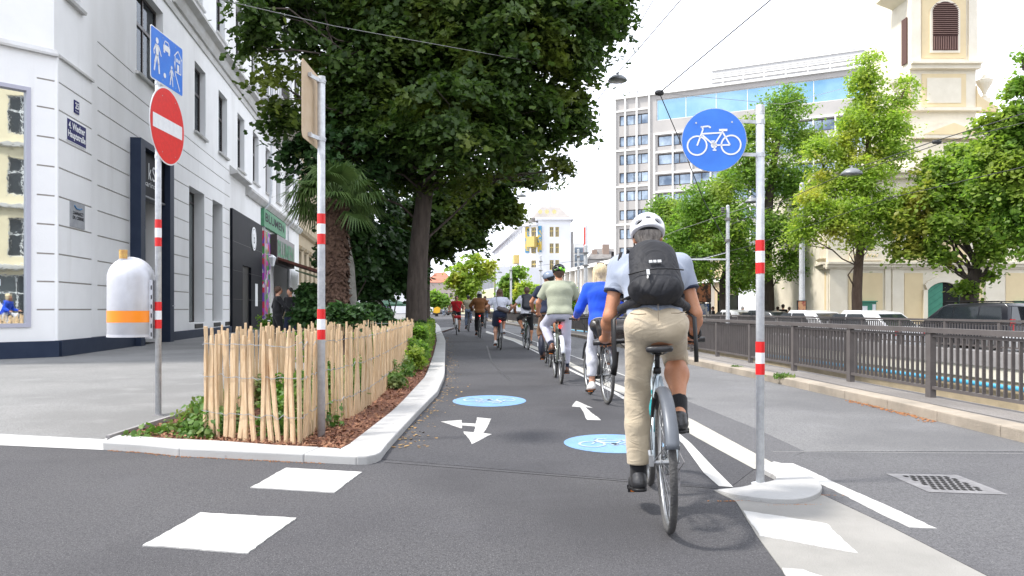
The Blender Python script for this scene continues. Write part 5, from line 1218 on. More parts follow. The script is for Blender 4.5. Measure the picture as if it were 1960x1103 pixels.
def bicycle(loc, yaw, lean, col, label, sh=.93, hi=False, crank=95, fender=None, lamp=True, step=False, drop_y=.74, bar_z=1.0, bar_w=.29, chaincase=False, rack=False, steer=0, r=.355, group='bicycles on the cycle path', grip_z=0):
    root = empty('bicycle', loc, yaw, label, 'bicycle', group); root.rotation_mode = 'YXZ'
    root.rotation_mode = 'XYZ'; root.rotation_euler = (0, lean, yaw)
    wheel(root, 0, r, hi); wheel(root, 1.06, r, hi, steer)
    BB = V((0, .44, .285)); ST = V((0, .275, .80)); HT = V((0, .80, .90)); HB = V((0, .85, .74)); m = MB(); n = 12 if hi else 8
    if step: m.tube([HB+V((0, 0, .04)), V((0, .62, .48)), BB], .022, n); m.tube([HB+V((0, -.01, .09)), V((0, .6, .60)), V((0, .37, .50))], .016, n)
    else: m.tube([HT+V((0, .01, -.04)), ST+V((0, 0, -.03))], .016, n); m.tube([HB, BB], .019, n)
    m.tube([BB, ST], .016, n); m.tube([HB, HT], .020, n)
    for o in (-1, 1): m.tube([V((o*.03, .38, .29)), V((o*.058, .18, .33)), V((o*.062, .0, r))], [.010, .009, .009], n); m.tube([ST+V((o*.016, 0, -.03)), V((o*.055, .09, .50)), V((o*.062, 0, r))], [.009, .008, .008], n)
    fr = m.build('frame', col, root, smooth=True)
    m = MB(); m.tube([HB, V((0, .875, .70))], .018, n)
    for o in (-1, 1): m.tube([V((0, .875, .70)), V((o*.05, .895, .67)), V((o*.055, .96, .50)), V((o*.055, 1.06, r))], [.014, .013, .011, .009], n)
    m.build('fork', col, root, smooth=True)
    # seat post and saddle
    top = V((0, .275-.32*(sh-.80), sh)); m = MB(); m.tube([ST, top-V((0, 0, .035))], .0135, 12); m.tube([top+V((0, -.05, -.03)), top+V((0, .06, -.03))], .018, 8); m.tube([ST-V((0, 0, .01)), ST+V((0, -.004, .02))], .021, 12)
    m.build('seat_post', M['plastic_blk'], root, smooth=True)
    S = Solid(.006 if hi else .012); S.cap(top+V((0, -.115, -.005)), top+V((0, .02, -.008)), .035, .026, .03, sx=2.1); S.cap(top+V((0, .0, -.010)), top+V((0, .15, -.012)), .026, .017, .03, sx=1.1); S.cut.append((top+V((0, 0, -.022)), (0, 0, -1))); S.cut.append((top+V((0, 0, .016)), (0, -.05, 1)))
    sd = S.build('saddle', M['saddle'], root)
    if hi:
        m = MB()
        for o in (-1, 1): m.tube([top+V((o*.05, -.07, -.022)), top+V((o*.022, -.02, -.04)), top+V((o*.022, .06, -.04)), top+V((0, .12, -.022))], .004, 6)
        m.build('saddle_rails', M['alu'], sd, smooth=True)
    # bars
    m = MB(); st = V((0, .78, bar_z-.03)); m.tube([HT, V((0, .785, (HT.z+bar_z)/2)), st, V((0, .82, bar_z))], .013, 10)
    gy = drop_y; c = V((0, .82, bar_z)); m.tube([V((-bar_w-.07, gy-.0, bar_z+grip_z)), V((-bar_w+.06, gy+.02, bar_z+grip_z)), V((-.10, .81, bar_z)), c, V((.10, .81, bar_z)), V((bar_w-.06, gy+.02, bar_z+grip_z)), V((bar_w+.07, gy, bar_z+grip_z))], .0115, 10); hb = m.build('handlebar', M['plastic_blk'], root, smooth=True)
    for o in (-1, 1): m = MB(); m.tube([V((o*(bar_w-.055), gy+.018, bar_z+grip_z)), V((o*(bar_w+.075), gy-.002, bar_z+grip_z))], .0165, 10); m.build('grip', M['saddle'], hb, smooth=True)
    m = MB()
    for o in (-1, 1): m.tube([V((o*(bar_w-.07), gy+.03, bar_z+grip_z-.01)), V((o*(bar_w+.03), gy+.07, bar_z+grip_z-.03))], .006, 6); m.tube([V((o*(bar_w-.08), gy+.03, bar_z)), V((o*.12, .92, bar_z-.06)), V((o*.03, .90, .80))], .003, 5)
    m.build('brake_levers', M['plastic_blk'], hb)
    # drive
    ca = math.radians(crank); d = V((0, math.cos(ca), math.sin(ca)))*.17; m = MB(); m.lathe([(.022, -.05), (.022, .05)], BB, 12, 'x'); m.torus(.088, .0035, (.048, BB.y, BB.z), 40, 5)
    for i in range(5): a = 2*PI*i/5; m.tube([(.048, BB.y, BB.z), (.048, BB.y+.088*math.cos(a), BB.z+.088*math.sin(a))], .006, 5)
    m.tube([BB+V((.062, 0, 0)), BB+V((.078, 0, 0))+d], [.013, .009], 8); m.tube([BB+V((-.062, 0, 0)), BB+V((-.078, 0, 0))-d], [.013, .009], 8); m.build('crankset', M['alu'] if hi else M['plastic_blk'], root)
    for o in (1, -1):
        p = BB+V((o*.085, 0, 0))+d*o; m = MB(); m.box(p.x+(0 if o > 0 else -.09), p.x+(.09 if o > 0 else 0), p.y-.045, p.y-.032, p.z-.012, p.z+.012); m.box(p.x+(0 if o > 0 else -.09), p.x+(.09 if o > 0 else 0), p.y+.032, p.y+.045, p.z-.012, p.z+.012); m.box(p.x+(.01 if o > 0 else -.08), p.x+(.08 if o > 0 else -.01), p.y-.032, p.y+.032, p.z-.005, p.z+.005)
        pd = m.build('pedal', M['plastic_blk'], root); m = MB(); m.box(p.x+(.015 if o > 0 else -.075), p.x+(.075 if o > 0 else -.015), p.y-.048, p.y-.0455, p.z-.008, p.z+.008); m.build('reflector', M['amber'], pd)
    m = MB(); m.tube([(.045, 0, r+.032), (.045, BB.y, BB.z+.088)], .004, 5); m.tube([(.045, .0, r-.055), (.045, BB.y, BB.z-.088)], .004, 5); ch = m.build('chain', M['iron'], root)
    m = MB()
    for i in range(7 if hi else 3): m.lathe([(.048-.004*i, .026+.005*i), (.048-.004*i, .028+.005*i)], (0, 0, r), 20, 'x')
    m.tube([(.058, -.005, r-.03), (.062, -.01, r-.075), (.056, -.005, r-.10)], .010, 6); m.box(.048, .066, -.03, .0, r-.14, r-.09); m.torus(.020, .004, (.05, .0, r-.09), 14, 5); m.torus(.020, .004, (.05, .015, r-.14), 14, 5); m.tube([(.062, -.01, r-.04), (.085, -.075, r+.015), (.065, -.03, r+.06)], .0025, 5)
    m.build('derailleur', M['iron'], root)
    if hi:
        m = MB()
        for o in (-1, 1): m.tube([(o*.055, .07, .58), (o*.045, .045, .68)], .010, 6); m.box(o*.03-.008, o*.03+.008, .05, .08, .62, .70)
        m.tube([(-.052, .09, .62), (0, .06, .735), (.052, .09, .62)], .003, 5); m.build('rim_brake', M['plastic_blk'], root)
        m = MB(); m.tube([(.07, 0, r), (-.07, 0, r)], .007, 8); m.tube([(-.066, .0, r), (-.075, .0, r), (-.08, .02, r+.06)], .008, 8); m.box(-.085, -.062, -.025, .01, r-.015, r+.04); m.build('quick_release', M['alu'], root)
        m = MB(); m.lathe([(.036, .42), (.036, .60), (.022, .63), (.022, .65)], (0, .49, .02), 16); m.v = [(x+.0, y+(z-.3)*.25-.05, z) for x, y, z in m.v]; m.build('bottle', mat('turquoise bottle', (.02, .38, .42), .35), root, smooth=False)
        m = MB(); m.tube([ST+V((0, .0, .0)), V((-.03, .20, .74)), V((-.06, .06, .60)), V((-.066, .0, .42))], .003, 5); m.build('brake_cable', M['plastic_blk'], root, smooth=True)
    if fender:
        for y0, a0, a1, nm in ((0, 10, 165, 'rear_fender'), (1.06, 15, 150, 'front_fender')):
            m = MB(); R = r+.022; N = 26; prof = [(-.033, -.016), (-.028, .001), (-.013, .009), (.013, .009), (.028, .001), (.033, -.016)]; vs = []
            if nm == 'rear_fender': a0, a1 = 40, 160
            for i in range(N+1):
                a = math.radians(lerp(a0, a1, i/N)); 
                for x, q in prof: vs.append((x, y0+(R+q)*math.cos(a), r+(R+q)*math.sin(a)))
            m.add(vs, [(i*6+j, i*6+j+1, i*6+j+7, i*6+j+6) for i in range(N) for j in range(5)]); o = m.build(nm, fender, root, smooth=True); sm = o.modifiers.new('s', 'SOLIDIFY'); sm.thickness = .002
            m = MB()
            for o_ in (-1, 1): m.tube([(o_*.064, y0, r), (o_*.030, y0-R*.92, r+.15)], .003, 5)
            m.build('fender_stay', M['alu'], root)
    if lamp:
        m = MB(); z = .74 if fender else sh-.12; y = -.10 if rack else (.06 if not fender else -.20); 
        if rack: z = .78; y = -.28
        if not fender and not rack: y = top.y-.075; z = sh-.075
        elif fender and not rack: y = top.y-.06; z = sh-.10
        m.lathe([(.004, y-.028), (.018, y-.026), (.026, y-.010), (.026, y+.012), (.01, y+.02)], (0, 0, z), 16, 'y'); m.build('rear_lamp', M['redlamp'], root, smooth=True)
    if rack:
        m = MB()
        for o in (-1, 1): m.tube([(o*.06, .20, .76), (o*.06, -.26, .77)], .006, 6); m.tube([(o*.062, .0, r), (o*.06, -.12, .765)], .005, 6)
        for i in range(5): m.tube([(-.06, .15-.1*i, .768), (.06, .15-.1*i, .768)], .004, 5)
        m.build('rack', M['plastic_blk'], root)
    return root
# ================================================================ riders
def outfit(**k): return k
def rider(loc, yaw, lean, P):
    """person seated on a bicycle, same local frame as the bicycle"""
    h = P.get('h', .014); sc = P.get('sc', 1.0); sh = P['sh']; g = P.get('bulk', 1.0)
    root = empty('person', loc, yaw, P['label'], 'person', 'cyclists riding along the path'); root.rotation_euler = (0, lean, yaw)
    BB = V((0, .44, .285)); ca = math.radians(P['crank']); d = V((0, math.cos(ca), math.sin(ca)))*.17
    hip = V((0, .275-.32*(sh-.80)+.005, sh+P.get('hipz', .10)*sc)); L = math.radians(P['lean']); T_ = P.get('torso', .50)*sc
    ax = V((0, math.sin(L), math.cos(L))); bk = V((0, -math.cos(L), math.sin(L)))
    waist = hip+ax*T_*.36+bk*.012; chest = hip+ax*T_*.70+bk*.02; nb = hip+ax*T_; nl = P.get('neck', L*.55); nax = V((0, math.sin(nl), math.cos(nl)))
    hc = nb+nax*P.get('nklen', .162)*sc+V((0, .018, 0)); shw = P.get('shw', .185)*sc
    shd = [nb-ax*.055*sc+V((o*shw, .005, 0)) for o in (-1, 1)]
    grip = [V((o*P.get('bar_w', .29), P.get('gy', .74), P['bar_z'])) for o in (-1, 1)]
    wr = [g_+V((0, -.075, .030)) for g_ in grip]
    elb = [ik(shd[i], wr[i], .295*sc, .265*sc, (o*P.get('flare', .9), -.25, -.75)) for i, o in enumerate((-1, 1))]
    hips = [hip+V((o*.085*sc, 0, 0)) for o in (-1, 1)]
    ped = [BB+V((o*.125, 0, 0))+d*o for o in (-1, 1)]; 
    fp = P.get('foot_pitch', (-.25, -.1)); ank = []; toe = []
    for i, o in enumerate((-1, 1)):
        td = V((o*.08, math.cos(fp[i]), math.sin(fp[i]))).normalized(); up = V((0, -math.sin(fp[i]), math.cos(fp[i]))); ank.append(ped[i]-td*.105*sc+up*.100*sc); toe.append(td)
    ll = P.get('leg', .43)*sc; kn = [ik(hips[i], ank[i], ll, ll, (o*P.get('kneeout', .12), 1, .1)) for i, o in enumerate((-1, 1))]
    # ---- body: one continuous skin
    S = Solid(h); K = .05
    S.cap(hip+V((0, 0, -.02)), waist, .105*sc*g, .092*sc*g, K, sx=1.42); S.cap(waist, chest, .092*sc*g, .108*sc*g, K, sx=1.42); S.cap(chest, nb-ax*.06*sc, .105*sc, .075*sc, K, sx=1.5)
    S.cap(nb-ax*.07*sc, nb+nax*.09*sc, .058*sc, .050*sc, .035); T, Rn = head(S, hc, P.get('hp', 0), P.get('hy', 0), sc)
    for i, o in enumerate((-1, 1)):
        S.cap(nb-ax*.03*sc, shd[i], .050*sc, .052*sc, .05); S.cap(shd[i], elb[i], .052*sc, .038*sc, .03); S.cap(elb[i], lerp(elb[i], wr[i], .35), .038*sc, .040*sc, .02); S.cap(lerp(elb[i], wr[i], .3), wr[i], .040*sc, .025*sc, .03)
        hand(S, grip[i], o, wr[i])
        S.ell(hip+V((o*.072*sc, -.045, -.0)), (.098*sc*g, .092*sc*g, .095*sc*g), .05)
        S.cap(hips[i], kn[i], .088*sc*g, .056*sc, .04); m1 = lerp(kn[i], ank[i], .32); bkv = V((0, -1, 0)); cf = P.get('calf', 1.0) if i else 1.0; S.cap(kn[i], m1+bkv*.016, .056*sc, .056*sc*cf, .03); S.cap(m1+bkv*.016, lerp(kn[i], ank[i], .85), .056*sc*cf, .034*sc, .04); S.cap(lerp(kn[i], ank[i], .8), ank[i], .034*sc, .034*sc, .02)
        S.cap(ank[i], ank[i]+toe[i]*.10-V((0, 0, .055)), .032*sc, .026*sc, .03)
    if P.get('finger'): pass
    S.build('body', P.get('skin', SKIN), root)
    # ---- shirt
    tp = P.get('tight', .012); st = P.get('sleeve', .55)
    S = Solid(h); hem = P.get('hem', .02)
    S.cap(hip+ax*hem*.5, waist, (.108*g+tp)*sc, (.098*g+tp)*sc, K, sx=1.42); S.cap(waist, chest, (.098*g+tp)*sc, (.112*g+tp)*sc, K, sx=1.44); S.cap(chest, nb-ax*.05*sc, (.110+tp)*sc, (.074+tp)*sc, K, sx=1.5); S.cap(nb-ax*.06*sc, nb+nax*.012*sc, (.056+tp*.5)*sc, (.054+tp*.5)*sc, .03)
    for i, o in enumerate((-1, 1)):
        S.cap(nb-ax*.03*sc, shd[i], (.052+tp*.6)*sc, (.056+tp*.7)*sc, .05)
        if st <= 0: continue
        if st <= 1:
            e = lerp(shd[i], elb[i], st); dn = (elb[i]-shd[i]).normalized(); S.cap(shd[i], lerp(shd[i], elb[i], min(1, st+.15)), (.055+tp)*sc, (.050+tp*1.1)*sc, .03, clip=[(e, dn)])
        else:
            e = lerp(elb[i], wr[i], st-1); dn = (wr[i]-elb[i]).normalized(); S.cap(shd[i], elb[i], (.055+tp)*sc, (.043+tp)*sc, .03); S.cap(elb[i], wr[i], (.044+tp)*sc, (.030+tp*.8)*sc, .02, clip=[(e, dn)])
    if hem < 0: 
        for o in (-1, 1): S.ell(hip+V((o*.072*sc, -.050, 0)), ((.10*g+tp)*sc, (.10*g+tp)*sc, .11*sc), .05)
    S.cut.append((hip+ax*hem, tuple(-(ax*.8+V((0, 0, .5))).normalized()))); S.cut.append((nb+nax*.030, tuple(nax)))
    S.disp = folds(P.get('fold', .0030), P.get('ff', 30), P.get('seed', 1), .6); shirt = S.build(P.get('shirt_name', 'shirt'), P['shirt'], root)
    if P.get('cuff'):
        for i in (0, 1):
            dn = (elb[i]-shd[i]).normalized(); e = lerp(shd[i], elb[i], st); m = MB(); r_ = (.050+tp*1.1)*sc*1.01; a = dn.orthogonal().normalized(); b = dn.cross(a)
            m.tube([e-dn*.012, e+dn*.002], r_, 24); m.build('sleeve_band', P['cuff'], shirt, smooth=True)
    if P.get('collar'):
        S = Solid(min(h, .008)); S.cap(nb-nax*.012, nb+nax*.028*sc, .066*sc, .060*sc, .02); S.cut.append((nb+nax*.038*sc, tuple(nax))); S.build('collar', P['collar'], shirt)
    # ---- trousers or shorts
    tt = P.get('ttight', .014); S = Solid(h); lens = P.get('legs', (1.9, 1.9))
    S.cap(hip+V((0, .0, -.01)), hip+ax*.09, (.106*g+tt*.5)*sc, (.098*g+tt*.6)*sc, K, sx=1.42)
    for i, o in enumerate((-1, 1)):
        S.ell(hip+V((o*.074*sc, -.045, .005)), ((.100*g+tt*.6)*sc, (.095*g+tt*.6)*sc, (.095*g+tt)*sc), .045)
        le = lens[i]
        if le <= 1: e = lerp(hips[i], kn[i], le); dn = (kn[i]-hips[i]).normalized(); S.cap(hips[i], kn[i], (.088*g+tt)*sc, (.062+tt*1.6)*sc, .03, clip=[(e, dn)])
        else:
            e = lerp(kn[i], ank[i], le-1); dn = (ank[i]-kn[i]).normalized(); S.cap(hips[i], kn[i], (.088*g+tt)*sc, (.060+tt)*sc, .03); m1 = lerp(kn[i], ank[i], .35)
            S.cap(kn[i], m1+V((0, -.014, 0)), (.062+tt)*sc, (.064+tt*.9)*sc, .03, clip=[(e, dn)]); 
            if le > 1.3: S.cap(m1+V((0, -.014, 0)), ank[i], (.064+tt*.9)*sc, P.get('ankle', .058)*sc, .02, clip=[(e, dn)])
    S.cut.append((hip+ax*P.get('rise', .115)*sc, tuple(ax))); S.disp = folds(P.get('tfold', .0038), 34, P.get('seed', 1)+5, 1.1); S.build(P.get('trouser_name', 'trousers'), P['trouser'], root)
    if P.get('skirt'):
        pass
    for i in (0, 1):
        if P.get('sock'):
            S = Solid(min(h, .01)); S.cap(ank[i]-V((0, 0, .02)), ank[i]+toe[i]*.035-V((0, 0, .04)), .043*sc, .040*sc, .03); S.cap(ank[i]-V((0, 0, .02)), lerp(ank[i], kn[i], P.get('sockh', .28)), .044*sc, .052*sc, .02, clip=[(lerp(ank[i], kn[i], P.get('sockh', .28)), tuple((kn[i]-ank[i]).normalized()))]); S.build('sock', P['sock'], root)
        shoe(root, ank[i], toe[i], sc, P['shoe'], P.get('sole', M['plastic_blk']), min(h, .01))
    # ---- hair and helmet
    if P.get('hair'):
        S = Solid(min(h, .009)); hl = P.get('hairlen', 0); hw_ = P.get('hairw', 1); S.ell(T(0, -.016, .030), (.085*sc*hw_, .100*sc*hw_, .096*sc*(.5+.5*hw_)), .01, Rn); S.cap(T(0, -.055, .0), T(0, -.062, -.045), .055*sc, .042*sc, .03, sx=1.15)
        if hl:
            for x in np.linspace(-.065, .065, 7): S.cap(T(x*hw_, -.045, .0), T(x*1.22*hw_, -.062-.02*math.cos(x*20), -hl-.01*math.cos(x*90)), .036*sc, .024*sc, .012)
            for o in (-1, 1): S.cap(T(o*.078, .015, .01), T(o*.088, .01, -hl*.85), .026*sc, .018*sc, .02)
        fwdv = V(Rn@np.array((0, 1., -.25))); S.ell(T(0, .085, -.035), (.07*sc, .06*sc, .075*sc), .01, Rn, sub=True)
        if not hl: S.cut.append((T(0, 0, -.075), tuple(V(Rn@np.array((0, .3, -1.))))))
        S.disp = folds(.0028, 95, 4, .12); S.build('hair', P['hair'], root)
    if P.get('helmet'): shell_helmet(root, T, Rn, sc, P['helmet'], h=P.get('hh', .006), vents=P.get('vents', True), visor=P.get('visor', False))
    if P.get('face'):
        m = MB(); m2 = MB()
        for o in (-1, 1): m.lathe([(.002, -.0), (.011, .004), (.011, .008), (.002, .012)], T(o*.030, .082, .008), 10, 'y')
        m.build('eyes', mat('dark eyes', (.02, .015, .012), .2), root)
    return root, dict(hip=hip, ax=ax, bk=bk, waist=waist, chest=chest, nb=nb, hc=hc, shd=shd, elb=elb, wr=wr, grip=grip, T=T, Rn=Rn, ank=ank, kn=kn, L=L, sc=sc)
def attach(o, src, label, cat, group=None):
    """a carried thing: top level, same placement as its carrier"""
    o.location = src.location; o.rotation_euler = src.rotation_euler; return tag(o, label, cat, group)
def pair(px, py, yaw_deg, P, bk_, lean=0, label=None):
    loc = gp(px, py); yaw = math.radians(yaw_deg)
    b = bicycle(loc, yaw, lean, **bk_); r, J = rider(loc, yaw, lean, P); return b, r, J
blk = cloth('black cloth', (.012, .012, .014)); navy = cloth('navy cloth', (.014, .020, .045)); whitec = crease(cloth('white cotton', (.60, .61, .66), (.53, .54, .60), .12), 7, .45, (1, 1, 1.2), .03)
HAIR_G = mat('grey hair', (.30, .27, .24), .6, col2=(.16, .14, .125), nscale=60, bump=.8, bscale=160, stretch=(1, 1, .1)); HAIR_B = mat('blonde hair', (.72, .60, .40), .5, col2=(.52, .40, .23), nscale=50, bump=.8, bscale=150, stretch=(1, 1, .1)); HAIR_D = mat('brown hair', (.10, .05, .03), .5, col2=(.06, .03, .018), nscale=50, bump=.8, bscale=150, stretch=(1, 1, .1)); HAIR_K = mat('dark hair', (.022, .016, .013), .5)
shoeblk = mat('black shoe leather', (.016, .016, .018), .35, col2=(.03, .03, .032), nscale=20, bump=.15); shoebrn = mat('brown shoe leather', (.13, .055, .03), .5, col2=(.08, .035, .02), nscale=20, bump=.2); solegrey = mat('grey sole', (.10, .10, .10), .7); solelt = mat('pale sole', (.55, .53, .5), .7); shoewht = mat('white canvas shoe', (.62, .61, .60), .8)
helmw = mat('white helmet shell', (.74, .75, .78), .28, coat=.4)

# --- 1 main rider
polo = crease(cloth('heather blue grey jersey', (.30, .335, .41), (.25, .285, .36), .15), 5, .5, (1, 1, .7), .04); chino = crease(cloth('khaki cotton twill', (.47, .40, .295), (.42, .35, .25), .2), 7, .4, (.8, .8, 1.5), .04)
b1, r1, J1 = pair(1279, 1018, -5.2, outfit(h=.0075, hh=.004, sc=.985, sh=.935, crank=97, hipz=.115, lean=37, torso=.485, nklen=.145, bulk=.90, calf=1.14, tfold=.0065,  bar_z=.945, gy=.745, bar_w=.262, shirt=polo, sleeve=.52, cuff=navy, collar=whitec, tight=.016, hem=.01, fold=.0030, trouser=chino, legs=(1.88, 1.17), ttight=.010, ankle=.062, rise=.10, sock=blk, sockh=.26, shoe=shoeblk, sole=M['plastic_blk'], hair=HAIR_G, helmet=helmw, skin=SKIN_T, seed=3, shw=.172, flare=.2, foot_pitch=(-.10, -.02), hp=-.10, kneeout=.12, neck=.30, label='nearest cyclist seen from behind, white helmet, black backpack, grey blue shirt and khaki trousers'),
   dict(col=bikepaint('pale silver blue', (.50, .58, .63), .3), label='pale silver bicycle with grey fenders under the nearest cyclist', sh=.935, hi=True, crank=97, fender=M['fender'], lamp=False, bar_z=.945, drop_y=.745, bar_w=.262), lean=-.035)
# backpack
def backpack(J, root, label, mt, w_=.15, dep=.085, top=.06, bot=.36, h=.008, seed=2, strapm=None, belt=False, disp=.0045, square=False):
    S = Solid(h); ax, bk, nb = J['ax'], J['bk'], J['nb']; o0 = nb+bk*(.115+dep*.55); a = o0-ax*top; b = o0-ax*bot
    S.cap(a-ax*.07+V((-w_*.38, 0, 0)), b+ax*.06+V((-w_*.42, 0, 0)), dep*.85, dep, .05); S.cap(a-ax*.07+V((w_*.38, 0, 0)), b+ax*.06+V((w_*.42, 0, 0)), dep*.85, dep, .05); S.cap(a-ax*.04, b+ax*.05+bk*.02, dep*.9, dep*1.05, .05, sx=1.35)
    S.cap(b+ax*.05+bk*dep*.5, b+ax*.03+bk*dep*.5, dep*.6, dep*.65, .04, sx=1.9)
    if square: S.ell(a+V((0, 0, -.02)), (w_*1.15, dep, .07), .03)
    S.disp = folds(disp, 42, seed, .8)
    rt = S.build('backpack', mt, None); rt = attach(rt, root, label, 'backpack'); m = MB()
    for o in (-1, 1):
        s0 = nb-ax*.02+V((o*.09, .0, .0)); m2 = MB(); pts = [a-ax*.02-bk*.03+V((o*.08, 0, 0)), nb+V((o*.105, .01, .065)), nb-ax*.04+V((o*.135, .105, .01)), J['chest']+V((o*.15, .155, -.02)), J['waist']+V((o*.165, .07, .0)), b+V((o*w_*.9, 0, .03))-bk*.03]
        m2.tube(pts, .020, 6, sq=.3); m2.build('shoulder_strap', strapm or mt, rt, smooth=True)
    return rt, a, b
packm = crease(mat('crinkled black nylon', (.018, .0185, .021), .62, col2=(.030, .031, .036), nscale=3, bump=.2, bscale=30, spec=.2), 5, .6, (1, 1, .6), .05)
bp, ba, bb = backpack(J1, r1, 'black crinkled nylon backpack worn by the nearest cyclist', packm, .145, .082, .05, .41, .006, disp=.009)
ax, bk = J1['ax'], J1['bk']; Wp_ = lambda x, t, o: lerp(ba, bb, t)+V((x, 0, 0))+bk*o
m = MB(); m.tube([Wp_(-.145, .70, .075), Wp_(-.08, .73, .115), Wp_(0, .735, .132), Wp_(.08, .715, .118), Wp_(.145, .66, .08)], .004, 6); m.build('zip', M['plastic_blk'], bp, smooth=True)
m = MB(); m.obox(Wp_(-.055, .745, .122), (.016, 0, 0), bk*.012, ax*-.035); m.tube([Wp_(-.047, .80, .128), Wp_(-.052, .90, .126)], .004, 5); m.build('zip_puller', M['silver'], bp)
text_on(bp, 'small_logo', 'EVOC', tuple(Matrix.Rotation(r1.rotation_euler.z, 4, 'Z')@Wp_(-.02, .60, .112)+r1.location), (1, 0, 0), tuple(J1['ax']), .022, .075, M['silver'], .004) if False else None
m = MB(); 
for k, (x, w_) in enumerate(((-.035, .018), (-.012, .016), (.010, .020))): m.obox(Wp_(x-.0, .585, .109), (w_, 0, 0), bk*.010, ax*.018)
m.build('logo_marks', M['silver'], bp)
S = Solid(.007)
for o in (-1, 1): S.cap(bb+V((o*.10, .0, .02))-bk*.05, J1['waist']+V((o*.175, .03, -.045)), .034, .026, .02); S.cap(J1['waist']+V((o*.175, .03, -.045)), J1['waist']+V((o*.165, .12, -.06)), .024, .015, .02)
S.build('hip_belt', packm, bp)
for o, lb in ((-1, 0), (1, 1)):     # loose belt ends hanging beside the hips
    m = MB(); p = J1['hip']+V((o*.215, .12, .06)); pts = [J1['waist']+V((o*.17, .11, -.06)), p+V((o*.01, .02, -.02)), p+V((o*.012, .01, -.16)), p+V((o*.010, 0, -.27))]
    if o < 0: pts += [p+V((-.02, .02, -.33)), p+V((-.01, .05, -.29)), p+V((.0, .03, -.20))]
    m.tube(pts, .019, 6, sq=.18); m.build('belt_strap', M['plastic_blk'], bp, smooth=True)
m = MB(); 
for k in range(3): m.tube([Wp_(-.165-.006*k, .12, .02), Wp_(-.175-.008*k, .22+.03*k, .02)], .004, 5)
m.build('compression_straps', M['plastic_blk'], bp)
seam = mat('khaki seam', (.20, .16, .11), .9)
for o in (-1, 1): m = MB(); m.tube([J1['hip']+V((o*.145, -.112, .075)), J1['hip']+V((o*.105, -.138, .068)), J1['hip']+V((o*.065, -.147, .070))], .0028, 5); m.build('trouser_pocket', seam, r1)
m = MB(); m.tube([J1['hip']+V((0, -.128+.0*i, z)) for i, z in enumerate((.12, .09, .06, .03))], .0022, 4); m.build('seat_seam', seam, r1)
m = MB(); wv = J1['wr'][1]; m.torus(.036, .009, (0, 0, 0), 20, 6, sx=1.2); me = m.mesh('wristband', M['plastic_blk'], True); o = link('wristband', me, r1); o.location = lerp(wv, J1['elb'][1], .12); o.rotation_euler = (J1['elb'][1]-wv).to_track_quat('X', 'Z').to_euler()

# --- 2 woman in blue blazer
bluej = crease(cloth('royal blue blazer', (.012, .075, .58), (.010, .055, .48), .1), 6, .45, (1, 1, .7), .03)
b2, r2, J2 = pair(1162, 774, 5.5, outfit(h=.011, sc=.93, sh=.90, crank=80, lean=14, torso=.50, bar_z=1.02, gy=.66, bar_w=.27, shirt=bluej, shirt_name='blazer', sleeve=1.93, hem=-.07, tight=.022, fold=.003, trouser=whitec, legs=(1.80, 1.80), ttight=.014, ankle=.058, shoe=shoewht, sole=shoebrn, hair=HAIR_B, hairlen=.15, hairw=1.16, seed=8, shw=.175, flare=.35, bulk=.97, foot_pitch=(-.15, -.1), label='blonde cyclist in a royal blue blazer and white trousers'),
   dict(col=bikepaint('black', (.02, .02, .022)), label='black city bicycle with rack and rear light under the blonde cyclist', sh=.90, crank=80, fender=M['fender'], step=True, rack=True, bar_z=1.02, drop_y=.66, bar_w=.27))
m = MB(); m.tube([J2['T'](-.05, -.02, .128), J2['T'](0, -.03, .13), J2['T'](.05, -.02, .125)], .012, 8); m.build('sunglasses', mat('tortoise sunglasses', (.05, .02, .012), .3), r2, smooth=True)
S = Solid(.008); 
for x in (-.125, .125):
    for y in (-.30, -.04): S.cap((x*1.2, y, .80), (x*1.45, y, 1.0), .022, .022, .05)
S.cap((-.12, -.17, .85), (.12, -.17, .85), .065, .065, .06); S.cap((-.17, -.17, .95), (.17, -.17, .95), .08, .075, .06); S.cap((-.12, -.28, .9), (.12, -.28, .9), .04, .04, .05); S.cap((-.12, -.05, .9), (.12, -.05, .9), .04, .04, .05)
S.cut.append(((0, 0, 1.01), (0, .12, 1))); S.disp = folds(.003, 40, 5)
bag = S.build('basket_bag', mat('black oilcloth', (.020, .018, .017), .35, col2=(.035, .030, .028), nscale=6, bump=.3, bscale=30), None); attach(bag, b2, 'black basket bag on the rear rack of the city bicycle of the blonde cyclist', 'bag')
m = MB(); m.tube([(-.20, -.315, 1.035), (-.05, -.33, 1.05), (.20, -.315, 1.04), (.20, -.03, 1.0), (-.20, -.03, 1.0), (-.20, -.315, 1.035)], .009, 6); m.build('rim_piping', mat('grey piping', (.22, .21, .19), .8), bag, smooth=True)
m = MB(); m.tube([(-.17, -.245, .90), (-.11, -.248, .91), (.0, -.25, .90), (.1, -.25, .905)], .004, 5); m.build('bag_strap', M['cable_grey'], bag)
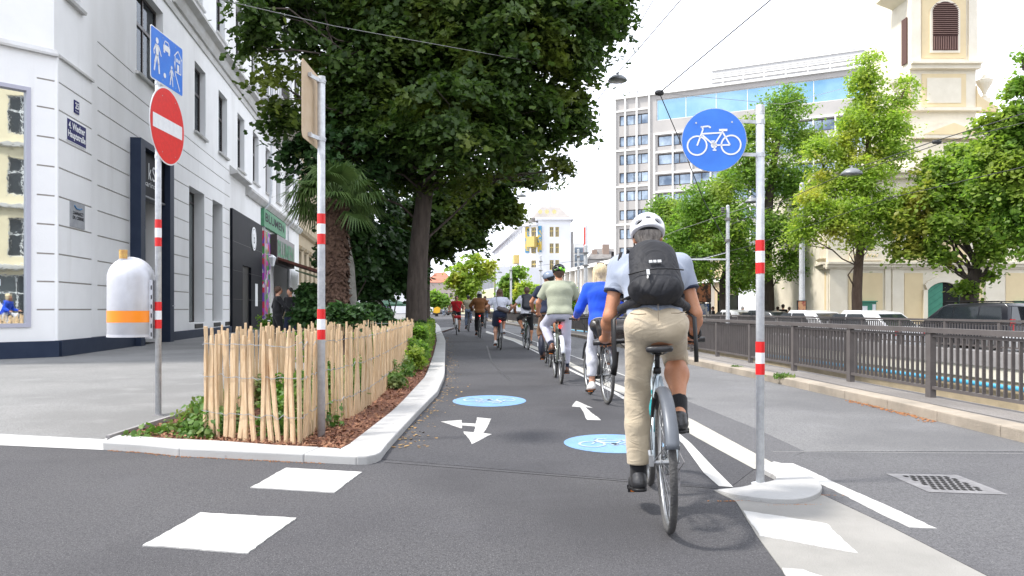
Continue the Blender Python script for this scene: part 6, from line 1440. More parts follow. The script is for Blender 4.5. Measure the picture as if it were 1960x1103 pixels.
# --- 3 man in sage shirt
sage = crease(cloth('sage green cotton', (.30, .32, .24), (.26, .28, .21), .12), 6, .5, (1, 1, .8), .03); pants3 = crease(cloth('pale lavender jeans', (.48, .49, .58), (.42, .43, .53), .15), 7, .45, (1, 1, 1.4), .03)
neon = mat('black and neon helmet', (.02, .022, .025), .35, col2=(.25, .75, .03), nscale=5.5, stops=(.56, .58))
b3, r3, J3 = pair(1074, 735, 1.5, outfit(h=.012, hh=.006, sc=1.0, sh=.97, crank=-70, lean=15, torso=.50, bar_z=1.04, gy=.68, bar_w=.31, shirt=sage, sleeve=.75, hem=-.03, tight=.022, bulk=1.06, fold=.0035, trouser=pants3, legs=(1.86, 1.86), ttight=.012, ankle=.052, sock=navy, sockh=.2, shoe=shoebrn, hair=HAIR_D, helmet=neon, skin=SKIN_T, seed=12, flare=.7, kneeout=.35, foot_pitch=(-.3, -.05), label='cyclist with a black and neon green helmet, sage shirt and pale trousers'),
   dict(col=bikepaint('olive grey', (.12, .14, .11)), label='dark olive bicycle with wide tyres ridden by the man in the sage shirt', sh=.97, crank=-70, fender=mat('pale fender', (.42, .44, .48), .4), bar_z=1.04, drop_y=.68, bar_w=.31))
# --- 4 navy shirt with grey helmet
helmb = mat('slate blue helmet shell', (.17, .21, .28), .35); tan4 = cloth('brown chinos', (.16, .085, .045))
b4, r4, J4 = pair(1053, 703, 2, outfit(h=.014, hh=.007, sc=1.03, sh=.97, crank=60, lean=10, torso=.51, bar_z=1.08, gy=.66, bar_w=.30, shirt=navy, sleeve=.6, hem=-.02, tight=.022, trouser=tan4, legs=(1.2, 1.2), ttight=.02, sock=navy, sockh=.6, shoe=shoebrn, hair=HAIR_K, helmet=helmb, visor=True, vents=False, skin=SKIN_T, seed=15, hy=.9, kneeout=.3, label='cyclist in navy with slate blue visor helmet, half hidden by the man in sage'),
   dict(col=bikepaint('black', (.02, .02, .022)), label='black bicycle ridden by the cyclist in navy', sh=.97, crank=60, bar_z=1.08, drop_y=.66, bar_w=.30, r=.33))
S = Solid(.012); S.ell((-.16, .22, .42), (.065, .19, .21), .03); S.disp = folds(.004, 30, 2); pn = S.build('pannier', mat('navy pannier cloth', (.018, .022, .040), .6), None); attach(pn, b4, 'dark navy rounded pannier hanging low on the bicycle of the cyclist in navy', 'bag')
m = MB(); m.box(-.235, -.20, .18, .26, .40, .48); m.build('pannier_patch', M['white'], pn)
# --- 5 boy with backpack
b5, r5, J5 = pair(1011, 670, 5, outfit(h=.015, sc=.97, sh=.93, crank=-75, lean=12, torso=.50, bar_z=1.03, gy=.66, bar_w=.30, shirt=whitec, sleeve=.6, hem=-.03, tight=.022, trouser=blk, legs=(1.25, 1.25), shoe=shoeblk, sole=solelt, hair=HAIR_D, skin=SKIN_T, seed=18, kneeout=.3, flare=1.2, label='cyclist in a white shirt and black shorts wearing a large black rucksack'),
   dict(col=bikepaint('dark green', (.02, .05, .03)), label='dark bicycle ridden by the cyclist with the large black rucksack', sh=.93, crank=-75, bar_z=1.03, drop_y=.66, bar_w=.30, lamp=False))
backpack(J5, r5, 'large square black rucksack on the cyclist in the white shirt', mat('black blue nylon', (.012, .014, .022), .5), .16, .10, .02, .38, .012, square=True)
# --- 6 woman with striped shirt
strp = cloth('striped cotton', (.66, .68, .74)); t = strp.node_tree; wv = t.nodes.new('ShaderNodeTexWave'); wv.bands_direction = 'Z'; wv.inputs['Scale'].default_value = 10; co = t.nodes.new('ShaderNodeTexCoord'); t.links.new(co.outputs['Object'], wv.inputs['Vector'])
rp_ = t.nodes.new('ShaderNodeValToRGB'); rp_.color_ramp.elements[0].position = .22; rp_.color_ramp.elements[1].position = .30; rp_.color_ramp.elements[0].color = (.10, .12, .22, 1); rp_.color_ramp.elements[1].color = (.68, .70, .76, 1); t.links.new(wv.outputs['Fac'], rp_.inputs[0]); t.links.new(rp_.outputs[0], t.nodes['Principled BSDF'].inputs['Base Color'])
b6, r6, J6 = pair(958, 670, 5, outfit(h=.015, sc=.94, sh=.90, crank=80, lean=8, torso=.50, bar_z=1.04, gy=.62, bar_w=.29, shirt=strp, sleeve=.65, hem=.0, tight=.022, trouser=navy, trouser_name='skirt', legs=(.85, .85), ttight=.04, bulk=1.05, shoe=shoewht, hair=HAIR_D, hairlen=.12, seed=21, flare=1.2, label='cyclist in a striped white shirt and navy skirt carrying a shoulder bag'),
   dict(col=bikepaint('black', (.02, .02, .022)), label='black bicycle with red rear light under the cyclist in the striped shirt', sh=.90, crank=80, fender=M['fender'], bar_z=1.04, drop_y=.62, bar_w=.29, step=True))
S = Solid(.012); p = J6['waist']+V((.06, -.16, -.02)); S.cap(p+V((-.10, 0, .02)), p+V((.12, 0, -.05)), .06, .075, .04); S.cut.append((p+V((0, 0, .08)), (0, 0, 1))); bg6 = S.build('shoulder_bag', mat('grey brown leather', (.07, .055, .055), .5), None); attach(bg6, r6, 'grey brown shoulder bag on the back of the cyclist in stripes', 'bag')
m = MB(); m.tube([p+V((-.12, 0, .06)), J6['chest']+V((-.10, -.145, .05)), J6['nb']+V((-.10, -.06, .03)), J6['nb']+V((-.08, .05, .03))], .012, 6, sq=.35); m.build('strap', M['plastic_blk'], bg6, smooth=True)
# --- 7 brown jacket, white helmet
brown = cloth('tan brown jacket', (.20, .085, .030), (.17, .07, .025)); 
b7, r7, J7 = pair(918.6, 647.6, 6, outfit(h=.018, hh=.009, sc=.98, sh=.95, crank=85, lean=6, torso=.52, bar_z=1.08, gy=.60, bar_w=.28, shirt=brown, shirt_name='jacket', sleeve=1.95, hem=-.06, tight=.034, trouser=blk, legs=(1.9, 1.9), ttight=.02, shoe=shoeblk, hair=HAIR_K, hairlen=.12, helmet=helmw, seed=25, flare=1.1, label='cyclist in a tan brown jacket, black trousers and white helmet'),
   dict(col=bikepaint('black', (.02, .02, .022)), label='dark bicycle with a red light ridden by the cyclist in the brown jacket', sh=.95, crank=85, bar_z=1.08, drop_y=.60, bar_w=.28))
# --- 8 beige vest and dark hair, far left
bei = cloth('sand beige shirt', (.30, .28, .20)); jean = cloth('faded jeans', (.15, .19, .27))
b8, r8, J8 = pair(897, 634.6, 6, outfit(h=.02, sc=1.0, sh=.97, crank=70, lean=10, torso=.52, bar_z=1.05, gy=.64, bar_w=.28, shirt=bei, sleeve=.2, hem=.0, tight=.03, trouser=jean, shoe=shoeblk, hair=HAIR_K, skin=SKIN_T, seed=28, label='farther cyclist in a sand beige vest and faded jeans'),
   dict(col=bikepaint('black', (.02, .02, .022)), label='bicycle under the farther cyclist in beige', sh=.97, crank=70, bar_z=1.05, drop_y=.64, bar_w=.28, lamp=False))
b10, r10, J10 = pair(929, 629, 6, outfit(h=.02, sc=1.05, sh=.98, crank=70, lean=8, torso=.53, bar_z=1.05, gy=.64, bar_w=.28, shirt=brown, sleeve=.6, hem=.0, tight=.03, trouser=jean, shoe=shoeblk, hair=HAIR_D, skin=SKIN_T, seed=33, label='farthest cyclist in brown and jeans, mostly hidden behind the brown jacket'),
   dict(col=bikepaint('silver', (.4, .4, .42), .5), label='silver bicycle of the farthest cyclist in jeans', sh=.98, crank=70, bar_z=1.05, drop_y=.64, bar_w=.28, lamp=False))
# --- 9 oncoming woman in red
redc = cloth('red blouse', (.58, .02, .03), (.48, .015, .025), .1)
b9, r9, J9 = pair(874, 640, 184, outfit(h=.012, sc=.97, sh=.90, crank=85, lean=4, torso=.50, bar_z=1.02, gy=.58, bar_w=.27, shirt=redc, shirt_name='blouse', sleeve=.25, hem=.0, tight=.024, bulk=1.12, trouser=blk, trouser_name='shorts', legs=(1.0, 1.0), ttight=.02, shoe=shoeblk, sole=solelt, hair=HAIR_D, seed=31, flare=1.0, face=True, label='oncoming cyclist in a sleeveless red blouse and black shorts'),
   dict(col=bikepaint('white', (.72, .72, .72)), label='white city bicycle coming towards the viewer under the woman in red', sh=.90, crank=85, fender=M['white'], step=True, bar_z=1.02, drop_y=.58, bar_w=.27, lamp=False))
m = MB(); m.tube([J9['nb']+V((.10, -.02, .04)), J9['chest']+V((.03, .16, .02)), J9['waist']+V((-.10, .15, .0)), J9['hip']+V((-.18, .05, .05))], .012, 6, sq=.35); bs9 = m.build('crossbody_strap', shoebrn, r9, smooth=True)
S = Solid(.012); S.cap((-.13, 1.05, .80), (.05, 1.05, .80), .07, .07, .04); S.disp = folds(.003, 30, 9); hbg = S.build('handlebar_bag', mat('red handlebar bag', (.5, .02, .025), .6), None); attach(hbg, b9, 'red handlebar bag on the front of the oncoming white bicycle', 'bag')
m = MB(); m.tube([(-.06, .98, .85), (-.06, .90, .97)], .006, 5); m.tube([(.02, .98, .85), (.02, .90, .97)], .006, 5); m.build('bag_hooks', M['plastic_blk'], hbg)
# ================================================================ right side trees
tree('plane_tree', (at(1470, 600, 42).x, 42, -.36), [at(1468, 560, 42), at(1466, 500, 42), at(1468, 430, 42), at(1475, 350, 42), at(1490, 260, 42.5), at(1500, 200, 43)],
     [blob(1500, 210, 43, 52), blob(1455, 250, 42, 49), blob(1540, 270, 43, 45), blob(1440, 320, 42, 57), blob(1380, 370, 41, 52), blob(1520, 350, 42, 54), blob(1330, 400, 41, 49), blob(1400, 430, 40, 59), blob(1490, 440, 41, 49), blob(1300, 450, 41, 39), blob(1440, 500, 40, 41), blob(1510, 500, 41, 37), blob(1350, 480, 40, 45)],
     1250, 32, .62, .155, M['leaf_mid'], M['bark'], 'tall light green tree with a black trunk right behind the round blue sign', TG, 50, 'kite', r0=.38, r1=.10, shell=.2)
tree('plane_tree', (at(1385, 600, 46).x, 46, -.36), [at(1384, 570, 46), at(1382, 540, 46), at(1394, 500, 46)],
     [blob(1400, 470, 46, 39), blob(1360, 450, 46, 41), blob(1300, 420, 46, 41), blob(1270, 400, 47, 34), blob(1310, 480, 46, 37), blob(1260, 440, 47, 25), blob(1420, 530, 46, 34), blob(1370, 400, 47, 39), blob(1340, 520, 46, 26)],
     800, 32, .62, .16, M['leaf_mid'], M['bark'], 'forked tree whose crown spreads above the white helmet of the nearest cyclist', TG, 30, 'kite', r0=.22, r1=.13, shell=.2)
tree('plane_tree', (at(1641, 600, 31).x, 31, -.36), [at(1640, 560, 31), at(1643, 510, 31), at(1648, 470, 31), at(1655, 380, 31), at(1662, 280, 31.3), at(1664, 180, 31.5), at(1664, 120, 31.5)],
     [blob(1664, 110, 31.5, 21), blob(1655, 150, 31.5, 34), blob(1660, 200, 31.5, 37), blob(1725, 190, 31.5, 29), blob(1735, 160, 31.5, 18), blob(1640, 240, 31, 41), blob(1710, 240, 31, 37), blob(1700, 290, 31, 47), blob(1610, 290, 31, 39), blob(1565, 280, 31, 26), blob(1650, 340, 30.5, 54), blob(1580, 350, 31, 39), blob(1560, 390, 30, 37), blob(1620, 410, 30, 47), blob(1690, 400, 30, 49), blob(1575, 440, 30, 36), blob(1650, 450, 30, 29), blob(1740, 400, 30, 36), blob(1530, 440, 30.5, 28), blob(1710, 445, 30, 24)],
     1300, 32, .46, .11, M['leaf_lime'], M['bark_brown'], 'bright yellow green tree with a slim pointed top in front of the church', TG, 50, 'kite', r0=.20, r1=.06, shell=.2)
tree('plane_tree', (at(1852, 600, 30).x, 30, -.36), [at(1855, 570, 30), at(1860, 545, 30), at(1868, 515, 30)],
     [blob(1790, 330, 30, 41), blob(1760, 380, 29.5, 39), blob(1820, 380, 30, 41), blob(1725, 420, 29.5, 31), blob(1790, 430, 29, 41), blob(1850, 430, 29.5, 41), blob(1900, 400, 30, 47), blob(1940, 440, 29.5, 45), blob(1730, 470, 29.5, 24), blob(1800, 490, 29, 21), blob(1895, 480, 29, 26), blob(1850, 300, 30.5, 26), blob(1840, 340, 30, 36), blob(1900, 528, 29.8, 10), blob(1845, 550, 29.6, 12), blob(1830, 285, 31, 15), blob(1770, 470, 29.3, 26)],
     860, 34, .46, .125, M['leaf_warm'], M['bark'], 'forked dark trunked tree with green and rusty leaves behind the black car', TG, 60, 'round', r0=.33, r1=.22, shell=.2)
tree('plane_tree', (at(2040, 600, 27).x, 27, -.36), [at(2035, 520, 27), at(2030, 420, 27), at(2020, 300, 27)],
     [blob(1940, 230, 27, 39), blob(1920, 290, 27, 45), blob(1950, 330, 26.5, 49), blob(1890, 350, 27, 34), blob(1950, 165, 27, 24), blob(1955, 110, 27, 10), blob(1990, 250, 27, 69), blob(1960, 400, 26.5, 49), blob(2010, 450, 26, 59), blob(1890, 240, 27.5, 24), blob(1880, 300, 27, 21)],
     680, 34, .46, .125, M['leaf_mid'], M['bark'], 'deep green tree crown entering from the right edge in front of the church', TG, 30, 'round', r0=.3, r1=.2, shell=.2)
# trees far down the street
for px, py, D, bl, lm, lb in ((900, 600, 78, [(905, 500, 22), (880, 520, 22), (925, 520, 20), (900, 540, 26), (865, 540, 14), (940, 505, 12), (890, 560, 20)], M['leaf_lime'], 'round yellow green tree far down the street above the oncoming cyclist'),
    (985, 600, 95, [(975, 540, 16), (985, 560, 20), (968, 570, 15), (990, 520, 12)], M['leaf_mid'], 'narrow green tree in front of the far white building'),
    (1010, 600, 92, [(1005, 555, 18), (1030, 560, 18), (1050, 575, 14), (1015, 575, 18)], M['leaf_lime'], 'low light green tree behind the cyclist with the black rucksack'),
    (1090, 600, 60, [(1088, 560, 11), (1090, 580, 13), (1080, 572, 9)], M['leaf_mid'], 'small green tree between the sage shirt and the blue blazer'),
    (835, 600, 120, [(830, 570, 12), (845, 575, 10)], M['leaf_mid'], 'tiny distant tree beside the huge trunk')):
    tree('far_tree', (at(px, py, D).x, D, 0), [at(px, 585, D), at(px, 560, D)], [blob(x, y, D, r) for x, y, r in bl], 210, 26, D*.008, D*.0042, lm, M['bark'], lb, 'far street trees', 12, 'kite', r0=.18, r1=.1, shell=.2)

# ================================================================ far buildings
M['officewall'] = mat('grey office panel', (.42, .40, .38), .8, col2=(.37, .355, .34), nscale=.3)
M['officefin'] = mat('white office fins', (.78, .77, .74), .7)
M['officeglass'] = mat('office window glass', (.42, .50, .58), .10, .45, col2=(.10, .14, .20), nscale=.35)
M['skyglass'] = mat('blue glass band', (.30, .47, .60), .06, .6, col2=(.16, .32, .46), nscale=.1)
PL = at(1178, 592, 130); PR = at(1640, 592, 113); PL.z = 0; PR.z = 0; uo = (PR-PL).normalized(); no = V((uo.y, -uo.x, 0)); Lo = (PR-PL).length+14
off = empty('office_building', PL, label='tall grey office block with white fins and a blue glass top storey', cat='building')
zr = at(1178, 192, 130).z; fh = 35.0*130/F
def so(px): k = (px-CX)/F; return (k*PL.y-PL.x)/(uo.x-k*uo.y)
s1 = so(1243); s2 = so(1252); ops = []
rows = [zr-2.1-fh*(i+1)*1.0-1.15*0 for i in range(10)]
zt = [H+(592-y)/F*130 for y in (243, 283, 318, 352, 387, 423, 459, 494, 530, 560)]
for i, z in enumerate(zt): ops.append((.7, s1-.2, z, z+1.75, .3, 'w'))
zt2 = [H+(592-y)/F*124 for y in (275, 311, 352, 388, 424, 460, 496, 532)]
for z in zt2: ops.append((s2+.6, Lo-.6, z, z+1.85, .3, 'w'))
zb0 = H+(592-232)/F*127
ops.append((s2+.4, Lo-.4, zb0, zb0+3.5, .3, 'w'))
f_, Wo = facade(off, 'wall', PL, uo, no, Lo, 0, zr, ops, M['officewall'])
for i, (a, b, c, d, e, k) in enumerate(ops[:-1]): window(off, Wo, a, b, c, d, .28, M['darkframe'], M['officeglass'], vert=tuple((j/ (12 if b > 20 else 4)) for j in range(1, 12 if b > 20 else 4)), fw=.14 if i < 10 else .18, name='window_band', ft=.08)
a, b, c, d, e, k = ops[-1]; window(off, Wo, a, b, c, d, .28, M['officefin'], M['skyglass'], vert=tuple(j/9 for j in range(1, 9)), fw=.10, name='glass_storey', ft=.08)
m = MB()
for i, z in enumerate(zt):
    if i % 2 == 0: m.obox(Wo(-.2, z+2.35, 0), uo*(s1+.3), no*.25, (0, 0, .28))
for z in zt2: m.obox(Wo(s2, z+2.0, 0), uo*(Lo-s2), no*.25, (0, 0, .28))
for i, s in enumerate([0, s1*.30, s1*.64, s1]): m.obox(Wo(s-.12, 0, .002), uo*.26, no*.33, (0, 0, zr))
for i in range(int((Lo-s2)/3.1)): m.obox(Wo(s2+3.1*i, 0, .002), uo*.22, no*.3, (0, 0, zt2[0]+2.1))
m.obox(Wo(-.3, zr, -1), uo*(Lo+.4), no*1.4, (0, 0, .35)); m.build('fins', M['officefin'], off, True)
m = MB(); m.obox(Wo(0, 0, -.35), uo*Lo, no*-14, (0, 0, zr-.02)); m.build('building_core', M['officewall'], off, True)
m = MB()
for i in range(16): m.obox(Wo(2+i*3.2, zr+.35, -.1), uo*.14, no*.1, (0, 0, 1.5))
m.obox(Wo(1, zr+1.8, -.1), uo*(Lo-1), no*.1, (0, 0, .14)); m.obox(Wo(1, zr+1.1, -.1), uo*(Lo-1), no*.1, (0, 0, .10)); m.build('roof_railing', M['officefin'], off, True)
M['plant'] = mat('grey plant room louvres', (.38, .38, .38), .6); m = MB(); m.obox(Wo(so(1355), zr+.4, -3), uo*(Lo-so(1355)), no*-6, (0, 0, 3.6)); pr = m.build('plant_room', M['plant'], off, True)
m = MB()
for i in range(5): m.obox(Wo(so(1355), zr+1.0+i*.65, -2.99), uo*(Lo-so(1355)), no*.12, (0, 0, .10))
m.build('louvres', M['officefin'], pr, True)
m = MB(); 
for s in (1.0, 2.2, 3.6): m.tube([Wo(s, zr+.3, -1), Wo(s, zr+1.6, -1)], .08, 5)
m.obox(Wo(.8, zr+1.3, -1), uo*7, no*.1, (0, 0, .12)); m.build('roof_mast', M['iron'], off, True)
# long low gallery with pale piers
PA = at(1053, 592, 168); PB = at(1183, 592, 119); PA.z = PB.z = 0; uc_ = (PB-PA).normalized(); nc_ = V((-uc_.y, uc_.x, 0)); nc_ = nc_ if nc_.x < 0 else -nc_
gal = empty('gallery_building', PA, label='long low building with white piers and beige panels behind the blonde cyclist', cat='building'); GL = (PB-PA).length+40; M['galbeige'] = mat('beige panels', (.55, .45, .29), .8, col2=(.50, .40, .26), nscale=.4)
gops = [(1.2+4.2*k, 4.9+4.2*k, .5, 3.9, .4, 'w') for k in range(int(GL/4.2)-1)]
f_, Wg = facade(gal, 'wall', PA, uc_, nc_, GL, 0, 8.6, gops, M['galbeige'])
for a, b, c, d, e, k in gops: window(gal, Wg, a, b, c, d, .38, M['darkframe'], M['glass'], vert=(.33, .66), fw=.12)
m = MB()
for k in range(int(GL/4.2)): m.obox(Wg(.55+4.2*k, 0, .002), uc_*.5, nc_*.9, (0, 0, 8.4))
m.obox(Wg(-.5, 8.4, -.3), uc_*(GL+.5), nc_*1.4, (0, 0, .6)); m.obox(Wg(-.3, 4.1, .003), uc_*GL, nc_*.4, (0, 0, .3)); m.build('piers', M['officefin'], gal, True)
m = MB(); m.obox(Wg(0, 0, -.45), uc_*GL, nc_*-12, (0, 0, 8.5)); m.build('building_core', M['officewall'], gal, True)
# slate roofed house behind it
D = 185; h0 = at(1120, 505, D); ho = empty('grey_roof_house', (h0.x, D, 0), label='grey roofed house with chimneys left of the office block', cat='building')
m = MB(); x0, x1 = at(1127, 592, D).x, at(1182, 592, D).x; m.box(x0, x1, D, D+12, 0, at(0, 496, D).z); m.build('wall', M['officewall'], ho, True)
M['slateroof'] = mat('slate roof', (.16, .15, .145), .8, col2=(.22, .21, .2), nscale=1); m = MB(); zt_ = at(0, 496, D).z; m.prism([(x0, D-.3, zt_), (x0+2, D+5, zt_+3), (x0+2, D+6, zt_+3), (x0, D+12, zt_)], (x1-x0, 0, 0)); m.build('roof', M['slateroof'], ho, True)
m = MB(); cx = at(1162, 0, D).x; m.box(cx-.8, cx+.8, D+2, D+3.5, zt_+.5, zt_+3.8); m.box(cx-3.4, cx-2.2, D+2, D+3.5, zt_+.5, zt_+2.4); m.build('chimney', mat('chimney brick', (.36, .27, .22), .9), ho, True)
m = MB(); cx = at(1178, 0, D-2).x; m.box(cx-.9, cx+1.2, D-2, D-1, zt_-1.2, zt_+1.6); m.build('antenna_box', M['plastic_blk'], ho, True)
# white corner building with yellow windows
D = 175; xa, xb = at(1030, 592, D).x, at(1093, 592, D).x; zt_ = at(0, 421, D).z
jug = empty('white_corner_building', (xa, D, 0), label='far white corner building with yellow windows and a painted balcony', cat='building'); M['jugwhite'] = mat('bright white render', (.76, .77, .80), .85, col2=(.70, .71, .74), nscale=.3); M['yel'] = mat('yellow window frame', (.50, .38, .12), .6)
zs = [at(0, y, D).z for y in (453.5, 485, 517, 549)]; wh = 19*D/F; px2x = lambda p: at(p, 592, D).x
ops = [(px2x(a)-xa, px2x(b)-xa, z, z+wh, .3, 'w') for z in zs for a, b in ((1052, 1059.5), (1063, 1070))]
f_, Wj = facade(jug, 'wall', V((xa, D, 0)), V((1, 0, 0)), V((0, -1, 0)), xb-xa, 0, zt_, ops, M['jugwhite'])
for a, b, c, d, e, k in ops: window(jug, Wj, a, b, c, d, .28, M['yel'], M['glass'], hor=(.6,), fw=.16)
xc = px2x(1002); uj = V((xc-xa, 2.5, 0)).normalized(); Lj = V((xc-xa, 2.5, 0)).length; nj = V((-uj.y, uj.x, 0)); nj = nj if nj.y < 0 else -nj
def jj(px): k = (px-CX)/F; return (k*D-xa)/(uj.x-k*uj.y)
zc_ = [at(0, y, D).z for y in (453.5, 485, 517, 549)]
ops = [(jj(b), jj(a), z, z+wh, .3, 'w') for z in zc_ for a, b in ((1016.5, 1026),)]
f_, Wk = facade(jug, 'corner_wall', V((xa, D, 0)), uj, nj, Lj, 0, zt_-1.2, ops, M['jugwhite'])
for a, b, c, d, e, k in ops: window(jug, Wk, a, b, c, d, .28, M['yel'], M['glass'], hor=(.6,), fw=.2)
P3 = V((xa, D, 0))+uj*Lj; P4 = at(944, 592, 262); P4.z = 0; us_ = (P4-P3).normalized(); ns_ = V((us_.y, -us_.x, 0)); ns_ = ns_ if ns_.x < 0 else -ns_; Ls = (P4-P3).length
ops = [(3+4.6*k, 4.6+4.6*k, z, z+wh, .3, 'w') for z in zc_+[2.0] for k in range(int(Ls/4.6)-1) if k < 16]
f_, Wl = facade(jug, 'side_wall', P3, us_, ns_, Ls, 0, zt_-1.2, ops, M['jugwhite'])
for a, b, c, d, e, k in ops[:60]: window(jug, Wl, a, b, c, d, .28, M['yel'], M['glass'], hor=(.6,), fw=.2)
m = MB(); m.obox((xa-.6, D-.7, zt_), (xb-xa+1.2, 0, 0), (0, 6, 0), (0, 0, .5)); m.prism([V((xa, D, zt_-1.2))+nj*.9, V((xa, D, zt_-.7))+nj*.9, V((xa, D, zt_-.7))-nj*2, V((xa, D, zt_-1.2))-nj*2], uj*Lj); m.prism([P3+ns_*.9+V((0, 0, zt_-1.2)), P3+ns_*.9+V((0, 0, zt_-.7)), P3-ns_*2+V((0, 0, zt_-.7)), P3-ns_*2+V((0, 0, zt_-1.2))], us_*Ls); m.build('cornice', M['jugwhite'], jug, True)
m = MB(); m.prism([(xa-1.5, D+.3, zt_+.5), (xa+.8, D+3, zt_+3.4), (xb-2.5, D+3, zt_+3.4), (xb, D+.3, zt_+.5)], (0, 9, 0)); q = P3+V((0, 0, zt_-.7)); m.prism([q, q-ns_*4+V((0, 0, 3.2)), q-ns_*9+V((0, 0, 3.2)), q-ns_*10], us_*Ls*.97); m.build('roof', mat('weathered grey roof', (.34, .32, .30), .8, col2=(.28, .26, .25), nscale=.6), jug, True)
m = MB(); m.tube([(px2x(1055), D+4, zt_+3), (px2x(1055), D+4, zt_+9)], .10, 6)
m.build('roof_mast', M['iron'], jug, True)
m = MB()
for px in (1034, 1047, 1061): m.torus(.85, .22, (0, 0, 0), 14, 5); 
m = MB()
for px in (1034, 1047, 1061): m.lathe([(.5, -.1), (.5, .1)], (px2x(px), D+.2, zt_+1.9), 12, 'y')
m.build('round_dormers', mat('pale gold ornament', (.6, .52, .25), .6), jug, True)
zb = at(0, 463, D).z; cxb = (jj(1008)+jj(1034))/2; m = MB(); m.obox(Wk(jj(1029), zb-1.2, 0), uj*(jj(1014)-jj(1029)), nj*1.4, (0, 0, 2.4)); m.build('balcony', M['yel'], jug, True)
M['mural'] = mat('painted balcony mural', (.03, .16, .30), .7, col2=(.42, .30, .04), nscale=.55, stops=(.48, .52)); m = MB()
m.obox(Wk(jj(1037), zb-2.4, .01), uj*(jj(1030)-jj(1037)), nj*.2, (0, 0, 6)); m.obox(Wk(jj(1013), zb-2.4, .01), uj*(jj(1006)-jj(1013)), nj*.2, (0, 0, 6)); m.build('mural', M['mural'], jug, True)
for s in (8, 24, 42):
    m = MB(); m.obox(Wl(s, 12.4, 0), us_*4, ns_*1.3, (0, 0, 2.0)); m.build('balcony', M['yel'] if s == 8 else M['jugwhite'], jug, True)
m = MB(); m.box(xa+.3, xb-.01, D+.35, D+14, 0, zt_-.01); m.build('building_core', M['jugwhite'], jug, True)
# slender tower slab and mast right of it
m = MB(); a = at(1093, 592, 178); b = at(1098, 592, 178); m.box(a.x+.1, b.x, 178, 190, 0, at(0, 443, 178).z)
thing('grey_party_wall', m, M['officewall'], 'narrow grey wall stripe right of the far white corner building', 'building')
gb = empty('glass_building', (at(1110, 592, 210).x, 210, 0), label='small pale glass building between the white corner building and the red banner', cat='building')
m = MB(); m.box(at(1099, 0, 210).x, at(1122, 0, 210).x, 210, 220, 0, at(0, 466, 210).z); m.build('wall', M['officefin'], gb, True)
m = MB(); 
for y0, y1 in ((474, 484), (488, 500), (504, 516)): m.box(at(1100, 0, 210).x, at(1120, 0, 210).x, 209.6, 210.02, at(0, y1, 210).z, at(0, y0, 210).z)
m.build('windows', M['officeglass'], gb, True)
D = 120; p = at(1122, 592, D); fl = empty('flag_mast', (p.x, D, 0), label='mast with a tall narrow red and white banner above the blonde cyclist', cat='flag')
m = MB(); m.tube([(p.x, D, 0), (p.x, D, at(0, 432, D).z)], .12, 8); m.build('mast', M['galv'], fl, True)
m = MB(); m.box(at(1117, 0, D).x, at(1121, 0, D).x, D-.02, D+.02, at(0, 485, D).z, at(0, 435, D).z); m.build('banner', mat('red banner', (.62, .10, .08), .8), fl, True)
m = MB(); m.box(at(1123, 0, D).x, at(1127, 0, D).x, D-.02, D+.02, at(0, 485, D).z, at(0, 432, D).z); m.build('banner', M['white'], fl, True)
# pale house with red roof closing the street, and street edge buildings far left
D = 230; x0, x1 = at(812, 0, D).x, at(866, 0, D).x; zt_ = at(0, 541, D).z; m = MB(); rh = empty('red_roof_house', ((x0+x1)/2, D, 0), label='distant pale house with a red tiled roof left of the oncoming cyclist', cat='building')
m.box(x0, x1, D, D+14, 0, zt_); m.build('wall', mat('pale pink render', (.50, .43, .38), .9), rh, True)
m = MB(); m.prism([(x0, D-.4, zt_), (x0+3, D+6, zt_+3.4), (x1-3, D+6, zt_+3.4), (x1, D-.4, zt_)], (0, 10, 0)); m.build('roof', mat('red roof tiles', (.36, .12, .08), .85, col2=(.42, .17, .11), nscale=.5), rh, True)
m = MB()
for i in range(6):
    for j in range(2): m.box(x0+1.0+i*1.35, x0+1.7+i*1.35, D-.05, D+.02, 1.6+j*3, 3.0+j*3)
m.build('windows', M['glass'], rh, True)
m = MB(); m.prism([(x0-26, D-20, 0), (x0-26, D-20, 15), (x0+2, D-20, 11), (x0+2, D-20, 0)], (0, 10, 0))
thing('pale_block', m, M['jugwhite'], 'pale distant block glimpsed between the shrubs and the huge trunk', 'building')
g0 = at(921, 592, 150); g1 = at(945, 592, 190); 
st = empty('striped_facade', (g0.x, 150, 0), label='low building with yellow and grey window bands left of the far white building', cat='building'); u_ = V((g1.x-g0.x+3.3, 40, 0)).normalized(); g0 = at(941, 592, 130)
u_ = V((-.165, 1, 0)).normalized(); n_ = V((-u_.y, u_.x, 0)); sops = [(0.5, 69, z, z+1.9, .2, 'w') for z in (1.2, 4.6)]
P0 = V((at(946, 0, 125).x, 125, 0)); f_, Wst = facade(st, 'wall', P0, u_, n_, 70, 0, 8.2, sops, mat('pale yellow panel', (.52, .50, .33), .8))
for a, b, c, d, e, k in sops: window(st, Wst, a, b, c, d, .18, M['greyframe'], M['glass'], vert=tuple(i/16 for i in range(1, 16)), fw=.14)
m = MB(); m.obox(Wst(0, 0, -.25), u_*70, n_*-8, (0, 0, 8.1)); m.build('building_core', M['jugwhite'], st, True)

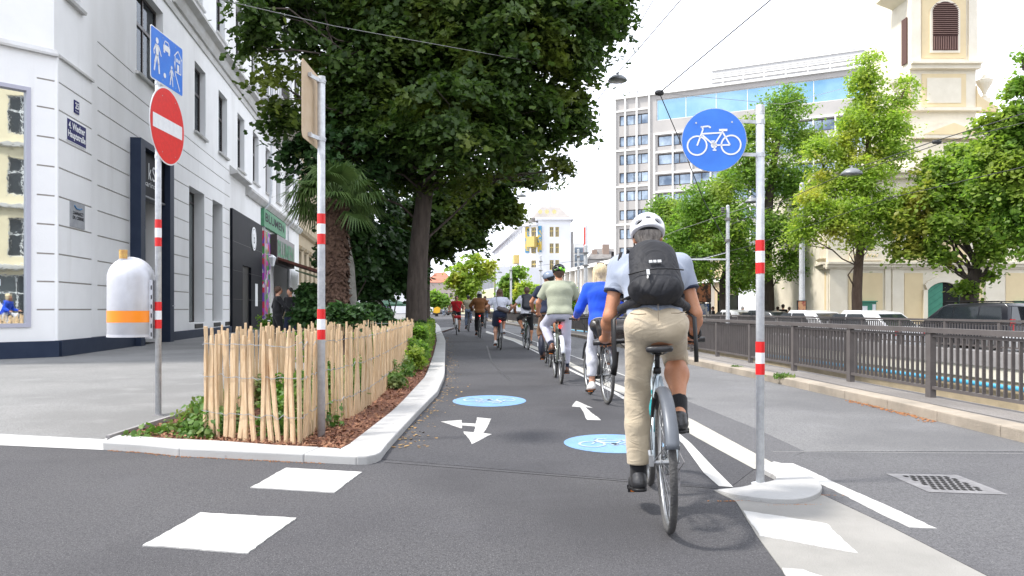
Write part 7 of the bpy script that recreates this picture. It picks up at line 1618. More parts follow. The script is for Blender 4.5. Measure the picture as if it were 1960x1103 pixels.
# ================================================================ church
D = 37.5; X = lambda p, d=D: (p-CX)/F*d; Zc = lambda y, d=D: H-(y-HY)/F*d
M['ch_y'] = mat('pale yellow church render', (.74, .61, .38), .9, col2=(.68, .55, .34), nscale=1, bump=.1); M['ch_w'] = mat('cream church stone', (.78, .72, .60), .9, col2=(.70, .64, .52), nscale=1.3, bump=.12)
x0 = X(1585); ch = empty('church', (x0, D, -.36), label='pale yellow baroque church with a louvred bell tower and green gate', cat='church')
ops = [(X(1774)-x0, X(1835)-x0, -.36, Zc(556), .5, 'g'), (X(1651)-x0, X(1674)-x0, Zc(480), Zc(440), .3, 'w'), (X(2010)-x0, X(2040)-x0, Zc(480), Zc(440), .3, 'w')]
f_, Wc_ = facade(ch, 'wall', V((x0, D, 0)), V((1, 0, 0)), V((0, -1, 0)), 16.5, -.36, Zc(330), ops, M['ch_w'])
for o_ in ops[1:]: window(ch, Wc_, *o_[:4], .28, M['darkframe'], M['glass'], vert=(.33, .66), hor=(.5,), fw=.05)
def chbox(a, b, y0, y1, d0, d1, nm, mt, par=None): m = MB(); m.box(X(a), X(b), D-d1, D-d0, Zc(y1), Zc(y0)); return m.build(nm, mt, par or ch, True)
for a, b in ((1624, 1689), (1731, 1766), (1842, 1880), (1925, 2010)): chbox(a, b, 523, 620, -.02, .03, 'yellow_panel', M['ch_y'])
for a, b in ((1731, 1772), (1800, 1850)): chbox(a, b, 460, 497, -.02, .03, 'yellow_panel', M['ch_y'])
for a, b in ((1587, 1620), (1693, 1704), (1707, 1729), (1885, 1908)): chbox(a, b, 514, 640, -.02, .07, 'pilaster', M['ch_w'])
for y0, y1, o in ((502, 506, .34), (506, 512, .22), (512, 515, .12)): chbox(1580, 2060, y0, y1, -.01, o, 'cornice', M['ch_w'])
for y0, y1, o in ((328, 334, .6), (334, 342, .35)): chbox(1580, 2060, y0, y1, -.01, o, 'cornice', M['ch_w'])
chbox(1626, 1688, 482, 499, -.01, .12, 'window_apron', M['ch_w'])
m = MB(); 
for px in (1634, 1648, 1662, 1676): m.torus(.13, .02, (0, 0, 0), 12, 4)
m = MB()
for px in (1634, 1647, 1660, 1673): m.tube([(X(px-4), D-.13, Zc(494)), (X(px-1), D-.13, Zc(487)), (X(px+3), D-.13, Zc(492)), (X(px+6), D-.13, Zc(486))], .02, 5)
m.build('apron_scrollwork', M['ch_y'], ch, True)
# green gate with segmental arch
gx0, gx1, zspring, zcr = X(1774), X(1835), Zc(556), Zc(541)
def arch(x0_, x1_, zb, zs_, zt_, n=12): return [(x0_, zb), (x1_, zb)]+[(lerp(x1_, x0_, i/n), zs_+(zt_-zs_)*math.sin(PI*i/n)**.7) for i in range(n+1)]
m = MB(); m.prism([(x, D-.03, z) for x, z in arch(gx0, gx1, -.36, zspring, zcr)], (0, .02, 0)); m.build('gate_opening', M['hole'], ch, True)
M['gate'] = mat('green painted gate', (.035, .20, .13), .6, col2=(.05, .24, .16), nscale=4)
xm = X(1803); m = MB(); m.prism([(x, D-.06, z) for x, z in [(gx0, -.36), (xm, -.36), (xm, zcr-.01), (lerp(gx0, xm, .6), zcr-.06), (lerp(gx0, xm, .25), zcr-.2), (gx0, zspring)]], (0, .025, 0))
gt = m.build('gate_leaf', M['gate'], ch, True); m = MB()
for i in range(9): m.obox((lerp(gx0, xm, .05), D-.066, -.3+i*.32), (xm-gx0-.1, 0, .45), (0, .006, 0), (0, 0, .018))
m.build('plank_joints', mat('dark green joints', (.02, .12, .08), .7), gt, True)
m = MB(); m.obox((gx1, D-.04, -.36), (-.62, .75, 0), (.03, .03, 0), (0, 0, zspring+.36)); m.build('gate_leaf', M['gate'], ch, True)
m = MB()
P = arch(gx0-.02, gx1+.02, -.36, zspring, zcr+.02, 14)[2:]; Q = [(lerp(x, (gx0+gx1)/2, -.16), z+.28) for x, z in P]
for i in range(len(P)-1): m.prism([(P[i][0], D-.14, P[i][1]), (P[i+1][0], D-.14, P[i+1][1]), (Q[i+1][0], D-.14, Q[i+1][1]), (Q[i][0], D-.14, Q[i][1])], (0, .13, 0))
m.box(gx0-.22, gx0-.02, D-.14, D-.01, -.36, zspring+.02); m.box(gx1+.02, gx1+.22, D-.14, D-.01, -.36, zspring+.02); m.build('gate_surround', M['ch_w'], ch, True)
# receding left side
P1 = V((x0, D, 0)); P2 = V((X(1543, 45), 45, 0)); uu = (P2-P1).normalized(); nn_ = V((-uu.y, uu.x, 0)); nn_ = nn_ if nn_.x < 0 else -nn_; LL = (P2-P1).length
f_, Ws = facade(ch, 'side_wall', P1, uu, nn_, LL+14, -.36, Zc(330), [(3.0, 3.7, .6, 1.9, .2, 'g')], M['ch_w'])
for a, b in ((.6, 1.0), (1.8, 3.9), (5.0, 7.2), (8.5, 11)): m = MB(); m.obox(Ws(a, -.3, -.01), uu*(b-a), nn_*.04, (0, 0, 3.3)); m.build('yellow_panel', M['ch_y'], ch, True)
for z, o in ((Zc(506), .34), (Zc(512), .22), (Zc(515), .12), (Zc(334), .6)): m = MB(); m.obox(Ws(0, z, -.01), uu*(LL+14), nn_*(o+.01), (0, 0, .12)); m.build('cornice', M['ch_w'], ch, True)
m = MB(); m.obox(Ws(.6, 3.7, -.01), uu*1.5, nn_*.3, (0, 0, 1)); m.build('balcony', M['ch_w'], ch, True)
# pediment
DT = D+1.5; zp = Zc(300); m = MB(); pa, pb_, pc = X(1745, DT), X(1885, DT), X(1815, DT)
chb2 = lambda a, b, y0, y1, d0, d1, nm, mt, par=None: (lambda m: (m.box(X(a, DT), X(b, DT), DT-d1, DT-d0, Zc(y1, DT), Zc(y0, DT)), m.build(nm, mt, par or ch, True))[1])(MB())
chb2(1730, 1885, 275, 345, -5, .3, 'tower_base', M['ch_w'])
m = MB(); m.prism([(pa-.3, DT-.5, Zc(262, DT)), (pc, DT-.5, Zc(234, DT)), (pb_+.3, DT-.5, Zc(262, DT)), (pb_+.3, DT-.5, Zc(268, DT)), (pa-.3, DT-.5, Zc(268, DT))], (0, .6, 0)); m.build('pediment', M['ch_w'], ch, True)
m = MB(); m.prism([(pa+.3, DT-.53, Zc(262, DT)), (pc, DT-.53, Zc(240, DT)), (pb_-.3, DT-.53, Zc(262, DT))], (0, .02, 0)); m.build('pediment_field', M['ch_y'], ch, True)
# tower
tw = ch
m = MB(); m.box(X(1742, DT), X(1868, DT), DT, DT+5, Zc(280, DT), Zc(-160, DT)); m.build('bell_tower', M['ch_w'], tw, True)
for a, b in ((1742, 1760), (1852, 1868)): chb2(a, b, -160, 118, -.01, .12, 'tower_pilaster', M['ch_w'])
chb2(1764, 1848, -20, 112, -.01, .05, 'tower_panel', M['ch_y'])
chb2(1764, 1848, 142, 205, -.01, .05, 'tower_panel', M['ch_y']); chb2(1773, 1838, 150, 198, -.01, .08, 'tower_panel_frame', M['ch_w'])
for y0, y1, o in ((122, 126, .45), (126, 134, .28), (208, 214, .3), (-40, -34, .6)): chb2(1738, 1872, y0, y1, -.01, o, 'tower_cornice', M['ch_w'])
xa_, xb_ = X(1783, DT), X(1831, DT); ztop, zsp, zbt = Zc(5, DT), Zc(22, DT), Zc(98, DT)
m = MB(); P = arch(xa_-.12, xb_+.12, zbt-.12, zsp, ztop+.12, 14); m.prism([(x, DT-.12, z) for x, z in P], (0, .10, 0)); m.build('belfry_surround', M['ch_w'], tw, True)
m = MB(); P = arch(xa_, xb_, zbt, zsp, ztop, 14); m.prism([(x, DT-.135, z) for x, z in P], (0, .02, 0)); lou = m.build('belfry_louvre', mat('dark red brown wood', (.07, .03, .025), .8), tw, True)
m = MB(); n = 16
for i in range(n):
    z = lerp(Zc(68, DT), ztop-.05, i/n); w_ = 1 if z < zsp else max(.25, 1-((z-zsp)/(ztop-zsp))**2)**.5; cxx = (xa_+xb_)/2; hw = (xb_-xa_)/2*w_
    m.obox((cxx-hw, DT-.20, z), (2*hw, 0, 0), (0, .06, .03), (0, 0, .035))
for i in range(11): m.box(lerp(xa_, xb_, (i+.3)/11), lerp(xa_, xb_, (i+.7)/11), DT-.18, DT-.14, zbt+.02, Zc(72, DT))
m.build('slats', mat('weathered brown slats', (.20, .12, .10), .8), lou, True)
m = MB(); m.obox((X(1742, DT)-.02, DT+.22, Zc(118, DT)), (-.06, 0, 0), (0, .5, 0), (0, 0, Zc(30, DT)-Zc(118, DT))); m.build('belfry_louvre', mat('side louvre wood', (.10, .05, .04), .8), tw, True)
m = MB(); m.obox((X(1742, DT)-.01, DT+.2, Zc(-6, DT)), (-.9, 0, .35), (0, 1.6, 0), (0, 0, .4)); m.build('tower_eaves', M['ch_w'], tw, True)
for s in (-1, 1):   # volutes and urns
    bx_ = X(1742, DT) if s < 0 else X(1868, DT); m = MB(); pts = [(bx_, DT-.1, Zc(214, DT)), (bx_, DT-.1, Zc(165, DT))]+[(bx_+s*1.1*(i/6)**1.6, DT-.1, Zc(165, DT)-(Zc(165, DT)-Zc(205, DT))*(i/6)**.6) for i in range(1, 7)]+[(bx_+s*1.1, DT-.1, Zc(214, DT))]
    m.prism(pts, (0, .5, 0)); m.build('volute', M['ch_y'], tw, True)
    m = MB(); ux = X(1889, DT) if s > 0 else X(1720, DT); m.lathe([(.10, Zc(186, DT)), (.13, Zc(183, DT)), (.07, Zc(179, DT)), (.17, Zc(170, DT)), (.36, Zc(158, DT)), (.40, Zc(152, DT)), (.18, Zc(148, DT)), (.10, Zc(143, DT)), (.03, Zc(140, DT))], (ux, DT+.2, 0), 14); m.box(ux-.2, ux+.2, DT, DT+.4, Zc(214, DT), Zc(186, DT)); m.build('urn', M['ch_w'], tw, True, smooth=False)
m = MB(); m.box(x0+.2, x0+16.4, D+.55, D+9, -.36, Zc(331)); m.build('nave_core', M['ch_w'], ch, True)
# notice boards
def notice(px0, px1, y0, y1, label, papers):
    r_ = empty('notice_board', (X((px0+px1)/2), D-.1, Zc(y1)), label=label, cat='notice board'); m = MB(); m.box(X(px0), X(px1), D-.12, D-.04, Zc(y1), Zc(y0)); m.box(X(px0)-.04, X(px1)+.04, D-.2, D-.04, Zc(y0), Zc(y0)+.05); m.build('case', M['gate'], r_, True); m = MB()
    for a, b, c, d in papers: m.box(X(lerp(px0, px1, a)), X(lerp(px0, px1, b)), D-.135, D-.122, Zc(lerp(y0, y1, d)), Zc(lerp(y0, y1, c)))
    m.build('papers', M['white'], r_, True)
notice(1644, 1675, 578, 601, 'green notice board with papers left on the church wall behind the slim trunk', [(.08, .45, .35, .75), (.76, .96, .2, .7), (.55, .95, .78, .98)])
notice(1940, 1990, 578, 607, 'green notice board on the church wall beside the black car at the right edge', [(.05, .2, .1, .55), (.25, .45, .1, .5), (.08, .48, .6, .95), (.55, .9, .2, .9)])
m = MB(); m.box(X(1926), X(1937), D-.05, D-.035, Zc(598), Zc(585)); thing('wall_plaque', m, M['white'], 'small white plaque with a blue mark left of the right notice board', 'plaque')
# white kiosk-like house with turquoise door left of the church
D2 = 58; hk = empty('white_house', (at(1520, 592, D2).x, D2, -.3), label='white low house with a turquoise glazed door beyond the church', cat='building')
m = MB(); m.box(at(1470, 0, D2).x, at(1560, 0, D2).x, D2, D2+8, -.36, at(0, 535, D2).z); m.build('wall', M['jugwhite'], hk, True)
m = MB(); m.box(at(1491, 0, D2).x, at(1514, 0, D2).x, D2-.05, D2+.01, -.36, at(0, 560, D2).z); m.build('glazed_door', mat('turquoise glass', (.12, .30, .28), .3), hk, True)
m = MB(); m.box(at(1485, 0, D2).x, at(1518, 0, D2).x, D2-1.2, D2+.01, at(0, 560, D2).z, at(0, 556, D2).z); m.build('canopy', M['officefin'], hk, True)

# ================================================================ parked cars
def car(name, L, Wd, Hh, kind, col, label, loc, rz):
    root = empty(name, loc, rz, label, 'car', 'cars parked in front of the church'); y0 = -L/2; m = MB()
    body = bikepaint(col[0]+' car', col[1], .2) if True else None
    zb, zw = .22, Hh*(.54 if kind == 'van' else .60)
    if kind == 'van': prof = [(0, zb), (-.02, .55), (.02, zw), (.10, zw+.02), (L-1.05, zw), (L-.12, zw-.22), (L, .55), (L-.04, zb)]; roof = [(.06, zw), (.14, Hh-.12), (.30, Hh), (1.0, Hh+.02), (L*.55, Hh-.03), (L-1.75, Hh-.14), (L-.95, zw)]
    else: prof = [(0, zb), (-.02, .55), (.03, zw), (.35, zw+.04), (L-1.2, zw+.02), (L-.15, zw-.16), (L, .5), (L-.04, zb)]; roof = [(.25, zw), (.85, Hh-.08), (1.5, Hh), (L*.5, Hh), (L-2.0, Hh-.12), (L-1.25, zw)]
    def loft(pr, xs, z_in):   # cross sections narrowing towards the top
        vs = []; fs = []; n = len(pr)
        for (y, z) in pr:
            t = max(0, (z-zw)/(Hh-zw)); w_ = Wd/2*(1-.17*t) if z > zw else Wd/2*(1-.04*(1-(z-zb)/(zw-zb)))
            vs += [(-w_, y0+y, z), (w_, y0+y, z)]
        return vs, n
    for pr in (prof, roof):
        vs, n = loft(pr, None, None); ring = [(2*i, 2*i+1, 2*((i+1) % n)+1, 2*((i+1) % n)) for i in range(n)]
        m.add(vs, ring+[tuple(2*i for i in range(n)), tuple(2*i+1 for i in range(n))[::-1]])
    bd = m.build('body', body, root, bevel=.045); bd.data.polygons.foreach_set('use_smooth', [True]*len(bd.data.polygons))
    hw = lambda z: Wd/2*(1-.17*max(0, (z-zw)/(Hh-zw)))
    zg0, zg1 = zw+.05, Hh-.13; cuts = ([(.30, 1.15), (1.22, 2.15), (2.22, 3.05)] if kind == 'van' else [(.95, 1.9), (1.97, 2.85)])
    for s in (-1, 1):
        for a, b in cuts:
            sl = .0; e0 = .0; e1 = 0
            if (a, b) == cuts[-1]: e1 = .42
            if (a, b) == cuts[0]: e0 = .10 if kind == 'van' else .35
            m = MB(); P = [(s*(hw(zg0)+.012), y0+a, zg0), (s*(hw(zg0)+.012), y0+b+.08, zg0), (s*(hw(zg1)+.012), y0+b-e1, zg1), (s*(hw(zg1)+.012), y0+a+e0, zg1)]; m.prism(P, (-s*.02, 0, 0)); m.build('side_window', M['glass'], root)
    m = MB(); ra, rb = (roof[0], roof[1]); lx = hw(zg0)-.1; ux_ = hw(zg1)-.14
    yy = lambda z: ra[0]+(rb[0]-ra[0])*(z-ra[1])/(rb[1]-ra[1]); m.prism([(-lx, y0+yy(zg0)-.02, zg0), (lx, y0+yy(zg0)-.02, zg0), (ux_, y0+yy(zg1)-.02, zg1), (-ux_, y0+yy(zg1)-.02, zg1)], (0, .02, 0)); m.build('rear_window', M['glass'], root)
    ra, rb = roof[-1], roof[-2]; m = MB(); m.prism([(-lx, y0+yy2+.02, z) if s < 0 else (lx, y0+yy2+.02, z) for s, yy2, z in ((-1, lerp(ra[0], rb[0], .1), lerp(ra[1], rb[1], .1)), (1, lerp(ra[0], rb[0], .1), lerp(ra[1], rb[1], .1)))]+[(ux_, y0+lerp(ra[0], rb[0], .92)+.02, lerp(ra[1], rb[1], .92)), (-ux_, y0+lerp(ra[0], rb[0], .92)+.02, lerp(ra[1], rb[1], .92))], (0, -.02, .02)); m.build('windscreen', M['glass'], root)
    for s in (-1, 1):
        m = MB(); m.box(s*(Wd/2-.22) if s < 0 else Wd/2-.2, s*(Wd/2-.04) if s < 0 else Wd/2-.03, y0-.035, y0+.04, zw-.26, zw+(.22 if kind == 'van' else -.08)); m.build('tail_lamp', M['redlamp_off'], root)
        m = MB(); m.box(min(s*(Wd/2-.38), s*(Wd/2-.06)), max(s*(Wd/2-.38), s*(Wd/2-.06)), y0+L-.16, y0+L-.02, .58, .74); m.build('headlight', M['white'], root)
        m = MB(); m.box(min(s*Wd/2, s*(Wd/2+.16)), max(s*Wd/2, s*(Wd/2+.16)), y0+L-1.75, y0+L-1.60, zw+.04, zw+.20); m.build('wing_mirror', body, root)
        for wy in (.78, L-.85):
            m = MB(); m.lathe([(.20, -.10), (.315, -.10), (.325, -.06), (.325, .06), (.315, .10), (.20, .10)], (s*(Wd/2-.09), y0+wy, .325), 28, 'x'); w_ = m.build('wheel', M['rubber'], root)
            m = MB(); m.lathe([(.03, .105), (.20, .112)], (s*(Wd/2-.09)-(0 if s > 0 else .217), y0+wy, .325), 20, 'x')
            for k in range(7): a = 2*PI*k/7; m.tube([(s*(Wd/2+.012), y0+wy, .325), (s*(Wd/2+.012), y0+wy+.20*math.cos(a), .325+.20*math.sin(a))], .018, 4)
            m.build('rim', M['alu'], w_)
    m = MB(); m.box(-.26, .26, y0-.04, y0-.02, .62, .73); m.build('number_plate', M['white'], root)
    if kind == 'van':
        m = MB()
        for s in (-1, 1): m.tube([(s*(hw(Hh)-.08), y0+.45, Hh), (s*(hw(Hh)-.08), y0+.55, Hh+.06), (s*(hw(Hh)-.08), y0+2.6, Hh+.06), (s*(hw(Hh)-.08), y0+2.75, Hh-.02)], .018, 6)
        for y in (1.0, 2.1): m.tube([(-hw(Hh)+.08, y0+y, Hh+.06), (hw(Hh)-.08, y0+y, Hh+.06)], .02, 6)
        m.build('roof_rails', M['plastic_blk'], root)
    return root
M['redlamp_off'] = mat('tail lamp plastic', (.45, .01, .012), .2)
vp = at(1850, 592, 29); car('parked_car', 4.5, 1.80, 1.72, 'van', ('black', (.012, .013, .02)), 'black people carrier with roof rails parked before the green church gate', (vp.x, 29, -.36), math.radians(24))
for px, D_, lb, rz in ((1640, 27.5, 'white parked car in front of the left church notice board', 40), (1535, 33, 'white parked car below the poster behind the round sign pole', 38), (1400, 44, 'white van like car parked farthest left near the hooded pedestrian', 36)):
    p = at(px, 592, D_); car('parked_car', 4.2, 1.74, 1.46, 'sedan', ('white', (.72, .73, .75)), lb, (p.x, D_, -.36), math.radians(rz-12))
p = at(1450, 592, 40); car('parked_car', 4.2, 1.74, 1.44, 'sedan', ('dark grey', (.05, .055, .065)), 'dark grey parked car just left of the round sign pole', (p.x, 40, -.36), math.radians(36))
p = at(1965, 592, 23); car('parked_car', 4.2, 1.74, 1.40, 'sedan', ('silver', (.45, .46, .47)), 'silver car cut off by the right edge of the view', (p.x+1.6, 23, -.36), math.radians(60))
for i, (px, D_, c, lb) in enumerate(((822, 150, (.6, .6, .62), 'tiny white car left of the yellow road works board'), (842, 140, (.05, .05, .055), 'tiny dark car behind the yellow road works board'))):
    p = at(px, 592, D_); car('distant_car', 4.2, 1.74, 1.46, 'sedan', ('dist%d' % i, c), lb, (p.x, D_, 0), math.radians(70))
# ================================================================ poles, lamps and wires
def cpole(px, D_, ytop, r, label, zb=-.36, arm=None):
    p = at(px, 592, D_); root = empty('catenary_pole', (p.x, D_, zb), label=label, cat='pole', group='grey poles carrying the tram wires'); m = MB(); z = at(px, ytop, D_).z
    m.lathe([(r*1.05, zb), (r, 1), (r*.85, z), (r*.4, z+.05)], (p.x, D_, 0), 12); m.build('shaft', M['galv'], root, True)
    m = MB(); m.lathe([(r*1.5, z-.6), (r*1.5, z-.5)], (p.x, D_, 0), 12); m.lathe([(r*1.5, z-1.5), (r*1.5, z-1.4)], (p.x, D_, 0), 12); m.build('clamp_rings', M['iron'], root, True)
    if arm: 
        m = MB(); a = at(px, arm[1], D_); b = at(arm[0], arm[1], D_); m.tube([a, b], .035, 6); m.tube([a+V((0, 0, .3)), a.lerp(b, .7)], .012, 5); m.build('bracket_arm', M['galv'], root, True)
        m = MB()
        for q in (0, .2, .4): m.lathe([(.06, z-.25+q*.4-.03), (.11, z-.25+q*.4), (.06, z-.25+q*.4+.03)], (p.x-.2, D_, 0), 10)
        m.build('insulators', M['iron'], root, True)
    return root
cpole(1393, 32, 395, .085, 'grey tram wire pole with a side arm right of the nearest cyclist', arm=(1318, 497))
cpole(1535, 34, 352, .13, 'thicker grey pole carrying a poster between the round sign and the church')
cpole(978, 80, 508, .12, 'slim far pole behind the cyclist with the rucksack', zb=0)
cpole(1035, 75, 490, .12, 'slim far pole above the navy cyclist', zb=0); cpole(1107, 60, 478, .10, 'slim pole left of the blonde hair', zb=0); cpole(1121, 55, 470, .16, 'thicker grey pole directly above the blonde cyclist', zb=0)
def lampshade(px, py, D_, label, r=.33):
    p = at(px, py, D_); root = empty('hanging_lamp', p-V((0, 0, .12)), label=label, cat='street lamp', group='lamps hung from the wires'); m = MB()
    m.lathe([(r*.96, -.10), (r, -.085), (r*.9, -.01), (r*.55, .08), (r*.22, .11), (.04, .12), (.03, .18)], p, 24, cap=False); m.build('shade', mat('grey lamp shade', (.20, .21, .22), .45, .4) if 'lampm' not in M else M['lampm'], root, True, smooth=True)
    m = MB(); m.lathe([(.002, -.11), (r*.8, -.10), (r*.9, -.085)], p, 24, cap=False); m.build('lens', M['glass_grey'], root, True, smooth=True); m = MB(); m.tube([p+V((-.06, 0, .18)), p+V((.06, 0, .18))], .02, 6); m.build('clamp', M['iron'], root, True)
M['lampm'] = mat('grey lamp shade', (.20, .21, .22), .45, .4)
for px, py, D_, lb in ((1182, 150, 26, 'largest hanging lamp, right of the dark crown against the sky'), (1063, 306, 42, 'hanging lamp at the lower right edge of the dark tree crown'), (998, 374, 60, 'hanging lamp above the far white corner building'), (955, 521, 90, 'tiny hanging lamp in front of the far white facade'), (1630, 329, 24, 'hanging lamp before the yellow green tree'), (1440, 384, 34, 'hanging lamp just left of the round sign pole'), (1305, 429, 45, 'hanging lamp right of the white helmet'), (1215, 455, 60, 'small lamp hanging left of the white helmet')): lampshade(px, py, D_, lb, .33 if D_ < 50 else .4)
def wire(pts, r, label, grey=False, sag=0):
    P = [at(*p) for p in pts]; Q = []
    for a, b in zip(P[:-1], P[1:]):
        for i in range(9): t = i/9; Q.append(a.lerp(b, t)-V((0, 0, sag*4*t*(1-t))))
    Q.append(P[-1]); m = MB(); m.tube(Q, r, 5); thing('overhead_wire', m, M['cable_grey'] if grey else M['cable'], label, 'cable', 'overhead wires', smooth=True)
wire([(330, -22, 14), (640, 50, 17), (1000, 115, 22), (1262, 178, 27)], .008, 'long pale span wire crossing in front of the dark tree', True)
wire([(1560, -80, 21), (1475, 0, 23), (1262, 178, 27)], .020, 'thick dark cable running up right from the wire junction')
wire([(1262, 178, 27), (1310, 290, 29), (1345, 380, 32), (1393, 470, 32)], .018, 'dark cable dropping from the junction behind the round sign')
wire([(1262, -20, 20), (1182, 118, 25), (1130, 155, 28)], .011, 'wire slanting above the big hanging lamp'); wire([(1320, -20, 20), (1182, 140, 26), (1130, 210, 29), (1063, 298, 42)], .014, 'wire carrying the two hanging lamps down the street')
wire([(1262, 178, 27), (1500, 200, 36), (1760, 130, 50)], .010, 'thin wire running right from the junction over the office roof', True)
wire([(2000, 205, 20), (1790, 270, 22), (1640, 322, 24), (1400, 430, 30)], .014, 'dark wire crossing in front of the right tree crowns'); wire([(2000, 225, 20), (1800, 275, 22), (1625, 335, 24)], .012, 'second dark wire just below the first across the church')
wire([(2000, 310, 20), (1700, 380, 26), (1440, 470, 32), (1200, 530, 45)], .012, 'lower wire running left towards the far poles'); wire([(1393, 497, 32), (1250, 487, 40), (1100, 500, 60), (978, 515, 80)], .012, 'wire between the side arm and the far poles'); wire([(1000, 560, 60), (1300, 440, 36), (1450, 390, 30)], .012, 'thin wire rising right past the white helmet', True)
m = MB(); p = at(1262, 178, 27); m.lathe([(.03, -.16), (.09, -.12), (.11, 0), (.09, .12), (.03, .16)], p, 12, 'x'); thing('wire_insulator', m, M['cable'], 'dark insulator knot where the overhead cables meet', 'insulator', loc=tuple(p))
p = at(1793, 272, 22); m = MB(); m.lathe([(.03, -.13), (.06, -.10), (.06, .10), (.03, .13)], p, 10, 'x'); thing('wire_insulator', m, M['cable'], 'small insulator on the wires in front of the church', 'insulator', loc=tuple(p))
# poster boards
def poster(px0, px1, y0, y1, D_, label, c1, c2, legs=True):
    root = empty('poster_board', (at((px0+px1)/2, 592, D_).x, D_, -.36), label=label, cat='poster'); m = MB(); x0, x1 = at(px0, 0, D_).x, at(px1, 0, D_).x; z0, z1 = at(0, y1, D_).z, at(0, y0, D_).z
    m.box(x0-.04, x1+.04, D_, D_+.08, z0-.04, z1+.04); 
    if legs: m.box(x0, x0+.08, D_+.01, D_+.07, -.36, z0-.04); m.box(x1-.08, x1, D_+.01, D_+.07, -.36, z0-.04)
    m.build('frame', M['plastic_blk'], root, True); m = MB(); m.box(x0, x1, D_-.01, D_-.001, z0, z1); m.build('sheet', mat('printed poster', c1, .5, col2=c2, nscale=2.2, stops=(.45, .55)), root, True)
poster(1334, 1360, 543, 578, 50, 'dark poster board with warm picture right behind the nearest cyclist', (.03, .02, .02), (.35, .14, .07)); poster(1334, 1360, 582, 602, 50.3, 'lower blue and white poster under the dark poster board', (.02, .08, .25), (.5, .5, .5)); poster(1528, 1542, 577, 598, 33.7, 'poster with a warm portrait tied to the thicker grey pole', (.25, .03, .03), (.55, .30, .16), False)
D_ = 48; gx = [at(p, 592, D_).x for p in (1375, 1392, 1394, 1412)]; gp_ = empty('glass_shelter', (gx[0], D_, -.36), label='dark framed glass stair shelter behind the slim tram pole', cat='shelter'); m = MB(); zt_ = at(0, 563, D_).z
for x in gx: m.box(x-.04, x+.04, D_, D_+.08, -.36, zt_)
m.box(gx[0]-.04, gx[-1]+.04, D_-.002, D_+.078, zt_, zt_+.08); m.build('frame', M['plastic_blk'], gp_, True); m = MB(); m.box(gx[0]+.045, gx[1]-.045, D_+.02, D_+.04, -.36, zt_-.02); m.box(gx[2]+.045, gx[3]-.045, D_+.02, D_+.04, -.36, zt_-.02); m.build('glass_panels', M['glass_grey'], gp_, True)
D_ = 118; p = at(836, 597, D_); rw = empty('roadworks_board', (p.x, D_, 0), label='yellow roadworks board on a stand far down the street', cat='road sign'); m = MB(); m.prism([(p.x-.55, D_, .6), (p.x-.45, D_, 1.3), (p.x+.1, D_, 1.55), (p.x+.6, D_, 1.3), (p.x+.45, D_, .6), (p.x, D_, .5)], (0, .05, 0)); m.build('board', mat('yellow board', (.75, .42, .02), .6), rw, True); m = MB(); m.box(p.x-.2, p.x+.2, D_+.06, D_+.2, 0, .5); m.build('stand', M['plastic_blk'], rw, True)
D_ = 34; p = at(748, 592, D_); ub = empty('green_parasol', (p.x, D_, .05), label='small green parasol stall seen left of the huge trunk', cat='parasol'); m = MB(); m.lathe([(.95, 1.28), (.9, 1.36), (.35, 1.52), (.03, 1.60)], (p.x, D_, 0), 8); m.build('canopy', M['shopgreen'], ub, True); m = MB(); m.tube([(p.x, D_, 0), (p.x, D_, 1.5)], .03, 8); m.build('pole', M['wood'], ub, True)

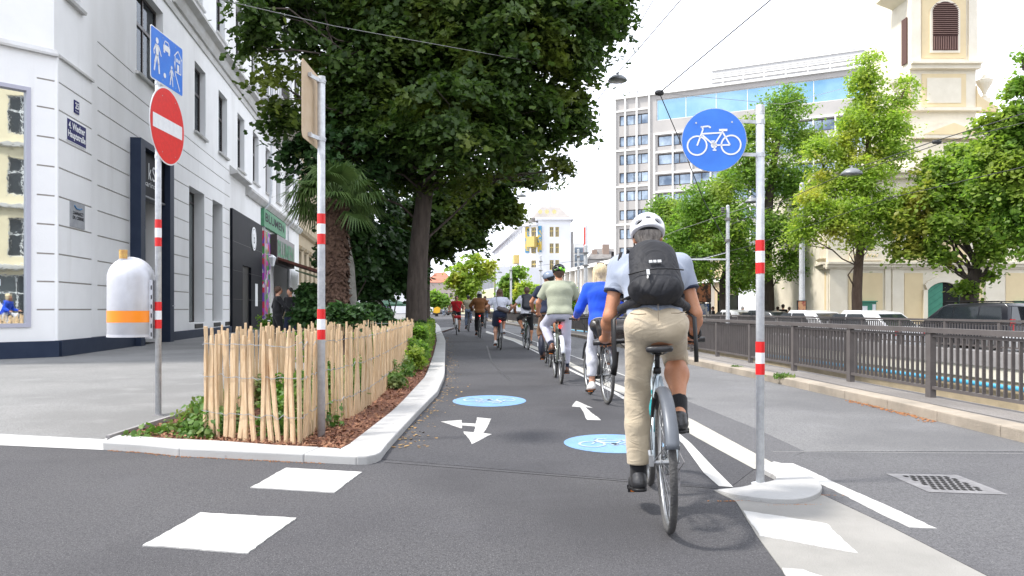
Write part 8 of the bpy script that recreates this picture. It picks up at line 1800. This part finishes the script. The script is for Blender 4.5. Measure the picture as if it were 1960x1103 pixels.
# ================================================================ pedestrians
def walker(px, D_, zb, hgt, yaw, label, shirt, trouser, hair, arm=0, hood=False, h=.022, skin=SKIN, stride=.12):
    sc = hgt/1.75; p = at(px, 592, D_); loc = (p.x, D_, zb); root = empty('person', loc, math.radians(yaw), label, 'person', 'pedestrians on the pavements')
    S = Solid(h); Z_ = lambda z: z*sc; nb = V((0, 0, Z_(1.45))); hip = V((0, 0, Z_(.93)))
    hips = [V((o*.09, 0, 0))*sc+hip for o in (-1, 1)]; ank = [V((o*.10*sc, o*stride*sc, Z_(.09))) for o in (-1, 1)]; kn = [ik(hips[i], ank[i], .42*sc, .43*sc, (0, 1, 0)) for i in (0, 1)]; shd = [nb+V((o*.18, 0, -.05))*sc for o in (-1, 1)]; wr = [V((o*.27, .05+.10*o*(1 if arm else .4)+(.2 if arm else 0), .86+(.14 if arm else 0)))*sc for o in (-1, 1)]; el = [ik(shd[i], wr[i], .29*sc, .27*sc, (o, -.8, -.2)) for i, o in enumerate((-1, 1))]
    S.cap(hip, V((0, 0, Z_(1.1))), .105*sc, .10*sc, .05, sx=1.4); S.cap(V((0, 0, Z_(1.1))), nb-V((0, 0, .08)), .10*sc, .10*sc, .05, sx=1.5); S.cap(nb-V((0, 0, .08)), nb+V((0, .01, .1)), .055*sc, .05*sc, .03); T, Rn = head(S, nb+V((0, .03, .17*sc)), 0, 0, sc)
    for i in (0, 1):
        S.cap(nb-V((0, 0, .04)), shd[i], .05*sc, .05*sc, .04); S.cap(shd[i], el[i], .048*sc, .038*sc, .03); S.cap(el[i], wr[i], .038*sc, .026*sc, .02); o = -1 if i == 0 else 1; w_ = wr[i]
        S.ell(w_+V((0, .0, -.055))*sc, (.018*sc, .036*sc, .048*sc), .01)
        for k in range(4): S.cap(w_+V((0, -.024+.016*k, -.09))*sc, w_+V((-o*.012, -.018+.016*k, -.155+.008*abs(k-1.4)))*sc, .009*sc, .0075*sc, .004)
        S.cap(w_+V((0, .03, -.04))*sc, w_+V((-o*.01, .055, -.09))*sc, .011*sc, .009*sc, .006)
        S.cap(hips[i], kn[i], .085*sc, .055*sc, .03); S.cap(kn[i], ank[i], .055*sc, .036*sc, .03); S.cap(ank[i], ank[i]+V((0, .1, -.05)), .035*sc, .03*sc, .02)
    S.build('body', skin, root)
    S = Solid(h); S.cap(hip+V((0, 0, .02)), V((0, 0, Z_(1.1))), .128*sc, .115*sc, .05, sx=1.4); S.cap(V((0, 0, Z_(1.1))), nb-V((0, 0, .07)), .118*sc, .10*sc, .05, sx=1.55)
    for i in (0, 1): S.cap(nb-V((0, 0, .04)), shd[i], .062*sc, .066*sc, .05); S.cap(shd[i], el[i], .066*sc, .052*sc, .03); S.cap(el[i], wr[i], .052*sc, .038*sc, .02, clip=[(lerp(el[i], wr[i], .9), tuple((wr[i]-el[i]).normalized()))])
    S.disp = folds(.003, 30, int(px)); S.cut.append((nb+V((0, 0, .02)), (0, 0, 1))); S.build('jacket', shirt, root)
    S = Solid(h)
    for i in (0, 1): S.cap(hips[i]-V((0, 0, .0)), kn[i], .105*sc, .075*sc, .05); S.cap(kn[i], ank[i], .075*sc, .058*sc, .03, clip=[(ank[i]+V((0, 0, .02)), (0, 0, -1))])
    S.disp = folds(.003, 30, int(px)+1); S.build('trousers', trouser, root)
    for i in (0, 1): shoe(root, ank[i], V((0, 1, 0)), sc, shoeblk, M['plastic_blk'], .014)
    S = Solid(.014); S.ell(T(0, -.016, .030), (.086*sc, .100*sc, .096*sc), .01, Rn); S.ell(T(0, -.05, -.03), (.06*sc, .05*sc, .07*sc), .03); S.ell(T(0, .09, -.035), (.07*sc, .06*sc, .08*sc), .01, sub=True); S.build('hood' if hood else 'hair', hair, root)
    return root
grey = cloth('light grey hoodie', (.40, .41, .43)); dgreen = cloth('dark apron', (.015, .02, .02))
walker(531, 20, .06, 1.70, -60, 'florist in dark clothes standing under the brown awning', blk, blk, HAIR_D, 1); w2 = walker(556, 22, .06, 1.72, 150, 'person in black with a white tag beside the florist', blk, navy, HAIR_K)
walker(1420, 44, -.36, 1.68, -90, 'pedestrian in a light grey hooded top walking left behind the cars', grey, jean, grey, 0, True); walker(1365, 47, -.36, 1.68, 90, 'pedestrian with reddish hair near the dark poster board', blk, blk, HAIR_D)
walker(1489, 42, -.36, 1.66, 20, 'pedestrian with light brown hair and violet top between the trunks', cloth('violet cloth', (.08, .05, .16)), jean, HAIR_D); walker(1499, 41, -.36, 1.78, 10, 'tall pedestrian all in black in front of the white house', blk, blk, HAIR_K); walker(1511, 41, -.36, 1.64, -10, 'auburn haired pedestrian right of the one in black', brown, jean, HAIR_D)
walker(849, 125, 0, 1.7, 0, 'tiny distant walker in white beside the oncoming cyclist', whitec, jean, HAIR_K, h=.04)
walker(738, 36, .05, 1.65, 40, 'person in a pale lilac top near the green parasol', cloth('lilac cloth', (.35, .3, .5)), jean, HAIR_D)
# flower stall goods
def planter(px, py, D_, c, label):
    p = at(px, py, D_); p.z = .06; root = empty('potted_plant', p, label=label, cat='plant', group='plants outside the flower shop'); m = MB(); m.lathe([(.13, 0), (.18, .30), (.19, .32)], (0, 0, 0), 14); m.build('pot', mat('pot', c, .7), root)
    P, N, _ = clump_points([((0, 0, .62), (.32, .32, .34))], 26, 22, .12, shell=.2); link('foliage', leaves_mesh('foliage', P, N, .08, M['leaf_deep'] if random.random() < .6 else M['leaf_mid'], shape='kite'), root)
for i, (px, D_, lb) in enumerate(((510, 24, 'left'), (520, 27, 'x'), (545, 26, 'x'), (566, 24, 'x'), (575, 27, 'x'), (588, 25, 'x'), (600, 24, 'x'))):
    planter(px, 600, D_, ((.3, .05, .04), (.05, .05, .05), (.4, .35, .3))[i % 3], ['potted plant by the flower print panel', 'potted plant deep under the awning left', 'potted plant behind the florist', 'potted plant right of the person with the tag', 'potted plant at the back of the stall right', 'potted plant left of the middle sign pole', 'potted plant behind the middle sign pole'][i])
m = MB()
for z in (.5, .95): m.box(-.9, .9, -.25, .25, z, z+.04)
for x in (-.88, .84):
    for y in (-.23, .19): m.box(x, x+.05, y, y+.05, 0, .5); m.box(x, x+.05, y, y+.05, .54, .95)
sh_ = empty('plant_shelf', (at(585, 592, 28).x, 28, .06), math.radians(60), 'two tier shelf of plants under the awning', 'shelf'); m.build('shelves', M['wood'], sh_)
P, N, _ = clump_points([((x, 0, z+.2), (.3, .25, .22)) for x in (-.6, 0, .6) for z in (.54, 1.0)], 90, 20, .12, shell=.2); link('shelf_plants', leaves_mesh('shelf_plants', P, N, .07, M['leaf_deep'], shape='kite'), sh_)
